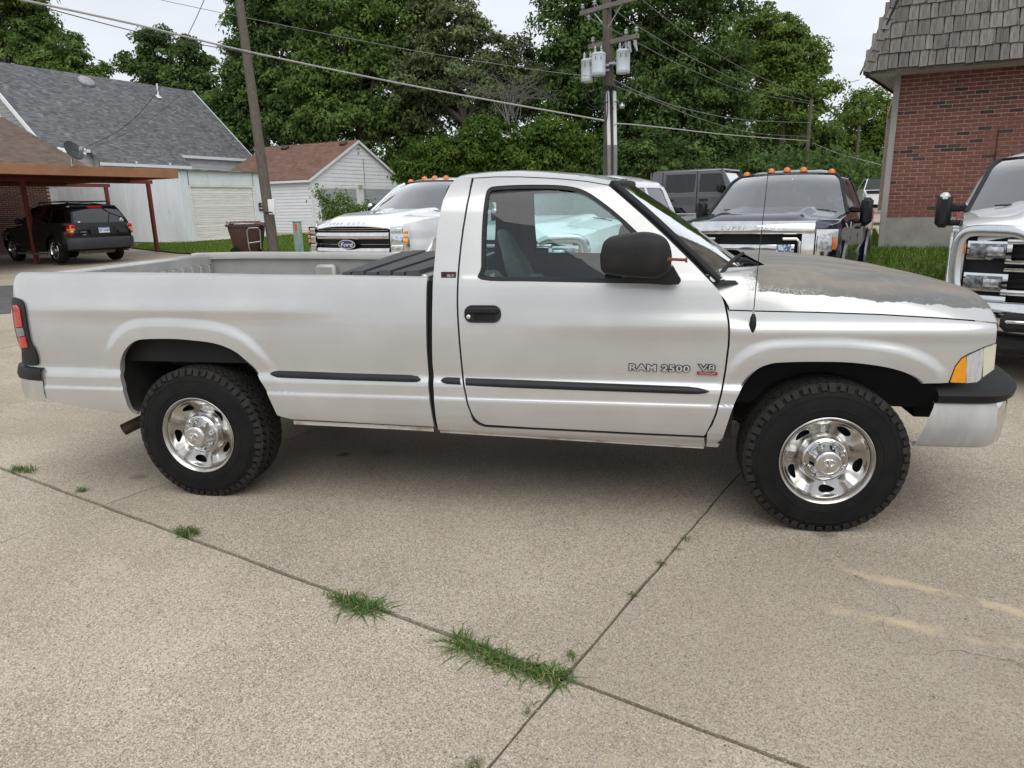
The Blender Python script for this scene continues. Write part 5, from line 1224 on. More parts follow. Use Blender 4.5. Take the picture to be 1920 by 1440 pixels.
def hood_mat():
    m = mat('hood_paint', (.575, .57, .558), .33, .50, coat=1.0, c2=(.50, .495, .48), sc_=2.5, crough=.03); t = m.node_tree; b = t.nodes['Principled BSDF']; l = t.links.new
    src = b.inputs['Base Color'].links[0].from_socket
    tcn = N(t, 'ShaderNodeTexCoord'); s = N(t, 'ShaderNodeSeparateXYZ'); l(tcn.outputs['Object'], s.inputs[0])
    def noise(sc_, d, r=.6):
        n = N(t, 'ShaderNodeTexNoise'); n.inputs['Scale'].default_value = sc_; n.inputs['Detail'].default_value = d; n.inputs['Roughness'].default_value = r; l(tcn.outputs['Object'], n.inputs[0]); return n.outputs[0]
    def ma(op, a, b_=None, c=None):
        n = N(t, 'ShaderNodeMath', operation=op)
        for k, q in enumerate((a, b_, c)):
            if q is None: continue
            if isinstance(q, (int, float)): n.inputs[k].default_value = q
            else: l(q, n.inputs[k])
        return n.outputs[0]
    def rg(x, a, z, lo=0., hi=1.):
        r = N(t, 'ShaderNodeMapRange'); r.inputs[1].default_value = a; r.inputs[2].default_value = z; r.inputs[3].default_value = lo; r.inputs[4].default_value = hi; l(x, r.inputs[0]); return r.outputs[0]
    # height of the hood side above the seam line; the clear coat is gone above a ragged line
    zl = ma('MULTIPLY_ADD', s.outputs['X'], HOOD_K, HOOD_C); hgt = ma('SUBTRACT', s.outputs['Z'], zl)
    ragged = ma('ADD', hgt, ma('MULTIPLY_ADD', noise(9, 8, .65), .05, -.025))
    m1 = rg(ragged, 0, .003)
    # the rear of the hood keeps its paint, with a speckled edge
    rx = ma('ADD', s.outputs['X'], ma('MULTIPLY_ADD', noise(5, 6), .20, -.10)); m2 = rg(rx, HOOD_X0, HOOD_X0+.02)
    sp = rg(noise(170, 3), .48, .56); band = ma('MULTIPLY', rg(rx, HOOD_X0-.08, HOOD_X0), rg(rx, HOOD_X0+.32, HOOD_X0+.2)); m2b = ma('MAXIMUM', m2, ma('MULTIPLY', band, sp))
    flake = ma('MULTIPLY', ma('MULTIPLY', rg(ragged, .035, .02), rg(s.outputs['X'], HOOD_X0+.36, HOOD_X0+.2)), rg(noise(190, 3), .52, .60, 0, .6))
    msk = ma('MULTIPLY', m1, ma('SUBTRACT', m2b, ma('MULTIPLY', flake, m2b)))
    def mix(f, A, B):
        x = N(t, 'ShaderNodeMixRGB')
        l(f, x.inputs[0])
        for k, q in ((1, A), (2, B)):
            if isinstance(q, tuple): x.inputs[k].default_value = (*q, 1)
            else: l(q, x.inputs[k])
        return x.outputs[0]
    mp = N(t, 'ShaderNodeMapping'); mp.inputs['Scale'].default_value = (.7, 2.4, 2.4); l(tcn.outputs['Object'], mp.inputs[0])
    nb = N(t, 'ShaderNodeTexNoise'); nb.inputs['Scale'].default_value = 2.3; nb.inputs['Detail'].default_value = 6; l(mp.outputs[0], nb.inputs[0])
    bare = mix(rg(nb.outputs[0], .38, .62), (.165, .168, .166), (.27, .228, .178))
    bare = mix(rg(hgt, .06, .0, 0, .75), bare, (.125, .13, .132))
    bare = mix(rg(noise(22, 6), .5, .75, 0, .35), bare, (.33, .32, .29))
    l(mix(msk, src, bare), b.inputs['Base Color'])
    l(rg(msk, 0, 1, .34, .55), b.inputs['Roughness']); l(rg(msk, 0, 1, 1.0, .05), b.inputs['Coat Weight']); l(rg(msk, 0, 1, .50, .05), b.inputs['Metallic']); l(rg(msk, 0, 1, .5, .3), b.inputs['Specular IOR Level'])
    return m
_pa, _pb = [at_y(u, v, .20) for u, v in ((1450, 547), (1790, 573))]
HOOD_K = (_pb.z-_pa.z)/(_pb.x-_pa.x); HOOD_C = _pa.z-HOOD_K*_pa.x; HOOD_X0 = at_y(1415, 520, .3).x
hm = MB(); hm.grid(rows); hood = hm.build('hood', hood_mat(), truck, label='hood with the clear coat peeled to dull grey brown', sharp=60)
# --- dark inner body so that every seam shows a dark gap
class Core:
    def bbox(s, *a): MB().bbox(*a).build('inner_structure', dark_void, truck, smooth=False)
vd = Core()
vd.bbox(-3.92, -2.90, .112, .124, .80, 1.18); vd.bbox(-3.92, -2.90, 1.896, 1.908, .80, 1.18)
vd.bbox(-4.45, -3.90, .09, .125, .70, 1.18); vd.bbox(-4.45, -3.90, 1.895, 1.93, .70, 1.18); vd.bbox(-2.93, -2.03, .09, .125, .52, 1.18); vd.bbox(-2.93, -2.03, 1.895, 1.93, .52, 1.18)
vd.bbox(-1.98, -.64, .085, .11, .47, 1.17); vd.bbox(-1.98, -.64, 1.91, 1.935, .47, 1.17); vd.bbox(-.64, -.45, .085, .11, .47, .96); vd.bbox(-.64, -.45, 1.91, 1.935, .47, .96)
vd.bbox(-2.035, -1.955, .10, .30, .50, 1.24); vd.bbox(-2.035, -1.955, 1.72, 1.92, .50, 1.24)
vd.bbox(-.62, .62, .20, .30, .95, 1.05); vd.bbox(-.60, .66, .30, 1.72, .60, 1.05)
gapm = MB(); g0 = unp([(803, 528), (802.5, 600), (803.5, 657), (807, 729), (812, 775), (817.5, 803)], lower)
gapm.tube([(x+.006, float(lower(np.array([x]), np.array([z]))[0])+.02, z) for x, z in g0], .012, 8); gapm.build('bed_gap_seal', rubber, truck)
# --- wheel wells
wells = []
for cx_, A in ((0.0, ARCH_F), (-3.42, ARCH_R)):
    rr = np.array([.515, .515, .40]); 
    for side in (0, 1):
        wl = MB(); wells.append(wl)
        def my(y): return y if side == 0 else 2*YC-y
        ring = inset(np.vstack([A]), 0) if False else A
        c = np.array([cx_, .40]); rows_ = []
        for y, gsc in ((.022, 1.005), (.06, 1.06), (.30, 1.07), (.55, 1.0)):
            rows_.append([(c[0]+(p[0]-c[0])*gsc, my(y), c[1]+(p[1]-c[1])*gsc) for p in A])
        wl.grid(rows_)
        if cx_ == 0.0: m = len(A); last = rows_[-1]; cen = (c[0], my(.56), .42); wl.add(last+[cen], [(i, i+1, m) for i in range(m-1)])
for wl in wells: wl.build('wheel_well', mat('wheel_well_liner', (.012, .012, .012), .9, c2=(.03, .026, .022), sc_=8), truck)
# --- underbody: frame rails, axles, drive shaft, tank, exhaust
ub = MB()
for y in (.55, 1.40): ub.bbox(-4.2, .70, y, y+.07, .54, .68)
ub.bbox(-3.98, -2.82, .47, .53, .70, .86); ub.bbox(-3.98, -2.82, 1.49, 1.55, .70, .86); ub.bbox(-3.46, -3.38, .40, .47, .45, .80)
for x in (-4.15, -2.9, -1.95, -.6, .6): ub.bbox(x, x+.08, .55, 1.47, .56, .64)
ub.bbox(-2.3, -1.2, .66, .95, .36, .60); ub.bbox(-.9, .4, .75, 1.25, .36, .7)
ub.build('chassis', mat('chassis_black', (.035, .022, .016), .9, c2=(.10, .045, .025), sc_=6), truck)
ax = MB(); ax.lathe([(.05, .22), (.05, .75), (.13, .88), (.15, 1.0), (.13, 1.12), (.05, 1.25), (.05, 1.8)], (-3.42, 0, .39), 'y', 16)
ax.lathe([(.04, .22), (.04, 1.8)], (0, 0, .37), 'y', 12); ax.tube([(-3.3, 1.01, .42), (-1.0, 1.01, .48)], .045, 10)
for y in (.42, 1.55):
    ax.tube([(-4.15, y, .62), (-3.8, y, .49), (-3.42, y, .455), (-3.0, y, .49), (-2.62, y, .62)], .035, 6)
ax.tube([(-3.55, .36, .42), (-3.2, .42, .80)], .035, 8); ax.tube([(.1, .32, .42), (.05, .36, .85)], .04, 8)
ax.build('axle', rust, truck)
ex = MB(); p0, p1 = at_y(231, 806, .16), at_y(268, 788, .26)
d = (p1-p0).normalized(); ex.tube([p0, p0.lerp(p1, .5), p1, p1+d*.4], .036, 16, cap=False); ex.tube([p0+d*.002, p1], .031, 16, cap=False)
ex.build('exhaust_pipe', mat('burnt_steel', (.16, .11, .075), .6, .6, c2=(.09, .06, .045), sc_=10), truck)
# --- bed interior
XB0, XB1 = -4.52, -2.05
ZR = 1.29
bi = MB()
rail_px = unp([(34, 514), (155, 514), (361, 516), (480, 518.5), (640, 519.5), (801, 522)], lower)
rail = []
def rail_rows(sgn):
    rows_ = []
    def my(y): return y if sgn > 0 else 2*YC-y
    for x, z in rail_px:
        y = float(lower(np.array([x]), np.array([z]))[0])
        rows_.append([(x, my(y), z), (x, my(y+.005), z+.005), (x, my(y+.014), z+.008), (x, my(y+.075), z+.006), (x, my(y+.082), z-.002), (x, my(y+.082), z-.042), (x, my(y+.05), z-.046), (x, my(y+.05), .80)])
    return rows_
for s_ in (1, -1): bi.grid(rail_rows(s_))
bi.grid([[(x, y, .80) for y in (.12, .30, .31, .7, 1.01, 1.4, 1.7, 1.9)] for x in (XB0, -4, -3, XB1)])
bi.build('bed_liner', paint_in, truck, sharp=50)
for x in (at_y(382, 498, 1.85).x, at_y(614, 498, 1.85).x, -2.25):
    MB().cbox(x-.085, x+.085, 1.79, 1.86, .82, 1.215, .02).build('stake_post', paint_in, truck)
fw = MB(); fw.cbox(XB1-.02, XB1+.03, .125, 1.895, .78, ZR+.005, .012)
for y in np.linspace(.25, 1.77, 9): fw.cbox(XB1-.035, XB1-.015, y-.05, y+.05, .84, 1.22, .01)
fw.build('bed_front_wall', paint, truck)
tg = MB(); tgx = at_y(38, 513, .05).x
tg.cbox(tgx-.005, tgx+.055, .135, 1.885, .78, 1.305, .018)
tgo = tg.build('tailgate', mat('tailgate_paint', (.58, .57, .55), .35, .3, coat=.5, c2=(.45, .44, .42), sc_=5, c3=(.17, .085, .045), sc3=4.2, lo3=.66, hi3=.70), truck, label='tailgate with rust scuffs along its top edge')
for y in np.linspace(.22, 1.80, 15):
    MB().cbox(tgx+.050, tgx+.064, y-.032, y+.032, .90, 1.225, .012).build('rib', paint_in, tgo)
hn = MB(); hn.tube([(tgx+.06, .42, 1.275), (tgx+.075, .46, 1.27)], .012, 8); hn.tube([(tgx+.06, .62, 1.26), (tgx+.075, .62, 1.26)], .014, 8); hn.build('latch', dark_void, tgo)
# folded cover at the front of the bed
p_nl, p_nr = at_y(640, 521, .12), at_y(806, 524, .12)
cvx0 = p_nl.x; cvx1 = XB1-.01
cv = MB(); xf = at_y(752, 487, 1.86).x
Zc = ZR+.012
segs = [0, .13, .30, .47, .64, .81, 1.0]
cover = empty('bed_cover', (-2.3, YC, 1.3)); attach(cover, truck)
cov_m = mat('cover_vinyl', (.035, .036, .038), .55, c2=(.055, .056, .058), sc_=12, bump=.15, bsc=260)
for i in range(6):
    a, b = segs[i], segs[i+1]
    def P(t, y, z): 
        x0 = cvx0+(xf-cvx0)*((y-.12)/1.74); return (x0+(cvx1-x0)*t, y, z)
    mbp = MB(); t0, t1 = a+.008, b-.008; zt = Zc+(.014 if i % 2 else .006)
    V = [P(t0, .12, zt-.03), P(t1, .12, zt-.03), P(t1, 1.86, zt-.03), P(t0, 1.86, zt-.03), P(t0+.01, .125, zt), P(t1-.01, .125, zt), P(t1-.01, 1.855, zt), P(t0+.01, 1.855, zt)]
    mbp.add(V, [(3, 2, 1, 0), (4, 5, 6, 7), (0, 1, 5, 4), (1, 2, 6, 5), (2, 3, 7, 6), (3, 0, 4, 7)]); mbp.build('cover_panel', cov_m, cover, smooth=False)
# --- cab back wall with its window, seats, dash
bw = MB(); xb = -1.985
bwp = [(.10, .5), (1.92, .5), (1.92, 1.28), (1.78, 1.68), (1.70, 1.745), (.32, 1.745), (.24, 1.68), (.10, 1.28)]
rw = [(.36, 1.30), (1.66, 1.30), (1.62, 1.66), (.40, 1.66)]
V, F, lp = cdt(bwp, [rw], .12)
bw.add([(xb+.09*max(0, b-1.28), a, b) for a, b in V], F.tolist()); bw.build('cab_back_wall', paint, truck)
bt = MB(); bt.add([(xb+.09*max(0, b-1.28)+.03, a, b) for a, b in V], F.tolist()); bt.build('cab_back_trim', grey_trim, truck)
MB().quad(*[(xb+.09*max(0, b-1.28)+.01, a, b) for a, b in rw]).build('rear_glass', tinted, truck)
MB().bbox(-1.97, -.45, .12, 1.90, .55, .60).build('cab_floor', grey_trim, truck)
def seat(y, name='seat', hs=.86, wd_=.84, dx=0):
    s = MB()
    prof_ = [(.30, 0, .055), (.29, .20, .06), (.27, .38, .075), (.235, .52, .065), (.16, .60, .06), (.125, .66, .05), (.115, .74, .045), (.095, .80, .035), (.05, .83, .02)]
    rows_ = []
    for wd, h, th in prof_:
        x0 = -1.45+dx-.34*h; ring = []
        for k in range(20):
            a = 2*math.pi*k/20; cx2, sx2 = math.cos(a), math.sin(a)
            ring.append((x0+th*1.25*math.copysign(abs(sx2)**.7, sx2), y+wd*wd_*math.copysign(abs(cx2)**.6, cx2), .78+h*hs))
        rows_.append(ring+[ring[0]])
    s.grid(rows_); s.cbox(-1.48, -.92, y-.25, y+.25, .66, .86, .05)
    o = s.build(name, seat_cloth, truck); return o
seat(.58, hs=.60, wd_=.9, dx=-.06); seat(1.42, hs=.84, wd_=.62, dx=-.14)
cz = MB(); cz.cbox(-1.50, -.95, .84, 1.18, .66, .84, .04); cz.cbox(-1.66, -1.52, .84, 1.18, .80, 1.20, .04); cz.build('centre_seat', seat_cloth, truck)
da = MB()
dp = [(-.95, .95), (-.94, 1.10), (-.90, 1.17), (-.83, 1.21), (-.72, 1.22), (-.60, 1.19), (-.60, .9), (-.75, .8)]
da.grid([[(x, y, z) for x, z in dp+dp[:1]] for y in (.20, .6, 1.0, 1.4, 1.82)])
da.build('dashboard', mat('dash_vinyl', (.12, .135, .135), .7, c2=(.15, .16, .16), bump=.1, bsc=250), truck)
sw = MB(); cw_ = Vector((-1.02, 1.44, 1.17)); axn = Vector((-.85, 0, .5)).normalized(); ux = Vector((0, 1, 0)); uy = axn.cross(ux)
sw.tube([cw_+(ux*math.cos(a)+uy*math.sin(a))*.19 for a in np.linspace(0, 2*math.pi, 33)], .016, 8, cap=False)
for a in (.2, 2.94, 4.71): sw.tube([cw_, cw_+(ux*math.cos(a)+uy*math.sin(a))*.19], .018, 6)
sw.tube([cw_, cw_-axn*.3], .035, 8); sw.build('steering_wheel', black_plastic, truck)
mrv = MB(); mrv.cbox(-.98, -.95, .90, 1.14, 1.60, 1.67, .01); mrv.build('rear_view_mirror', black_plastic, truck)
# --- mouldings
def strip(px_top, px_bot, name, m, out=.014):
    a = unp(px_top, lower); b = unp(px_bot, lower); rows_ = []
    for (xa, za), (xb_, zb) in zip(a, b):
        row = []
        for t, o in ((0, -.001), (.06, .55), (.2, .9), (.5, 1.0), (.72, .85), (.93, .45), (1, -.001)):
            x, z = xa+(xb_-xa)*t, za+(zb-za)*t; row.append((x, float(lower(np.array([x]), np.array([z]))[0])-out*o, z))
        rows_.append(row)
    mb_ = MB(); mb_.grid(rows_); return mb_.build(name, m, truck)
mold = mat('moulding_black', (.012, .0135, .016), .42, spec=.3, c2=(.018, .019, .022), sc_=10, bump=.05, bsc=300)
strip([(508, 699), (512, 696.5), (520, 695), (560, 696), (650, 699.5), (770, 703), (783, 705), (788.5, 710)], [(508, 700.5), (511, 704), (520, 707.5), (560, 709.5), (650, 713), (770, 716.5), (782, 716), (788.5, 712)], 'moulding', mold)
strip([(827.5, 711.5), (831, 708.5), (838, 707), (862.5, 708)], [(827.5, 713), (831, 717.5), (838, 720), (864.5, 721.5)], 'moulding', mold)
strip([(873, 708.5), (950, 711), (1100, 717), (1290, 724.5), (1310, 727), (1322, 730), (1329.5, 733)], [(874.5, 723), (950, 727), (1100, 732.5), (1290, 739), (1310, 739), (1322, 737.5), (1329.5, 734.5)], 'moulding', mold)
# --- door handle
hc = unp([(905, 588.5)], lower)[0]
def rr(cx, cz_, w_, h_, r_, n=6):
    out = []
    for sx, sz, a0 in ((1, 1, 0), (-1, 1, 90), (-1, -1, 180), (1, -1, 270)):
        for k in range(n+1):
            a = R(a0+90*k/n); out.append((cx+sx*(w_/2-r_)+r_*math.cos(a), cz_+sz*(h_/2-r_)+r_*math.sin(a)))
    return out
hw_, hh_ = .192, .088
hbez = rr(hc[0], hc[1], hw_, hh_, .040); hin = rr(hc[0]+.012, hc[1]-.014, .112, .036, .01)
hdl = panel(hbez, lambda x, z: lower(x, z)-.010+.25*np.clip(.012-np.minimum(np.abs(x-hc[0]-hw_/2), np.abs(x-hc[0]+hw_/2)), 0, None), [hin], .02, .012, .014).build('door_handle', black_plastic, truck, fix=False)
hp = MB(); y0_ = float(lower(np.array([hc[0]]), np.array([hc[1]]))[0])
hp.cbox(hc[0]-.05, hc[0]+.075, y0_-.0085, y0_+.012, hc[1]-.036, hc[1]+.006, .002); hp.build('handle_pocket', dark_void, hdl)
MB().cbox(hc[0]-.08, hc[0]+.085, y0_-.022, y0_-.004, hc[1]+.005, hc[1]+.034, .006).build('handle_paddle', black_plastic, hdl)
MB().lathe([(.011, 0), (.011, -.006), (.008, -.008), (0, -.008)], (hc[0]-.072, y0_-.010, hc[1]-.014), 'y', 14).build('key_lock', chrome, hdl)
# --- mirror
mirror = MB()
mpx = [(1125, 483), (1127, 470), (1131, 456), (1139, 448), (1151, 443.5), (1178, 439), (1205, 436), (1225, 438), (1240, 443), (1251, 451), (1257, 463), (1260, 480), (1258, 500), (1252, 511), (1240, 518), (1224, 522), (1170, 518.5), (1140, 514), (1130, 511), (1126, 503)]
YM = -.16
mp_ = [(lambda p: (p.x, p.z))(at_y(u, v, YM)) for u, v in smooth_line(mpx, 3, True)]
mc = np.mean(mp_, 0)
rows_ = []
for sc2, y in ((.02, YM-.060), (.35, YM-.060), (.62, YM-.055), (.80, YM-.045), (.92, YM-.028), (.985, YM-.008), (1.0, YM+.012), (1.0, YM+.10), (.96, YM+.12), (.5, YM+.12), (.02, YM+.12)):
    r_ = [(mc[0]+(a-mc[0])*sc2, y, mc[1]+(b-mc[1])*sc2) for a, b in mp_]; rows_.append(r_+[r_[0]])
mirror.grid(rows_)
mo = mirror.build('side_mirror', mat('weathered_plastic', (.011, .0112, .0125), .55, spec=.25, c2=(.016, .0155, .016), sc_=5, bump=.1, bsc=240, c3=(.026, .025, .024), sc3=2), truck)
ft = MB()
fp = [(lambda p: (p.x, p.z))(at_y(u, v, .0)) for u, v in ((1168, 519), (1250, 497), (1262, 498), (1275, 521), (1272, 530.5), (1255, 532), (1175, 527))]
ft.prism(fp, -.10, frame((0, -.06, 0), (1, 0, 0), (0, 0, 1))); ft.build('mirror_foot', black_plastic, mo, sharp=30)
p0, p1 = at_y(1253, 486, YM-.02), at_y(1287, 487.5, YM-.02)
bolt = MB(); bolt.tube([p0, p1], .0065, 8); bolt.lathe([(.012, 0), (.012, .008), (0, .008)], p1-Vector((.004, 0, 0)), 'x', 8); bolt.lathe([(.016, 0), (.011, .012), (0, .014)], p0-Vector((.004, 0, 0)), 'x', 10)
bolt.build('rusty_bolt', mat('orange_rust', (.22, .07, .03), .85, c2=(.13, .045, .02), sc_=60), mo)
mf = MB(); mf.grid([[(a, 2*YC-y, b) for a, y, b in r_] for r_ in rows_]); mf.bbox(mc[0]-.02, mc[0]+.13, 2*YC-.06, 2*YC+.1, mc[1]-.13, mc[1]-.06); mf.build('side_mirror', MATS['weathered_plastic'], truck)
# --- antenna
an = MB(); b0 = unp([(1411, 605)], fenderY)[0]; yb = float(fenderY(np.array([b0[0]]), np.array([b0[1]]))[0])
pb = Vector((b0[0], yb-.012, b0[1])); ptop = at_y(1441, 318, yb+.12)
ao = MB().lathe([(.004, -.055), (.012, -.045), (.017, -.01), (.014, .025), (.006, .045)], pb, 'z', 12).build('antenna', black_plastic, truck)
MB().tube([pb+Vector((0, 0, .04)), pb+Vector((0, 0, .07))], .005, 8).build('mast_collar', chrome, ao)
MB().tube([pb+Vector((0, 0, .06)), pb.lerp(ptop, .5)+Vector((-.004, 0, 0)), ptop], [.0024, .002, .0016], 6).build('mast', black_plastic, ao)
# --- tail lamp
def tailY(x, z): return lower(x, z)-.012
bez = unp(smooth_line([(22, 561), (30, 559.5), (38, 563), (44, 572), (48.5, 600), (56, 640), (66.5, 659), (69.5, 684), (45, 683), (40.5, 672), (40, 655), (33, 640), (24, 600)], 3, True), tailY)
tl = panel(bez, tailY, [], .02, .012, .03).build('tail_lamp', black_plastic, truck, fix=False)
for nm, px_, m_ in (('red_lens', [(24.5, 572), (33, 572), (38, 580), (43, 612), (30, 614)], red_lens), ('reverse_lens', [(30, 615), (43.3, 614), (47.5, 629), (34.5, 632)], mat('smoked_lens', (.16, .15, .14), .15, coat=.6, c2=(.3, .28, .26), sc_=40)), ('red_lens', [(34.5, 633), (48, 630.5), (53.5, 651), (39, 653)], red_lens)):
    panel(unp(px_, tailY), lambda x, z: tailY(x, z)-.006, [], .02, .01, .008).build(nm, m_, tl, fix=False)
# --- front lamps
def lampY(x, z): return fenderY(x, z)+.006
top_l = [(1868, 645), (1845, 652), (1821, 662.5), (1803, 672.5), (1791, 688), (1781, 716)]
lampo = empty('headlamp', (.8, .1, .95)); attach(lampo, truck)
panel(unp([(1781, 716.5), (1791, 688), (1803, 672.5), (1811.5, 668), (1810.5, 717.5)], lampY), lambda x, z: lampY(x, z)-.004, [], .02, .01, .02).build('turn_signal_lens', amber, lampo, fix=False)
panel(unp([(1811.8, 668), (1843, 653), (1840, 708), (1832, 716), (1811, 718)], lampY), lambda x, z: lampY(x, z)-.004+.0035*np.sin(x*420), [], .006, .006, .02).build('marker_lens', clear_lens, lampo, fix=False)
panel(unp([(1843.5, 653), (1867.5, 645), (1863, 692), (1842, 707)], lampY), lambda x, z: lampY(x, z)-.004, [], .02, .01, .02).build('headlamp_lens', aged_lens, lampo, fix=False)
# far side lamp and front end
gl_ = unp([(1867, 607), (1866, 643), (1862, 693)], fenderY)
gx = at_y(1869, 620, .34).x
def grx(y): return gx-.012+.085*(1-((y-YC)/.72)**2)
gr = MB()
gy0, gy1 = .34, 1.68; gz0, gz1 = gl_[2][1]-.02, gl_[0][1]+.02
def gsweep(path, w_, d_):
    rows_ = []
    for i, (x, y, z) in enumerate(path): rows_.append([(x, y, z)])
fy = [p_[1] for p_ in front]; fx_ = [p_[0] for p_ in front]; fz = [p_[2] for p_ in front]
def htop(y): return float(np.interp(y, fy, fz))-.045
def grx(y): return max(float(np.interp(y, fy, fx_))-.004, 0)
path = [(grx(gy0), gy0, gz0), (grx(gy0), gy0, gz0+.1), (grx(gy0), gy0, htop(gy0)-.03)]+[(grx(y), y, htop(y)) for y in np.linspace(gy0+.03, gy1-.03, 15)]+[(grx(gy1), gy1, htop(gy1)-.03), (grx(gy1), gy1, gz0)]
gr.tube(path, .032, 10); gr.tube([(grx(y), y, gz0+.01) for y in np.linspace(gy0, gy1, 9)], .03, 8)
gr.tube([(grx(y)+.015, y, (gz0+gz1)/2) for y in np.linspace(gy0, gy1, 9)], .035, 8); gr.tube([(grx(YC)+.02, YC, gz0), (grx(YC)+.02, YC, gz1+.03)], .04, 8)
gr.build('grille_surround', chrome, truck)
gm = MB()
for z in np.linspace(gz0+.03, gz1-.02, 12): gm.tube([(grx(y)-.03, y, z) for y in np.linspace(gy0, gy1, 9)], .008, 6)
gm.grid([[(grx(y)-.06, y, z) for y in np.linspace(gy0, gy1, 9)] for z in (gz0, gz1+.02)]); gm.build('grille_mesh', black_plastic, truck)
# --- front bumper swept round the nose in plan
bp_end = at_y(1752, 760, .045); bpt = [(bp_end.x, .045), (.60, .048), (.71, .066), (.785, .13), (.855, .26), (.915, .45), (.955, .72), (.97, YC)]
bp = [tuple(p) for p in smooth_line([np.array(p) for p in bpt], 6)]
bp = bp+[(x, 2*YC-y) for x, y in bp[-2::-1]]
def plan_n(P, i):
    a = np.array(P[max(i-1, 0)]); b = np.array(P[min(i+1, len(P)-1)]); t = (b-a)/np.hypot(*(b-a)); return np.array([t[1], -t[0]])
def sweep(P, pr, i0=0, i1=None, zf=None):
    rows_ = []; i1 = len(P) if i1 is None else i1
    for i in range(i0, i1):
        n_ = plan_n(P, i); rows_.append([(P[i][0]+n_[0]*o-.07*np.clip((zm-z)/(zm-zb), 0, 1)*smst(.62, .44, P[i][0]), P[i][1]+n_[1]*o, z) for o, z in pr])
    m_ = MB(); m_.grid(rows_); return m_
zt, zm, zb = at_y(1760, 729, .045).z, at_y(1763, 756, .045).z, at_y(1750, 839, .05).z
pr_l = [(-.06, zb+.01), (-.02, zb), (.0, zb+.02), (.012, zb+.10), (.014, (zb+zm)/2), (.008, zm-.02), (-.002, zm), (-.03, zm+.002)]
pr_t = [(-.03, zm+.004), (.012, zm+.004), (.030, zm+.02), (.036, zm+.045), (.028, zt-.018), (.008, zt-.002), (-.06, zt+.006), (-.14, zt+.01), (-.18, zt-.02)]
iC = next(i for i, p in enumerate(bp) if p[0] > .735)
bump = empty('front_bumper', (.9, YC, .5)); attach(bump, truck)
dull = mat('dull_silver', (.46, .46, .455), .5, .35, c2=(.53, .53, .52), sc_=7, c3=(.36, .36, .36), sc3=4, lo3=.55, hi3=.75, stretch=(1, 1, .3))
nB = len(bp)
zf_ = lambda p: .03*smst(.55, .47, p[0])*0
sweep(bp, pr_l, 0, iC+1).build('bumper_end_cap', dull, bump, label='faded silver bumper end')
sweep(bp, pr_l, iC, nB-iC).build('bumper_face', chrome, bump)
sweep(bp, pr_l, nB-iC-1, nB).build('bumper_end_cap', dull, bump)
sweep(bp, pr_t).build('bumper_pad', MATS['weathered_plastic'], bump)
aird = MB(); aird.bbox(.5, .78, .40, 1.62, zb+.05, zm); aird.build('bumper_core', dark_void, bump)
# --- rear bumper
rb = MB()
rp_ = [(at_y(78, 706, .005).x, .006), (at_y(64, 704, .012).x, .012), (at_y(50, 702, .03).x, .030), (at_y(37, 700, .085).x, .085), (-4.675, .20), (-4.70, .4), (-4.72, YC)]
rp_ = [tuple(p) for p in smooth_line([np.array(p) for p in rp_], 5)]; rp_ += [(x, 2*YC-y) for x, y in rp_[-2::-1]]
def sweep2(P, pr):
    rows_ = []
    for i in range(len(P)):
        n_ = -plan_n(P, i); rows_.append([(P[i][0]+n_[0]*o, P[i][1]+n_[1]*o, z) for o, z in pr])
    m_ = MB(); m_.grid(rows_); return m_
zr0, zr1, zr2 = at_y(70, 752, .07).z, at_y(40, 708, .07).z, at_y(35, 686, .07).z
rbo = sweep2(rp_, [(-.05, zr0), (-.005, zr0+.02), (.005, (zr0+zr1)/2), (.0, zr1), (-.03, zr1)]).build('rear_bumper', mat('bright_bumper', (.72, .72, .71), .28, .8, c2=(.62, .62, .61), sc_=6), truck)
sweep2(rp_, [(-.04, zr1), (.008, zr1+.002), (.012, zr1+.03), (.0, zr2), (-.08, zr2+.005)]).build('bumper_step_pad', black_plastic, rbo)
# --- badges
def on_side(u, v, off=.004):
    x, z = unp([(u, v)], lower)[0]; return Vector((x, float(lower(np.array([x]), np.array([z]))[0])-off, z))
badge_dark = mat('badge_black', (.015, .015, .016), .35, c2=(.02, .02, .02)); badge_silver = mat('badge_silver', (.50, .50, .49), .3, .4, c2=(.55, .55, .54), sc_=50); badge_red = mat('badge_red', (.32, .02, .02), .4, c2=(.26, .015, .015), sc_=50)
a_, b_ = on_side(1178, 688.5), on_side(1294, 692); Mx = frame((a_+b_)/2, b_-a_, (0, .0, 1))
wd_ = (b_-a_).length
bo = text_mb('RAM 2500', .0555, Mx @ Matrix.Diagonal((1.16, .80, 1, 1)), .004, spacing=1.08, bold=.0050).build('model_badge', badge_dark, truck, smooth=False)
text_mb('RAM 2500', .0555, Mx @ Matrix.Translation((0, 0, .003)) @ Matrix.Diagonal((1.16, .80, 1, 1)), .004, spacing=1.08, bold=.0012).build('badge_letters', badge_silver, bo, smooth=False)
a_, b_ = on_side(1308, 691), on_side(1343, 692.5); Mv = frame((a_+b_)/2, b_-a_, (0, 0, 1))
vb = text_mb('V8', .052, Mv @ Matrix.Translation((0, .006, 0)) @ Matrix.Diagonal((1.35, .8, 1, 1)), .004, bold=.004, shear=0).build('engine_badge', badge_dark, truck, smooth=False)
text_mb('V8', .052, Mv @ Matrix.Translation((0, .006, .003)) @ Matrix.Diagonal((1.35, .8, 1, 1)), .004, bold=.0).build('badge_letters', badge_silver, vb, smooth=False)
MB().box((0, 0, 0), (.098, .015, .006)).build('badge_bar', badge_red, vb, smooth=False).matrix_parent_inverse = rootm(vb).inverted() @ Mv @ Matrix.Translation((.002, -.022, 0))
text_mb('MAGNUM', .0135, Mv @ Matrix.Translation((.002, -.022, .004)) @ Matrix.Diagonal((1.25, 1, 1, 1)), .002).build('badge_letters', badge_silver, vb, smooth=False)
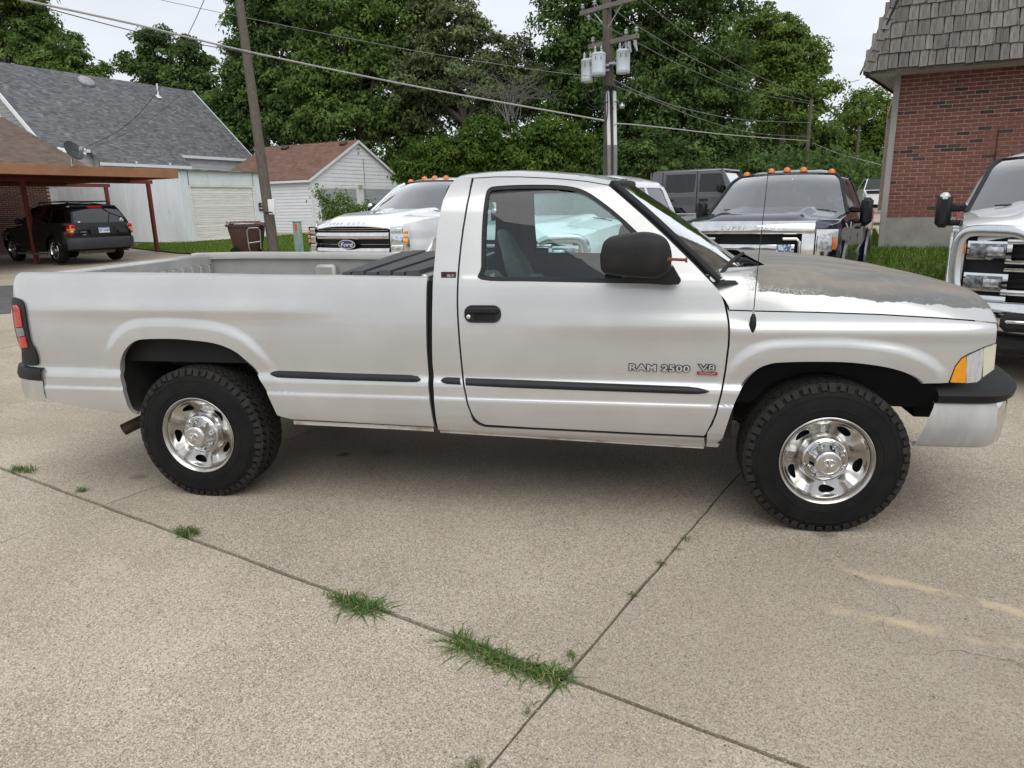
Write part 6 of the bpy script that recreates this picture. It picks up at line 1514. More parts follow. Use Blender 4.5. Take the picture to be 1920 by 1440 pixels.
a_, b_ = [Vector((p[0], float(cabY(np.array([p[0]]), np.array([p[1]]))[0])-.004, p[1])) for p in unp([(828, 515), (855, 515)], cabY)]; Ms = frame((a_+b_)/2, b_-a_, (0, 0, 1))
sb = MB().box((0, 0, 0), (.078, .030, .006)).build('trim_badge', badge_dark, truck, smooth=False); sb.matrix_parent_inverse = rootm(truck).inverted() @ Ms
text_mb('LARAMIE', .008, Ms @ Matrix.Translation((0, .0085, .0035)) @ Matrix.Diagonal((1.5, 1, 1, 1)), .002).build('badge_letters', badge_red, sb, smooth=False).matrix_parent_inverse = rootm(truck).inverted() @ rootm(truck) @ (rootm(truck).inverted() @ Ms).inverted() @ rootm(truck).inverted()
text_mb('SLT', .017, Ms @ Matrix.Translation((.012, -.005, .0035)) @ Matrix.Diagonal((1.5, 1, 1, 1)), .002, bold=.0006).build('badge_letters', badge_silver, sb, smooth=False).matrix_parent_inverse = (Ms).inverted()
# --- pinch flange along the rocker and the bed bottom
fl_m = mat('rocker_flange', (.50, .47, .42), .6, c2=(.30, .2, .13), sc_=9, lo=.5, hi=.7)
for nm_, q_ in (('rocker_flange', [(824, 807.5), (950, 815), (1092, 824), (1200, 830.5), (1320, 837.5)]), ('bed_flange', [(549, 792), (640, 796.5), (740, 801.5), (812, 805.5)])):
    pts_ = [(x, float(lower(np.array([x]), np.array([z]))[0])+.014, z-.004) for x, z in unp(q_, lower)]
    f_ = MB(); f_.grid([[(x, y-.004, z+.012) for x, y, z in pts_], [(x, y-.004, z-.010) for x, y, z in pts_], [(x, y+.006, z-.010) for x, y, z in pts_]]); f_.build(nm_, fl_m, truck)
# --- wheels
chrome_w = mat('wheel_chrome', (.55, .535, .51), .24, 1.0, c2=(.42, .405, .38), sc_=14, rvar=.08)
cap_m = mat('hub_chrome', (.72, .72, .71), .12, 1.0, c2=(.60, .60, .59), sc_=30)
def make_wheel(name):
    """built about its own axis: outer face towards -y, axle through the origin"""
    LOCAL[0] = True
    w_ = empty(name)
    RT, WT = .392, .255
    t = MB()
    pr = [(.2235, .006), (.2265, -.004), (.232, -.010), (.245, -.013), (.262, -.0135), (.2635, -.0155), (.268, -.0155), (.270, -.0135), (.30, -.012), (.325, -.008), (.3265, -.0095), (.331, -.009), (.333, -.0055), (.350, .0), (.363, .008), (.371, .018), (.378, .030), (.381, .06), (.3815, WT/2), (.381, WT-.06), (.378, WT-.03), (.36, WT-.005), (.32, WT+.012), (.26, WT+.012), (.2235, WT-.006), (.2235, .006)]
    t.lathe(pr, n=96, axis='y', cap=False)
    t.build('tyre', rubber, w_, sharp=30)
    # raised sidewall lettering blocks and tread blocks
    k = MB(); NB = 54
    def blk_(a0, a1, y0, y1, r0, r1, sk=0.0, tp=.9):
        P = []
        for r_ in (r0, r1):
            f = tp if r_ == r1 else 1.0
            am = (a0+a1)/2; ym = (y0+y1)/2
            for a, y in ((a0, y0), (a1, y0), (a1, y1), (a0, y1)):
                aa = am+(a-am)*f+sk*(y-ym); yy = ym+(y-ym)*f
                P.append((r_*math.cos(aa), yy, r_*math.sin(aa)))
        k.add(P, [(3, 2, 1, 0), (4, 5, 6, 7), (0, 1, 5, 4), (1, 2, 6, 5), (2, 3, 7, 6), (3, 0, 4, 7)])
    st = 2*math.pi/NB
    for i in range(NB):
        a = i*st
        big = 1 if i % 2 else .8
        for sgn in (0, 1):
            def Y(y): return y if sgn == 0 else WT-y
            ys0, ys1 = sorted((Y(.016), Y(.056)))
            blk_(a+.10*st, a+.84*st, ys0, ys1, .372, RT+.001, (1.6 if sgn else -1.6))
            # shoulder lug stepping down onto the sidewall
            P = []
            a0, a1 = a+.12*st, a+(.86 if i % 2 else .70)*st
            q = [(.374, .018), (.392, .020), (.381, .006), (.352 if i % 2 else .360, -.0035), (.348 if i % 2 else .356, .004)]
            for aa in (a0, a1):
                for r_, y in q: P.append((r_*math.cos(aa), Y(y), r_*math.sin(aa)))
            k.add(P, [(0, 1, 2, 3, 4), (9, 8, 7, 6, 5), (0, 5, 6, 1), (1, 6, 7, 2), (2, 7, 8, 3), (3, 8, 9, 4), (4, 9, 5, 0)])
        o1 = .5*st*(i % 2)
        blk_(a+.05*st, a+.78*st, .066, .100, .372, RT+.003, 2.6)
        blk_(a+.30*st, a+1.02*st, .108, .147, .372, RT+.004, -2.4)
        blk_(a+.05*st, a+.78*st, .155, .189, .372, RT+.003, 2.6)
    kt = k.build('tread', mat('tread_rubber', (.020, .020, .019), .85, spec=.2, c2=(.036, .034, .031), sc_=9), w_, smooth=False); kt['kind'] = 'stuff'
    # raised serif letters standing on the sidewall are only ghosted on this tyre: a few short bars
    # rim: rolled flange + pressed disc with five slots
    r = MB()
    r.lathe([(.222, WT-.04), (.205, WT-.05), (.200, .10), (.203, .02), (.2165, .006), (.2225, .0), (.2265, -.006), (.2262, -.0105), (.2225, -.0125), (.2165, -.0085), (.2085, .006), (.2045, .014), (.2040, .03)], axis='y', n=96, cap=False)
    r.build('rim', chrome_w, w_, sharp=45)
    slots = []
    for i in range(5):
        a = R(62+72*i); c_ = np.array([math.cos(a), math.sin(a)]); tg_ = np.array([-c_[1], c_[0]])
        sh = []
        for q, rad in ((-.047, .158), (-.040, .174), (-.020, .184), (.008, .186), (.032, .180), (.045, .169), (.043, .160), (.020, .150), (-.012, .141), (-.036, .142)):
            sh.append(tuple(c_*(.164+(rad-.164)*.82)+tg_*q*.82))
        slots.append([tuple(p) for p in smooth_line(sh, 3, True)])
    def discY(x, z):
        x = np.asarray(x, float); z = np.asarray(z, float); rr_ = np.hypot(x, z); ph = np.arctan2(z, x)
        base_ = np.interp(rr_, [.09, .105, .125, .145, .165, .185, .198, .205], [.050, .050, .046, .036, .026, .016, .010, .010])
        u = ((np.degrees(ph)-62) % 72)/72.0          # 0 at slot centre
        u2 = np.where(u > .5, u-1, u)
        wdw = smst(.10, .125, rr_)*smst(.2035, .188, rr_)
        pock = .020*np.exp(-((u2*72)/13.0)**2)*wdw
        ridge = -.014*np.exp(-((np.abs(u2*72)-34)/8.0)**2)*wdw*smst(.12, .15, rr_)
        return base_+pock+ridge
    outer = [(.2045*math.cos(a), .2045*math.sin(a)) for a in np.linspace(0, 2*math.pi, 97)[:-1]]
    inner = [(.098*math.cos(a), .098*math.sin(a)) for a in np.linspace(0, 2*math.pi, 49)[:-1]]
    panel(outer, discY, slots+[inner], .006, .006, .012).build('wheel_disc', chrome_w, w_, fix=False)
    bk = MB(); bk.lathe([(.0, .085), (.200, .085), (.2, .09), (0, .09)], axis='y', n=32); bk.build('brake_backing', rust if 'rear' in name else dark_void, w_)
    # hub cap with lug bumps and a stepped centre
    h = MB(); h.lathe([(.114, .055), (.114, .030), (.110, .018), (.102, .014), (.094, .018), (.090, .022), (.084, .010), (.074, -.012), (.066, -.034), (.062, -.044), (.057, -.049), (.050, -.050), (.047, -.047), (.045, -.0475), (0, -.049)], axis='y', n=64)
    cap = h.build('hub_cap', cap_m, w_, sharp=50)
    for i in range(8):
        a = R(22.5+45*i); MB().lathe([(.0085, .016), (.0085, -.002), (.006, -.009), (0, -.0115)], (.083*math.cos(a), 0, .083*math.sin(a)), 'y', 10).build('lug_bump', cap_m, cap)
    # crest on the cap: a horned animal head, front view
    cr_ = MB(); yz = -.0505
    for s_ in (1, -1):
        sp = [(1.7*s_*(.004+.0135*math.sin(t)*(.45+.18*t)), yz-.001, 1.7*(.010+.012*math.cos(t)*(.55+.12*t)-.004)) for t in np.linspace(0, 4.4, 16)]
        cr_.tube(sp, [.0055-.0028*i/15 for i in range(16)], 6)
    cr_.tube([(0, yz, .024), (0, yz-.003, .007), (0, yz-.003, -.017), (0, yz, -.034)], [.007, .009, .006, .004], 8)
    cr_.build('crest', cap_m, cap)
    LOCAL[0] = False
    return w_
wf = make_wheel('front_wheel')
ZW = .384
def place(wl_, x, y, steer, mirror_=False, spin=0):
    wl_.parent = truck; wl_.matrix_parent_inverse = rootm(truck).inverted()
    wl_.location = (x, y, ZW); wl_.rotation_euler = (0, spin, steer+(math.pi if mirror_ else 0))
place(wf, 0, .038, R(2.1))
for nm, x, y, st_, mi, sp in (('front_wheel', 0, 2*YC-.038, R(2.1), True, .4), ('rear_wheel', -3.42, .038, 0, False, R(18)), ('rear_wheel', -3.42, 2*YC-.038, 0, True, 1.0)):
    c = copy_tree(wf, truck); c.name = nm
    place(c, x, y, st_, mi, sp)
# ================================================================ OTHER VEHICLES (each built in its own frame: front towards +x, left towards +y)
white_car = mat('white_car_paint', (.84, .85, .86), .3, coat=1.0, c2=(.81, .82, .83), sc_=2, crough=.03)
navy_car = mat('navy_car_paint', (.006, .009, .030), .4, .0, spec=.2, coat=1.0, c2=(.008, .011, .036), sc_=2, crough=.02)
grey_car = mat('grey_car_paint', (.085, .088, .09), .32, coat=.9, c2=(.08, .082, .084), sc_=2, crough=.03)
black_car = mat('black_car_paint', (.003, .003, .004), .5, spec=.1, coat=.8, c2=(.004, .004, .005), sc_=2, crough=.02)
ws_glass = glass('truck_windshield', (.50, .58, .57), 3.6); dark_glass = glass('privacy_glass', (.10, .11, .11), 1.3)
amber_mk = mat('clearance_amber', (.75, .20, .02), .3, coat=.4, c2=(.65, .16, .02), sc_=30)
alloy = mat('alloy_wheel', (.55, .55, .55), .25, .9, c2=(.45, .45, .45), sc_=12)
blue_oval = mat('emblem_blue', (.01, .02, .12), .25, coat=.8, c2=(.012, .025, .14))
lamp_dark = mat('lamp_dark', (.09, .095, .10), .12, .4, coat=.9, c2=(.30, .31, .32), sc_=26, lo=.45, hi=.6)
lamp_clear = mat('lamp_clear', (.70, .71, .72), .1, .5, coat=.9, c2=(.34, .35, .36), sc_=22, lo=.4, hi=.6)
inter = mat('interior_grey', (.09, .095, .10), .85, c2=(.12, .125, .13), sc_=8)
def wheel_std(parent, x, y, R_, W_, out, rimm, name='wheel', spokes=8, rr_=.27):
    w_ = empty(name); w_.parent = parent; w_.location = (x, y, R_); w_.rotation_euler = (0, random.uniform(0, 1), math.pi if out > 0 else 0)
    t = MB(); t.lathe([(rr_, .01), (rr_+.02, -.004), (R_-.06, -.006), (R_-.02, .012), (R_, .045), (R_, W_-.045), (R_-.02, W_-.01), (rr_, W_-.01), (rr_, .01)], axis='y', n=48, cap=False); t.build('tyre', rubber, w_, sharp=35)
    r_ = MB(); r_.lathe([(rr_+.004, .004), (rr_-.012, -.002), (rr_-.03, .03), (rr_-.035, .16)], axis='y', n=40, cap=False)
    for k in range(spokes):
        a = 2*math.pi*k/spokes; c, s = math.cos(a), math.sin(a); M = Matrix(((c, 0, -s, 0), (0, 1, 0, 0), (s, 0, c, 0), (0, 0, 0, 1)))
        P = [(.05, .012, -.028), (rr_-.02, .02, -.022), (rr_-.02, .02, .022), (.05, .012, .028), (.05, .05, -.028), (rr_-.02, .06, -.022), (rr_-.02, .06, .022), (.05, .05, .028)]
        r_.add([M @ Vector(p) for p in P], [(0, 1, 2, 3), (7, 6, 5, 4), (0, 4, 5, 1), (1, 5, 6, 2), (2, 6, 7, 3), (3, 7, 4, 0)])
    r_.lathe([(.075, .05), (.075, .008), (.05, .0), (0, -.002)], axis='y', n=20); r_.build('rim', rimm, w_, sharp=40)
    MB().lathe([(0, .07), (rr_-.03, .07), (rr_-.03, .09), (0, .09)], axis='y', n=24).build('brake', dark_void, w_); return w_
def lpanel(root, name, poly, Yf, m, holes=(), step=.08, bstep=.05, edge=.03, right=True, left=True):
    if right: panel(poly, Yf, holes, step, bstep, edge).build(name, m, root, fix=False)
    if left: panel(poly, Yf, holes, step, bstep, edge, sgn=-1, yc=0.0).build(name, m, root, fix=False)
def arc(cx, cz, r_, a0, a1, n=14): return [(cx+r_*math.cos(R(a)), cz+r_*math.sin(R(a))) for a in np.linspace(a0, a1, n)]
def oval_pts(a, b, n=36): return [(a*math.cos(t), b*math.sin(t)) for t in np.linspace(0, 2*math.pi, n+1)[:-1]]
FX = lambda x, y, z: frame((x, y, z), (0, 1, 0), (0, 0, 1))      # decal frame on a front face (seen from +x): text x runs to +y
FRONT = lambda x, y, z, tilt=0.0: frame((x, y, z), (0, 1, 0), (-math.sin(tilt), 0, math.cos(tilt)))
def super_pickup(label, pos, yaw, paint_, style, lights=True):
    LOCAL[0] = True
    root = empty('pickup_truck', pos, yaw, label=label, cat='pickup truck')
    XA, XR = -1.02, -5.02; RW = .41
    def ins(x, z):
        x = np.asarray(x, float); z = np.asarray(z, float)
        y = -1.0+.045*smst(1.15, 1.45, z)+.03*smst(.95, .75, z)+.012*np.exp(-((z-1.08)/.05)**2)+.17*np.clip((x+.55)/.42, 0, None)**2.2
        for cx in (XA, XR):
            d = np.hypot(x-cx, z-.46); y = y-.035*(1-smst(.57, .64, d))*smst(.30, .45, z)
        return y
    af = arc(XA, .46, .52, 195, -12); ar = arc(XR, .46, .52, 195, -15)
    fl_top = [(-.20, 1.30), (-.6, 1.355), (-1.2, 1.395), (-1.78, 1.42)]
    lpanel(root, 'front_fender', [(-.20, .95)]+fl_top+[(-1.80, 1.43), (-1.86, .60), (-1.60, .56)]+af[1:]+[(-.47, .62), (-.30, .62), (-.18, .80)], ins, paint_, step=.06, bstep=.04)
    lpanel(root, 'front_door', [(-1.815, 1.43), (-2.93, 1.42), (-2.95, .56), (-1.88, .56), (-1.83, 1.2)], ins, paint_)
    lpanel(root, 'rear_door', [(-2.945, 1.42), (-3.95, 1.42), (-4.0, .95), (-3.95, .56), (-2.965, .56)], ins, paint_)
    lpanel(root, 'cab_corner', [(-3.965, 1.42), (-4.10, 1.42), (-4.12, .56), (-3.965, .56), (-4.015, .95)], ins, paint_)
    lpanel(root, 'bed_side', [(-4.15, 1.42), (-6.30, 1.44), (-6.32, .75), (-5.60, .66)]+ar[::-1][:-1]+[(-4.45, .56), (-4.15, .56)], ins, paint_, step=.07)
    flr = MB()
    for cx in (XA, XR):
        for sg in (1, -1):
            rows_ = []
            for a in np.linspace(-8, 188, 22):
                row = []
                for rr_, o in ((.505, .02), (.515, -.025), (.56, -.05), (.62, -.042), (.635, -.012)):
                    x, z = cx+rr_*math.cos(R(a)), .46+rr_*math.sin(R(a)); y = -1.0+o-.0; row.append((x, y*sg, z))
                rows_.append(row)
            MB().grid(rows_).build('wheel_flare', grey_car if style == 'c' else paint_, root)
    dk = MB(); dk.bbox(-6.25, -.25, -.86, .86, .50, 1.18); dk.bbox(-4.1, -1.9, -.93, .93, .55, 1.15); dk.build('inner_structure', dark_void, root, smooth=False)
    for cx in (XA, XR):
        for sg in (-1, 1):
            MB().grid([[(cx+.53*math.cos(R(a)), y*sg, .46+.53*math.sin(R(a))) for y in (.95, .60, .0)] for a in np.linspace(-10, 190, 16)]).build('wheel_well', dark_void, root)
            wheel_std(root, cx, sg*.985, RW, .26, sg, alloy)
    for sg in (-1, 1):
        MB().cbox(-4.0, -1.75, min(sg*.80, sg*1.02), max(sg*.80, sg*1.02), .40, .46, .02).build('running_board', black_plastic, root)
    # greenhouse
    def gh_(x, z): return -.955+.40*np.clip(np.asarray(z, float)-1.42, 0, None)+1.6*np.clip(np.asarray(z, float)-1.86, 0, None)**2*4
    ZT = 1.965
    wpts = [(-1.62, 1.42), (-1.95, 1.66), (-2.20, 1.84), (-2.42, ZT-.01)]
    fw_ = [(-2.02, 1.46), (-2.90, 1.46), (-2.90, 1.86), (-2.46, 1.855), (-2.28, 1.77), (-2.08, 1.58)]; rw_ = [(-3.00, 1.46), (-3.86, 1.46), (-3.80, 1.82), (-3.72, 1.86), (-3.00, 1.86)]
    lpanel(root, 'cab_frame', wpts+[(-2.8, ZT+.015), (-3.4, ZT+.01), (-3.86, ZT-.02), (-3.98, 1.80), (-4.09, 1.42)], gh_, paint_, [fw_, rw_], .07, .05)
    for nm, q in (('side_window', fw_), ('side_window', rw_)): lpanel(root, nm, inset(q, -.006), lambda x, z: gh_(x, z)+.008, dark_glass, (), .2, .1, 0)
    ex_ = np.array([(-2.42, ZT-.01), (-2.8, ZT+.015), (-3.4, ZT+.01), (-3.86, ZT-.02)]); rows_ = []
    for x in np.linspace(-2.42, -3.86, 14):
        ze = np.interp(-x, -ex_[:, 0], ex_[:, 1]); ye = float(gh_(x, np.array(ze))); row = []
        for t in np.linspace(-1, 1, 25):
            tt = math.copysign(abs(t)**.6, t); u = 1-abs(tt); rib = .012*math.exp(-((abs(tt)-.45)/.12)**2)
            s_ = smst(-2.42, -2.60, x); row.append((x+.16*(1-tt*tt)*smst(-2.95, -2.42, x), ye*-tt, ze+.03*(1-tt*tt)*(1-s_)+(.075*(1-(1-u)**4)-rib)*s_))
        rows_.append(row)
    MB().grid(rows_).build('roof', paint_, root)
    wr = []
    for x, z in smooth_line([np.array(p) for p in wpts], 4):
        y = float(gh_(x, np.array(z))); wr.append([(x+.16*(1-t*t), -y*t*.985, z+.03*(1-t*t)) for t in np.linspace(-1, 1, 17)])
    MB().grid(wr).build('windshield', ws_glass, root)
    tb = MB()
    for e_ in (0, -1): tb = MB().tube([Vector(r_[e_])+Vector((.012, 0, 0)) for r_ in wr], .022, 6); tb.build('pillar_trim', paint_ if style == 'a' else black_plastic, root)
    MB().tube([Vector(p)+Vector((.01, 0, .006)) for p in wr[-1]], .008, 6).build('header_trim', black_plastic, root)
    MB().quad((-4.07, -.93, 1.43), (-4.07, .93, 1.43), (-3.88, .75, 1.93), (-3.88, -.75, 1.93)).build('rear_window', dark_glass, root)
    # hood with a raised centre
    hr = []
    for x in np.linspace(-.10, -1.72, 24):
        row = []; ed = np.interp(x, [-1.78, -1.2, -.6, -.10], [1.42, 1.395, 1.355, 1.29]); ye = min(.99, float(-ins(np.array(min(x, -.2)), np.array(1.3)))-.015)
        for t in np.linspace(-1, 1, 41):
            u = 1-abs(t); zc_ = .085*(1-(1-u)**3.0)+.035*smst(.62, .52, abs(t))*smst(-.12, -.5, x)-.018*smst(.42, .30, abs(t))*smst(-.3, -.7, x)
            drop = -.05*smst(-.30, -.10, x)
            bowx = .16*(1-t*t)*smst(-1.0, -.10, x)+.10*(1-t*t)*smst(-1.0, -1.72, x)
            row.append((x+bowx-.02, ye*t, ed+zc_+drop))
        hr.append(row)
    hr = [[(x+.012, y, z-.05) for x, y, z in hr[0]]]+hr
    MB().grid(hr).build('hood', paint_, root, sharp=60)
    MB().grid([[(x+.02, y, z-.012) for x, y, z in hr[-1]], [(wr[0][0][0]+.16*(1-t*t)+.02, -.95*t*-1 if False else .95*t, 1.415+.03*(1-t*t)) for t in np.linspace(-1, 1, 41)]]).build('cowl', black_plastic, root)
    wi_ = MB()
    for y0, y1 in ((.72, .05), (-.02, -.70)):
        a = Vector((wr[0][8][0]-.10*(y0/.95)**2+.03, y0, 1.455)); b = Vector((wr[0][8][0]-.16*(y1/.95)**2-.02, y1, 1.485)); wi_.tube([a, a.lerp(b, .5)+Vector((0, 0, .015)), b], [.018, .013, .008], 6); wi_.tube([a+Vector((.03, .1, -.02)), a.lerp(b, .45)+Vector((.02, 0, .03))], .014, 6)
    wi_.build('wiper', black_plastic, root, kind='stuff')
    # interior
    for y in (-.42, .42):
        s = MB(); s.cbox(-2.95, -2.80, y-.24, y+.24, 1.0, 1.55, .05); s.cbox(-2.93, -2.83, y-.12, y+.12, 1.57, 1.74, .04); s.build('seat', inter, root)
    MB().cbox(-2.05, -1.66, -.84, .84, 1.2, 1.41, .06).build('dashboard', mat('dash_dark', (.10, .105, .11), .75, c2=(.13, .135, .14), sc_=6), root)
    sw_ = MB(); cc = Vector((-2.22, .42, 1.42)); ax_ = Vector((-.85, 0, .5)).normalized(); uu = Vector((0, 1, 0)); vv = ax_.cross(uu); sw_.tube([cc+(uu*math.cos(a)+vv*math.sin(a))*.19 for a in np.linspace(0, 2*math.pi, 25)], .017, 6, cap=False); sw_.tube([cc-uu*.19, cc+uu*.19], .02, 6); sw_.build('steering_wheel', inter, root)
    MB().bbox(-4.0, -1.9, -.88, .88, 1.02, 1.12).build('cabin_floor', inter, root)
    # mirrors
    for sg in (-1, 1):
        m_ = MB(); y0, y1 = sorted((sg*1.07, sg*1.22)); m_.cbox(-2.10, -1.93, y0, y1, 1.25, 1.62, .045); mo_ = m_.build('towing_mirror', black_plastic, root)
        ya, yb = sorted((sg*.93, sg*1.12)); MB().cbox(-2.06, -1.98, ya, yb, 1.42, 1.50, .02).cbox(-2.06, -1.98, ya, yb, 1.27, 1.33, .02).build('mirror_arm', black_plastic, mo_)
        if style != 'c': MB().cbox(-2.00, -1.92, y0+.025, y1-.025, 1.53, 1.625, .03).build('mirror_cap', chrome, mo_)
    if lights:
        for y in (-.60, -.22, 0, .22, .60):
            i = min(range(25), key=lambda k: abs(rows_[0][k][1]-y)); p = Vector(rows_[1][i])
            MB().lathe([(.055, -.01), (.052, .022), (.038, .045), (0, .055)], p, 'z', 12).build('clearance_light', amber_mk, root)
    for sg in (-1, 1):
        for x in (-2.80, -3.80): MB().cbox(x-.10, x+.10, *sorted((sg*.985, sg*1.035)), 1.17, 1.21, .012).build('door_handle', paint_ if style != 'c' else black_plastic, root)
    # front end
    def fx(y): return .05-.20*abs(y/.98)**2.4
    MB().grid([[(fx(y)-.075, y, z) for y in np.linspace(-.93, .93, 17)] for z in (.60, 1.27)]).build('grille_backing', black_plastic, root)
    def bar(y0, y1, z0, z1, out, m, name, n=13, par=root):
        rows2 = []
        for y in np.linspace(y0, y1, n): x = fx(y)+out; rows2.append([(x-.06, y, z0), (x-.008, y, z0+.004), (x, y, z0+(z1-z0)*.3), (x, y, z0+(z1-z0)*.7), (x-.012, y, z1-.004), (x-.07, y, z1)])
        return MB().grid(rows2).build(name, m, par, sharp=50)
    if style == 'a':
        bar(-.70, .70, 1.085, 1.185, .015, chrome, 'grille_bar'); bar(-.70, .70, .855, .955, .02, chrome, 'grille_bar')
        for z in (1.205, 1.235): bar(-.68, .68, z, z+.014, -.01, chrome, 'grille_bar')
        bar(-.68, .68, 1.0, 1.012, -.02, chrome, 'grille_bar'); bar(-.70, .70, .70, .78, .0, chrome, 'grille_bar')
        for sg in (-1, 1):
            y0, y1 = sorted((sg*.715, sg*.985)); fr_ = bar(y0, y1, .80, 1.27, .0, chrome, 'headlamp')
            for z0, z1 in ((1.16, 1.25), (1.02, 1.13), (.92, 1.0), (.82, .90)): bar(*sorted((sg*.735, sg*.90)), z0, z1, .018, lamp_clear, 'lamp_cell', 7, fr_)
            for z0, z1 in ((1.155, 1.21), (1.09, 1.14), (1.02, 1.075)): bar(*sorted((sg*.915, sg*.975)), z0, z1, .02, amber, 'amber_lens', 5, fr_)
    elif style == 'b':
        for z0, z1 in ((1.185, 1.235), (1.02, 1.065), (.955, .995), (.76, .815)): bar(-.64, .64, z0, z1, .02, chrome, 'grille_bar')
        for z in np.linspace(.82, 1.16, 9): bar(-.62, .62, z, z+.006, -.045, black_plastic, 'grille_mesh')
        for y in (-.30, .30):
            for z in (1.12, .87): MB().box((fx(y)+.0, y, z), (.02, .16, .022)).build('grille_accent', chrome, root)
        for sg in (-1, 1):
            pth = [(sg*.50, 1.245), (sg*.60, 1.285), (sg*.86, 1.29), (sg*.955, 1.25), (sg*.985, 1.15), (sg*.985, .95), (sg*.965, .80), (sg*.93, .72), (sg*.60, .71)]
            sp_ = smooth_line([np.array(p) for p in pth], 4); rows2 = []
            for i, (y, z) in enumerate(sp_):
                a = np.array(sp_[max(i-1, 0)]); b = np.array(sp_[min(i+1, len(sp_)-1)]); t_ = (b-a)/np.hypot(*(b-a)); n_ = np.array([t_[1], -t_[0]]); row = []
                for o_s, xo in ((-.045, -.05), (-.04, .02), (-.015, .035), (.02, .035), (.045, .02), (.05, -.05)): row.append((fx(y)+xo, y+n_[0]*o_s, z+n_[1]*o_s))
                rows2.append(row)
            fr_ = MB().grid(rows2).build('headlamp', mat('satin_chrome', (.70, .71, .72), .2, .9, c2=(.62, .63, .64), sc_=5), root, sharp=50)
            for z0, z1 in ((1.065, 1.19), (.80, .92)):
                rim_ = bar(*sorted((sg*.60, sg*.915)), z0-.02, z1+.02, -.005, chrome, 'lamp_rim', 7, fr_); bar(*sorted((sg*.64, sg*.90)), z0, z1, .006, lamp_dark, 'lamp_cell', 7, fr_); bar(*sorted((sg*.66, sg*.77)), z0+.02, z1-.02, .012, lamp_clear, 'projector', 5, fr_)
            bar(*sorted((sg*.925, sg*.94)), 1.09, 1.19, .0, orange_lens, 'side_marker', 3, fr_)
    else:
        rows2 = []
        for y in np.linspace(-.74, .74, 21):
            x = fx(y); rows2.append([(x-.02, y, 1.205), (x+.035, y, 1.215), (x+.05, y, 1.25), (x+.02, y, 1.33), (x-.06, y, 1.365), (x-.12, y, 1.345)])
        MB().grid(rows2).build('grille_crown', chrome, root, sharp=60)
        for sg in (-1, 1):
            y0, y1 = sorted((sg*.61, sg*.745)); bar(y0, y1, .68, 1.22, .035, chrome, 'grille_side', 5)
            pth = [(sg*.40, 1.155), (sg*.55, 1.155), (sg*.585, 1.12), (sg*.585, .74), (sg*.55, .71), (sg*.40, .71)]
            MB().tube([(fx(y)+.02, y, z) for y, z in pth], .022, 8).build('grille_bracket', chrome, root)
            fr_ = bar(*sorted((sg*.755, sg*.985)), .80, 1.265, -.01, chrome, 'headlamp', 7)
            bar(*sorted((sg*.775, sg*.93)), 1.0, 1.19, .012, lamp_clear, 'lamp_cell', 7, fr_); bar(*sorted((sg*.935, sg*.978)), 1.02, 1.18, .012, orange_lens, 'side_marker', 4, fr_); bar(*sorted((sg*.775, sg*.97)), .83, .93, .012, lamp_clear, 'lamp_cell', 7, fr_)
        bar(-.53, .53, .99, 1.09, .01, chrome, 'grille_bar'); bar(-.53, .53, .80, .90, .01, chrome, 'grille_bar')
        pl = MB().box((fx(.40)+.03, .42, 1.045), (.012, .17, .085)).build('sticker', mat('plate_blue_white', (.62, .66, .72), .4, c2=(.08, .14, .32), sc_=24, lo=.48, hi=.52), root)
        for sg in (-1, 1): MB().box((-1.62, sg*1.008, 1.27), (.30, .012, .075)).build('fender_badge', chrome, root); text_mb('F-350', .075, frame((-1.62, sg*1.016, 1.27), (sg*-1 if False else (1 if sg < 0 else -1), 0, 0), (0, 0, 1)), .006, bold=.001).build('badge_letters', badge_dark, root, smooth=False)
    # emblem
    ze, xe = (1.01, fx(0)+.055) if style == 'a' else ((.99, fx(0)+.06) if style == 'c' else (1.02, fx(0)+.05))
    em = MB().prism(oval_pts(.165, .070), .020, FRONT(xe-.02, 0, ze)).build('oval_emblem', chrome, root, sharp=30)
    MB().prism(oval_pts(.148, .056), .008, FRONT(xe-.002, 0, ze)).build('emblem_field', blue_oval, em, sharp=30)
    text_mb('Ford', .105, FRONT(xe+.008, 0, ze-.004) @ Matrix.Diagonal((1.15, .82, 1, 1)), .004, shear=.25).build('emblem_script', white_paint, em, smooth=False)
    # hood lettering
    if style == 'a':
        tm = text_mb('SUPER DUTY', .075, FRONT(-.02, 0, 1.285, .95), .006, spacing=1.9)
        tm.v = [(x+.155*(1-(y/.95)**2)-.005, y, z+.035*(1-(y/.95)**2)) for x, y, z in tm.v]; tm.build('hood_letters', mat('letter_grey', (.50, .51, .52), .4, c2=(.45, .46, .47)), root, smooth=False)
    if style == 'c':
        tm = text_mb('SUPER DUTY', .088, FRONT(0, 0, 1.292, .42), .006, spacing=1.5); tm.v = [(x+fx(y)+.054, y, z) for x, y, z in tm.v]; tm.build('crown_letters', mat('letter_pale', (.76, .76, .76), .2, .9, c2=(.72, .72, .72)), root, smooth=False)
    if style == 'b':
        tm = text_mb('SUPER DUTY', .06, FRONT(-.02, 0, 1.285, .95), .004, spacing=1.9); tm.v = [(x+.155*(1-(y/.95)**2)-.004, y, z+.035*(1-(y/.95)**2)) for x, y, z in tm.v]; tm.build('hood_letters', white_car, root, smooth=False)
    # bumper
    rows2 = []
    for y in np.linspace(-1.0, 1.0, 25):
        x = .16-.30*abs(y)**3.2; rows2.append([(x-.12, y, .715), (x-.02, y, .71), (x+.005, y, .68), (x+.01, y, .60), (x-.0, y, .50), (x-.05, y, .44), (x-.12, y, .43)])
    bmp = MB().grid(rows2).build('front_bumper', chrome, root, sharp=60)
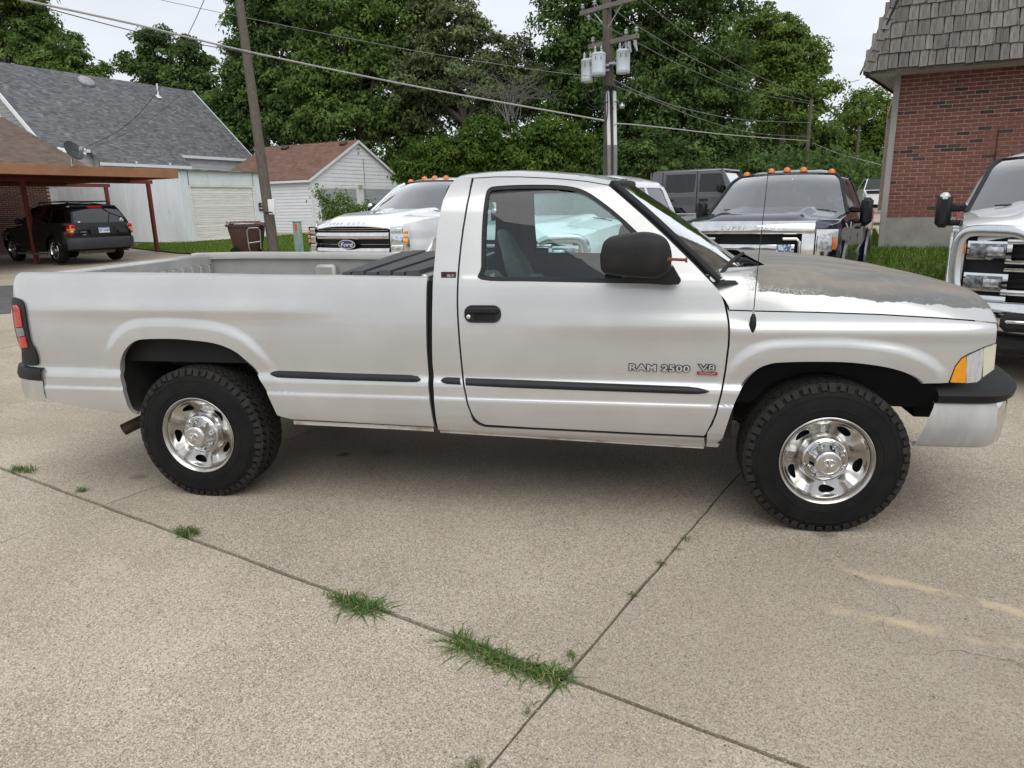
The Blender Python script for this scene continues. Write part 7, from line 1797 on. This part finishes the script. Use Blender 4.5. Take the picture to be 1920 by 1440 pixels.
    if style == 'b': MB().cbox(-.1, .180, -.62, .62, .475, .635, .04).build('bumper_insert', black_plastic, bmp); [MB().cbox(.17, .20, y-.09, y+.09, .55, .58, .01).build('tow_hook', chrome, bmp) for y in (-.50, .50)]
    MB().cbox(-.35, .06, -.90, .90, .27, .44, .05).build('air_dam', black_plastic, root)
    # bed and rear
    MB().bbox(-6.32, -6.28, -.9, .9, .75, 1.44).build('tailgate', paint_, root, smooth=False)
    MB().bbox(-6.28, -4.15, -.93, .93, 1.40, 1.425).build('bed_rail_cap', black_plastic, root, smooth=False)
    MB().cbox(-6.50, -6.30, -.95, .95, .52, .70, .03).build('rear_bumper', chrome, root)
    for sg in (-1, 1): MB().cbox(-6.34, -6.2, *sorted((sg*.86, sg*1.0)), .98, 1.38, .02).build('tail_lamp', red_lens, root)
    LOCAL[0] = False
    return root
YT = R(-107.2)
VEH = dict(A=(-5.33, 6.95, .10), B=(-2.54, 4.66, -.02), D=(.36, 5.84, .02), E=(2.66, 2.95, .05))
super_pickup('white pickup at the left of the row with amber roof lights and chrome grille bars', VEH['A'], YT, white_car, 'a')
super_pickup('white pickup seen through the cab of the silver pickup', VEH['B'], YT, white_car, 'b', lights=False)
super_pickup('dark blue pickup with five amber roof lights behind the peeling hood', VEH['D'], YT-R(2), navy_car, 'c')
super_pickup('white pickup at the right edge with split headlamps, nearest the brick wall', VEH['E'], YT-R(3.5), white_car, 'b', lights=False)

# ---------------------------------------------------------------- grey boxy off-road wagon
def offroad(label, pos, yaw):
    LOCAL[0] = True; root = empty('offroad_wagon', pos, yaw, label=label, cat='suv'); m = grey_car
    def ins(x, z): z = np.asarray(z, float); return -.80+.10*np.clip(z-1.22, 0, None)+.0*np.asarray(x, float)
    def g(x, z): z = np.asarray(z, float); return -.79+.22*np.clip(z-1.22, 0, None)
    lpanel(root, 'rear_quarter', [(-3.285, 1.235), (-3.64, 1.235), (-3.64, .92), (-3.285, .92)], ins, m)
    lpanel(root, 'front_door', [(-1.58, 1.235), (-2.42, 1.235), (-2.42, .55), (-1.50, .55), (-1.50, 1.1)], ins, m); lpanel(root, 'rear_door', [(-2.44, 1.235), (-3.27, 1.235), (-3.27, .93), (-2.78, .92), (-2.62, .75), (-2.55, .55), (-2.44, .55)], ins, m)
    lpanel(root, 'cowl_side', [(-1.48, 1.235), (-.45, 1.16), (-.45, .85), (-1.48, .62)], lambda x, z: ins(x, z)+.16*smst(-1.5, -.5, np.asarray(x, float)), m)
    fw_ = [(-1.72, 1.275), (-2.38, 1.275), (-2.38, 1.69), (-1.93, 1.69), (-1.88, 1.67)]; rw_ = [(-2.50, 1.275), (-3.22, 1.275), (-3.22, 1.69), (-2.50, 1.69)]; qw = [(-3.42, 1.30), (-4.22, 1.30), (-4.18, 1.69), (-3.42, 1.69)]
    rnd = lambda q: [tuple(p) for p in smooth_line([np.array(a)*(1-k)+np.array(b)*k for a, b in zip(q, q[1:]+q[:1]) for k in (.08, .92)], 3, True)]
    lpanel(root, 'cab_frame', [(-1.60, 1.24), (-1.86, 1.73), (-2.0, 1.765), (-3.58, 1.765), (-3.64, 1.24)], g, m, [rnd(fw_), rnd(rw_)], .08, .04)
    for q in (fw_, rw_): lpanel(root, 'side_window', q, lambda x, z: g(x, z)+.012, dark_glass, (), .2, .1, 0)
    for x in (-2.43, -3.28): MB().bbox(x-.006, x+.006, -.80, -.795 if False else -.78, .6, 1.76).build('door_gap', dark_void, root, smooth=False)
    rf = [[(x, t*(.67), 1.765+.055*(1-abs(t)**5)-(.015 if x < -3.5 else 0)) for t in np.linspace(-1, 1, 17)] for x in (-1.92, -2.0, -2.62, -2.64, -3.45, -3.6)]; MB().grid(rf).build('hard_top', m, root)
    MB().quad((-1.58, -.70, 1.25), (-1.58, .70, 1.25), (-1.90, .62, 1.74), (-1.90, -.62, 1.74)).build('windshield', ws_glass, root)
    fr = MB()
    for sg in (-1, 1): fr.tube([(-1.56, sg*.74, 1.22), (-1.89, sg*.65, 1.76)], .04, 6)
    fr.tube([(-1.89, -.65, 1.76), (-1.89, .65, 1.76)], .04, 6); fr.build('windshield_frame', m, root)
    MB().cbox(-1.55, -.30, -.62, .62, .9, 1.20, .04).build('hood', m, root); MB().cbox(-.30, -.22, -.62, .62, .62, 1.12, .03).build('grille', m, root)
    for sg in (-1, 1):
        MB().lathe([(.09, 0), (.09, .03), (0, .04)], (-.22, sg*.45, .95), 'x', 16).build('headlamp', lamp_clear, root)
        for cx in (-.75, -3.06):
            rows_ = [[(cx+r_*math.cos(R(a)), y*sg, .42+r_*math.sin(R(a))) for r_, y in ((.47, .70), (.47, .93), (.53, .93), (.54, .70))] for a in np.linspace(10, 170, 12)]; MB().grid(rows_).build('wheel_flare', black_plastic, root)
            wheel_std(root, cx, sg*.93, .41, .26, sg, alloy, spokes=7)
        mo_ = MB().cbox(-1.90, -1.78, *sorted((sg*.82, sg*1.02)), 1.26, 1.46, .04).build('door_mirror', black_plastic, root); MB().cbox(-1.86, -1.80, *sorted((sg*.78, sg*.85)), 1.25, 1.30, .01).build('mirror_arm', black_plastic, mo_)
        for x in (-2.26, -3.10): MB().cbox(x-.10, x+.10, *sorted((sg*.79, sg*.84)), 1.08, 1.12, .012).build('door_handle', black_plastic, root)
    MB().bbox(-3.58, -.5, -.74, .74, .5, 1.18).build('inner_structure', dark_void, root, smooth=False); MB().bbox(-3.65, -3.61, -.68, .68, .6, 1.76).build('tailgate', m, root, smooth=False)
    MB().cbox(-.25, -.02, -.80, .80, .50, .68, .03).build('front_bumper', black_plastic, root); MB().cbox(-3.8, -3.65, -.78, .78, .5, .68, .03).build('rear_bumper', black_plastic, root)
    for y in (-.38, .38): MB().cbox(-2.6, -2.45, y-.22, y+.22, 1.0, 1.55, .05).build('seat', inter, root)
    LOCAL[0] = False; return root
offroad('grey boxy hardtop off road wagon with dark windows behind the row of pickups', tuple(at_d(1247, 362, 17.2)-Matrix.Rotation(R(-23), 3, 'Z') @ Vector((-3.22, -.78, 1.275))), R(-23))

# ---------------------------------------------------------------- black wagon under the carport, seen from behind
def black_wagon(label, pos, yaw):
    LOCAL[0] = True; root = empty('parked_suv', pos, yaw, label=label, cat='suv'); m = black_car
    XF, XR = -.86, -3.56
    def tail(x): return .16*np.clip((-4.05-x)/.5, 0, None)**2.2+.20*np.clip((x+.5)/.5, 0, None)**2
    def ins(x, z):
        x = np.asarray(x, float); z = np.asarray(z, float); y = -.92+.05*smst(.85, 1.1, z)+.04*smst(.55, .35, z)+tail(x)
        for cx in (XF, XR): d = np.hypot(x-cx, z-.37); y = y-.03*(1-smst(.44, .50, d))*smst(.25, .4, z)
        return y
    def g(x, z): z = np.asarray(z, float); return -.865+.36*np.clip(z-1.10, 0, None)+tail(x)
    lpanel(root, 'body_side', [(-.10, .45), (-.12, .78), (-.5, .92), (-1.4, 1.02), (-1.9, 1.10), (-4.50, 1.12), (-4.58, .95), (-4.58, .48), (-4.05, .42)]+arc(XR, .37, .42, 172, 8)[::1]+[(-3.1, .32), (-1.35, .32)]+arc(XF, .37, .42, 185, -5), ins, m, step=.06)
    win = [[(-1.75, 1.13), (-2.45, 1.13), (-2.45, 1.50), (-2.15, 1.50)], [(-2.53, 1.13), (-3.35, 1.13), (-3.35, 1.51), (-2.53, 1.51)], [(-3.45, 1.13), (-4.28, 1.14), (-4.12, 1.47), (-3.45, 1.51)]]
    lpanel(root, 'cab_frame', [(-1.50, 1.09), (-2.12, 1.56), (-2.5, 1.61), (-3.6, 1.62), (-4.15, 1.57), (-4.28, 1.50), (-4.50, 1.10)], g, m, win, .07, .05)
    for q in win: lpanel(root, 'side_window', q, lambda x, z: g(x, z)+.008, dark_glass, (), .2, .1, 0)
    rows_ = []
    ex_ = [(-2.12, 1.56), (-2.5, 1.61), (-3.6, 1.62), (-4.15, 1.57)]
    for x in np.linspace(-2.12, -4.15, 12):
        ze = np.interp(-x, [-a for a, b in ex_], [b for a, b in ex_]); ye = float(g(np.array(x), np.array(ze))); rows_.append([(x-.08*(1-t*t)*smst(-3.6, -4.15, x), -ye*t, ze+.06*(1-abs(t)**4)) for t in np.linspace(-1, 1, 19)])
    MB().grid(rows_).build('roof', m, root)
    MB().grid([[(x+.12*(1-t*t), t*yy, z) for t in np.linspace(-1, 1, 9)] for x, z, yy in ((-1.5, 1.10, .86), (-2.12, 1.57, .68))]).build('windshield', ws_glass, root)
    MB().grid([[(x+.10*(1-t*t)*(x > -.6), t*yy, z+.05*(1-t*t)) for t in np.linspace(-1, 1, 13)] for x, z, yy in ((-.12, .80, .74), (-.5, .93, .82), (-1.0, 1.0, .85), (-1.55, 1.07, .86))]).build('hood', m, root)
    MB().cbox(-.35, -.02, -.80, .80, .40, .62, .05).build('front_bumper', black_plastic, root); MB().bbox(-.30, -.12, -.7, .7, .6, .82).build('grille', black_plastic, root)
    def hatch(z, t):     # rear face as a surface of height and half width
        x = np.interp(z, [.62, .80, .95, 1.10, 1.30, 1.50, 1.57], [-4.60, -4.615, -4.61, -4.57, -4.47, -4.33, -4.22]); wd = np.interp(z, [.62, 1.10, 1.30, 1.50, 1.57], [.80, .79, .735, .665, .64]); return (x-.05*(1-t*t)+.0, wd*t, z)
    def hpatch(z0, z1, t0, t1, off, n=9, k=6): return [[tuple(np.array(hatch(z, t))+np.array([-off, 0, 0])) for t in np.linspace(t0, t1, n)] for z in np.linspace(z0, z1, k)]
    MB().grid(hpatch(.60, 1.565, -1, 1, 0, 17, 14)).build('tailgate', m, root)
    MB().grid(hpatch(1.12, 1.505, -.93, .93, .006, 15, 6)).build('rear_window', mat('rear_glass_dark', (.012, .013, .016), .04, coat=1.0, c2=(.014, .015, .018), crough=.0), root)
    MB().grid(hpatch(1.525, 1.575, -.30, .30, .035, 7, 3)).build('brake_light', red_lens, root)
    MB().grid(hpatch(1.52, 1.60, -.98, .98, .02, 15, 3)).build('spoiler', m, root)
    MB().grid(hpatch(.80, 1.02, -.46, .46, -.0+.012, 9, 3)).build('plate_recess', black_plastic, root)
    pm_ = frame((-4.685, 0, .915), (0, -1, 0), (0, 0, 1))
    po_ = MB().prism([(-.15, -.075), (.15, -.075), (.15, .075), (-.15, .075)], .006, pm_).build('licence_plate', mat('plate_pale', (.62, .68, .76), .45, c2=(.70, .74, .79), sc_=14), root, smooth=False)
    text_mb('507 WAE9', .076, pm_ @ Matrix.Translation((0, -.012, .008)) @ Matrix.Diagonal((.86, 1.15, 1, 1)), .002, bold=.0012).build('plate_number', mat('plate_blue', (.03, .06, .22), .5, c2=(.035, .07, .25)), po_, smooth=False)
    MB().prism([(-.14, .050), (.14, .050), (.14, .070), (-.14, .070)], .002, pm_ @ Matrix.Translation((0, 0, .006))).build('plate_band', MATS['plate_blue'], po_, smooth=False)
    for sg in (-1, 1):
        la = MB(); ys = sorted((sg*.70, sg*.875)); la.cbox(-4.60, -4.36, ys[0], ys[1], .80, 1.08, .03); lo_ = la.build('tail_lamp', red_lens, root)
        MB().cbox(-4.612, -4.40, ys[0]+.02, ys[1]+.006*(sg > 0)-.0, .915, .975, .008).build('amber_lens', amber, lo_); MB().cbox(-4.612, -4.40, ys[0]+.02, ys[1], .872, .910, .008).build('reverse_lens', clear_lens, lo_)
        MB().tube([(-2.3, sg*.56, 1.66), (-2.4, sg*.56, 1.715), (-3.9, sg*.56, 1.715), (-4.05, sg*.56, 1.66)], .018, 8).build('roof_rail', black_plastic, root)
        for cx in (XF, XR): wheel_std(root, cx, sg*.905, .37, .245, sg, chrome, spokes=9, rr_=.235)
        MB().tube([(-1.3, sg*.92, .27), (-1.5, sg*.98, .27), (-2.9, sg*.98, .27), (-3.12, sg*.90, .27)], .035, 8).build('side_step', alloy, root)
        MB().cbox(-1.95, -1.80, *sorted((sg*.90, sg*1.10)), 1.10, 1.26, .04).build('door_mirror', black_plastic, root)
    MB().tube([(-2.7, -.56, 1.715), (-2.7, .56, 1.715)], .014, 6).build('roof_bar', black_plastic, root); MB().tube([(-3.7, -.56, 1.715), (-3.7, .56, 1.715)], .014, 6).build('roof_bar', black_plastic, root)
    rows_ = []
    for t in np.linspace(-1, 1, 21):
        x = -4.70+.05*t*t+.20*abs(t)**8; rows_.append([(x+.15, t*.93, .72), (x+.01, t*.93, .715), (x-.01, t*.93, .66), (x, t*.93, .50), (x+.03, t*.92, .42), (x+.2, t*.9, .40)])
    MB().grid(rows_).build('rear_bumper', mat('bumper_grey', (.028, .031, .036), .55, c2=(.036, .039, .044), sc_=5), root, sharp=50)
    MB().cbox(-4.35, -3.9, -.45, .45, .26, .40, .06).build('fuel_tank', mat('tank_dust', (.20, .16, .11), .9, c2=(.13, .10, .07), sc_=6), root)
    MB().tube([(-4.66, -.62, .33), (-4.2, -.62, .35)], .03, 10).build('exhaust_pipe', MATS['burnt_steel'], root)
    MB().bbox(-4.45, -.4, -.80, .80, .36, 1.0).build('inner_structure', dark_void, root, smooth=False)
    st_ = MB()
    for y, z, s in ((-.60, 1.215, .05), (-.56, 1.18, .035), (-.63, 1.17, .04)): p = hatch(z, y/.75); st_.box((p[0]-.012, y, z), (.003, s*1.2, s))
    st_.build('window_sticker', white_paint, root, smooth=False); p = hatch(1.155, .55); MB().box((p[0]-.012, .60, 1.15), (.003, .06, .03)).build('window_sticker', white_paint, root, smooth=False)
    wp = MB(); a, b = Vector(hatch(1.14, -.25)), Vector(hatch(1.38, -.45)); wp.tube([a+Vector((-.02, 0, 0)), b+Vector((-.02, 0, 0))], .012, 6); wp.build('rear_wiper', black_plastic, root)
    tx = text_mb('LAREDO', .045, frame((-4.66, .55, .88), (0, -1, 0), (0, 0, 1)), .004); tx = text_mb('Jeep', .05, frame((-4.66, .53, .81), (0, -1, 0), (0, 0, 1)), .004, tx); tx.build('tailgate_letters', badge_silver, root, smooth=False)
    LOCAL[0] = False; return root
black_wagon('black suv with chrome wheels parked under the carport, seen from behind', (-20.32, 16.59, .28), R(156.4))
# ---------------------------------------------------------------- silver car glimpsed between the dark blue pickup and the brick building
p = at_d(1652, 372, 30); LOCAL[0] = True
fr = empty('parked_car', (p.x+.3, p.y, gz(p.x, p.y)+.45), R(-100), label='small piece of a white car glimpsed between the dark blue pickup and the brick building', cat='car')
def fi(x, z): return -.88+.35*np.clip(np.asarray(z, float)-1.0, 0, None)+0*np.asarray(x, float)
bp_ = [(-.1, .4), (-.1, .8), (-1.2, 1.0), (-1.9, 1.5), (-3.6, 1.55), (-4.3, 1.05), (-4.4, .4)]; wq = [(-1.55, 1.05), (-2.05, 1.45), (-3.5, 1.48), (-3.9, 1.08)]
lpanel(fr, 'body_side', bp_, fi, white_car, [wq]); lpanel(fr, 'side_window', wq, lambda x, z: fi(x, z)+.01, dark_glass, (), .3, .2, 0)
def lerpx(z): return float(np.interp(z, [.8, 1.0, 1.5], [-.1, -1.2, -1.9]))
MB().grid([[(x, t*y, z) for t in (-1, 0, 1)] for x, z, y in ((-.1, .4, .88), (-.1, .8, .88), (-1.2, 1.0, .88), (-1.22, 1.01, .87))]).build('hood', white_car, fr); MB().grid([[(x, t*y, z) for t in (-1, 0, 1)] for x, z, y in ((-1.22, 1.01, .87), (-1.9, 1.5, .70))]).build('windshield', dark_glass, fr); MB().grid([[(x, t*y, z+.04*(1-t*t)) for t in (-1, 0, 1)] for x, z, y in ((-1.9, 1.5, .70), (-3.6, 1.55, .69))]).build('roof', white_car, fr); MB().grid([[(x, t*y, z) for t in (-1, 0, 1)] for x, z, y in ((-3.6, 1.55, .69), (-4.3, 1.05, .86), (-4.4, .4, .88))]).build('tailgate', white_car, fr)
for sg in (-1, 1):
    for cx in (-.9, -3.5): wheel_std(fr, cx, sg*.86, .33, .22, sg, alloy, spokes=6, rr_=.2)
MB().bbox(-4.2, -.3, -.8, .8, .25, .98).build('inner_structure', dark_void, fr, smooth=False)
LOCAL[0] = False
# ================================================================ SMALL THINGS
# ---- wheeled bin
bp0 = at_g(468, 478); bin_ = empty('trash_bin', tuple(bp0), R(20), label='brown wheeled trash bin with a metal lift bar beside the leaning pole', cat='trash bin')
LOCAL[0] = True
bm_ = mat('bin_brown', (.075, .032, .022), .6, c2=(.055, .024, .017), sc_=4, c3=(.13, .08, .06), sc3=2.5, lo3=.62, hi3=.8, bump=.1, bsc=60)
rows_ = []
for z, wx, wy, off in ((.10, .33, .30, .0), (.14, .36, .33, 0), (.75, .47, .44, 0), (.86, .48, .45, .0), (.86, .53, .50, 0), (.92, .53, .50, 0), (.92, .48, .45, 0), (.80, .46, .43, 0)):
    ring = [tuple((off+x, y, z)) for x, y in rr(0, 0, wx*2, wy*2, .08, 4)]; rows_.append(ring+[ring[0]])
MB().grid(rows_).build('tub', bm_, bin_)
bt_ = MB(); bt_.bbox(-.33, .33, -.30, .30, .10, .12); bt_.build('base', bm_, bin_)
lid = []
for x, z in ((-.56, .93), (-.45, .99), (-.1, 1.02), (.3, 1.0), (.55, .95), (.60, .90)): lid.append([(x, y, z-.05*abs(y/.52)**3) for y in np.linspace(-.52, .52, 9)])
lo_ = MB().grid(lid).build('lid', mat('bin_lid_brown', (.13, .075, .058), .55, c2=(.10, .06, .046), sc_=5), bin_)
for k in range(6): MB().tube([(-.4+k*.15, -.40, 1.0-.0*k), (-.4+k*.15, .40, 1.0)], .012, 5).build('lid_rib', MATS['bin_lid_brown'], lo_)
lb = MB(); lb.tube([(.12, -.50, .16), (.10, -.54, .30), (.10, -.54, .74), (.16, -.54, .82), (.42, -.53, .82), (.47, -.52, .74), (.44, -.50, .2)], .016, 8); lb.tube([(.10, -.54, .38), (.45, -.53, .42)], .016, 8); lb.build('lift_bar', galv, bin_)
for y in (-.36, .36): MB().lathe([(.05, -.03), (.13, -.03), (.13, .03), (.05, .03)], (-.34, y, .13), 'y', 16).build('wheel', rubber, bin_)
LOCAL[0] = False
# ---- utility marker post
mk0 = at_g(562, 476); mk = empty('marker_post', tuple(mk0), R(-25), label='pale green utility marker post with an orange sticker standing in the grass', cat='marker post'); LOCAL[0] = True
teal = mat('marker_teal', (.30, .40, .36), .6, c2=(.25, .34, .31), sc_=4)
MB().cbox(-.13, .13, -.08, .08, -.1, .95, .02).build('post', teal, mk); MB().bbox(-.02, .11, -.084, -.081, .70, .90).build('sticker', mat('orange_sticker', (.75, .14, .04), .6, c2=(.68, .12, .04)), mk, smooth=False); MB().cbox(-.14, .14, -.09, .09, .95, .98, .01).build('cap', teal, mk)
LOCAL[0] = False
# ---- grass tufts growing out of the slab joints
lm_weed = leaf_mat('weed_blade', (.045, .11, .03), (.19, .30, .085), .35, dry=(.42, .34, .17)); lm_weed2 = leaf_mat('weed_olive', (.075, .11, .035), (.24, .23, .10), .3, dry=(.45, .36, .18))
def tuft(label, pts, n, h, spread, m, seed, flat=.6):
    r = np.random.default_rng(seed); Q = [at_g(u, v) for u, v in pts]; c = Q[len(Q)//2]; root = empty('grass_tuft', tuple(c), label=label, cat='grass tuft', group='grass tufts in the pavement joints')
    V = []; T = []
    for _ in range(n):
        k = r.integers(len(Q)) if len(Q) == 1 else r.integers(len(Q)-1); b = Q[k] if len(Q) == 1 else Q[k].lerp(Q[k+1], r.random())
        b = np.array(b)+np.array([r.normal(0, spread*.35), r.normal(0, spread*.35), 0]); b[2] = gz(b[0], b[1])-.006
        a = r.uniform(0, 6.283); L_ = h*r.uniform(.45, 1.4); d = np.array([math.cos(a), math.sin(a), 0]); s = np.array([-d[1], d[0], 0])*L_*r.uniform(.018, .038)
        lean = r.uniform(.15, 1.0)*flat/.6; p1 = b+d*L_*.45*lean+np.array([0, 0, L_*.55*(1.15-.6*lean)]); p2 = b+d*L_*1.0*lean+np.array([0, 0, L_*max(.08, .8-.62*lean)]); t_ = np.clip(r.normal(.5, .27), 0, 1)
        V.append([b-s, b+s, p1+s*.9, p1-s*.9]); T.append(t_); V.append([p1-s*.9, p1+s*.9, p2+s*.1, p2-s*.1]); T.append(min(1, t_+.1))
    quads_obj('blades', np.array(V), np.array(T), m, root)
tuft('largest grass tuft, a long ragged strip where the two joints cross', [(850, 1200), (880, 1215), (920, 1232), (960, 1250), (1000, 1262), (1030, 1270), (1055, 1278)], 1000, .062, .058, lm_weed, 31, .95)
tuft('dense dark green grass tuft left of the long strip', [(645, 1128), (665, 1135), (690, 1142), (706, 1148)], 480, .068, .055, lm_weed, 32, 1.0)
tuft('wispy runner of grass just left of the dense dark tuft', [(608, 1122), (630, 1122), (640, 1124)], 36, .07, .02, lm_weed, 33, .9)
tuft('small green tuft in the joint below the rear wheel', [(338, 1000), (352, 1003), (368, 1003)], 260, .065, .045, lm_weed, 34)
tuft('tiny green tuft in the joint between the rear wheel and the left edge', [(147, 922), (160, 922)], 90, .055, .035, lm_weed, 35)
tuft('low grass tuft in the joint nearest the left edge', [(25, 880), (40, 884), (60, 886)], 220, .06, .05, lm_weed, 36)
tuft('thin tuft in the right joint closest to the front wheel', [(1284, 1014), (1290, 1010)], 26, .045, .02, lm_weed, 37)
tuft('yellowish tuft second from the front wheel along the right joint', [(1269, 1031)], 40, .03, .025, lm_weed2, 38)
tuft('yellowish tuft third from the front wheel along the right joint', [(1240, 1058)], 60, .035, .03, lm_weed2, 39)
tuft('yellowish tuft midway along the right joint', [(1186, 1118)], 46, .035, .03, lm_weed2, 40)
tuft('sparse sprig just above the crossing of the joints', [(1068, 1240), (1072, 1232)], 40, .045, .02, lm_weed, 41)
tuft('small yellow tuft just below the crossing of the joints', [(985, 1340), (1000, 1318)], 60, .03, .02, lm_weed2, 42)
tuft('tuft cut off by the bottom edge of the photograph', [(868, 1440), (905, 1428), (880, 1452)], 90, .035, .03, lm_weed2, 43)
# ---- dried stalks and debris along the joints
db = MB(); r = np.random.default_rng(4)
for k in range(150):
    a = r.uniform(-7.5, 5.5); on = r.random() < .65; P = JO+(JA*a if on else JB*r.uniform(-2, 3.5)); P = P+Vector((r.normal(0, .006), r.normal(0, .006), 0)); P.z = gz(P.x, P.y)-.012
    e = P+Vector((r.normal(0, .03), r.normal(0, .03), r.uniform(.004, .016))); db.tube([P, e], [.0018, .0008], 4)
o = db.build('joint_debris', mat('straw', (.30, .24, .14), .9, c2=(.16, .13, .08), sc_=20)); o['kind'] = 'stuff'

# ---- grit and small stones lying on the slabs
r = np.random.default_rng(14); gt = MB()
for k in range(420):
    if k < 260: P = at_g(r.uniform(-20, 1940), r.uniform(880, 1435))
    else: a = r.uniform(-7, 5); P = JO+JA*a+Vector((r.normal(0, .03), r.normal(0, .03), 0)); 
    s = r.uniform(.0015, .0042); z = gz(P.x, P.y)+.003; c = Vector((P.x, P.y, z))
    q = [c+Vector((s*r.uniform(.7, 1.3)*math.cos(t), s*r.uniform(.7, 1.3)*math.sin(t), 0)) for t in np.linspace(0, 6.283, 6)[:-1]]
    gt.add(q+[c+Vector((0, 0, s*.8))], [(i, (i+1) % 5, 5) for i in range(5)])
o = gt.build('grit', mat('grit_stone', (.42, .37, .30), .9, c2=(.08, .065, .05), sc_=9, lo=.45, hi=.55), smooth=False); o['kind'] = 'stuff'
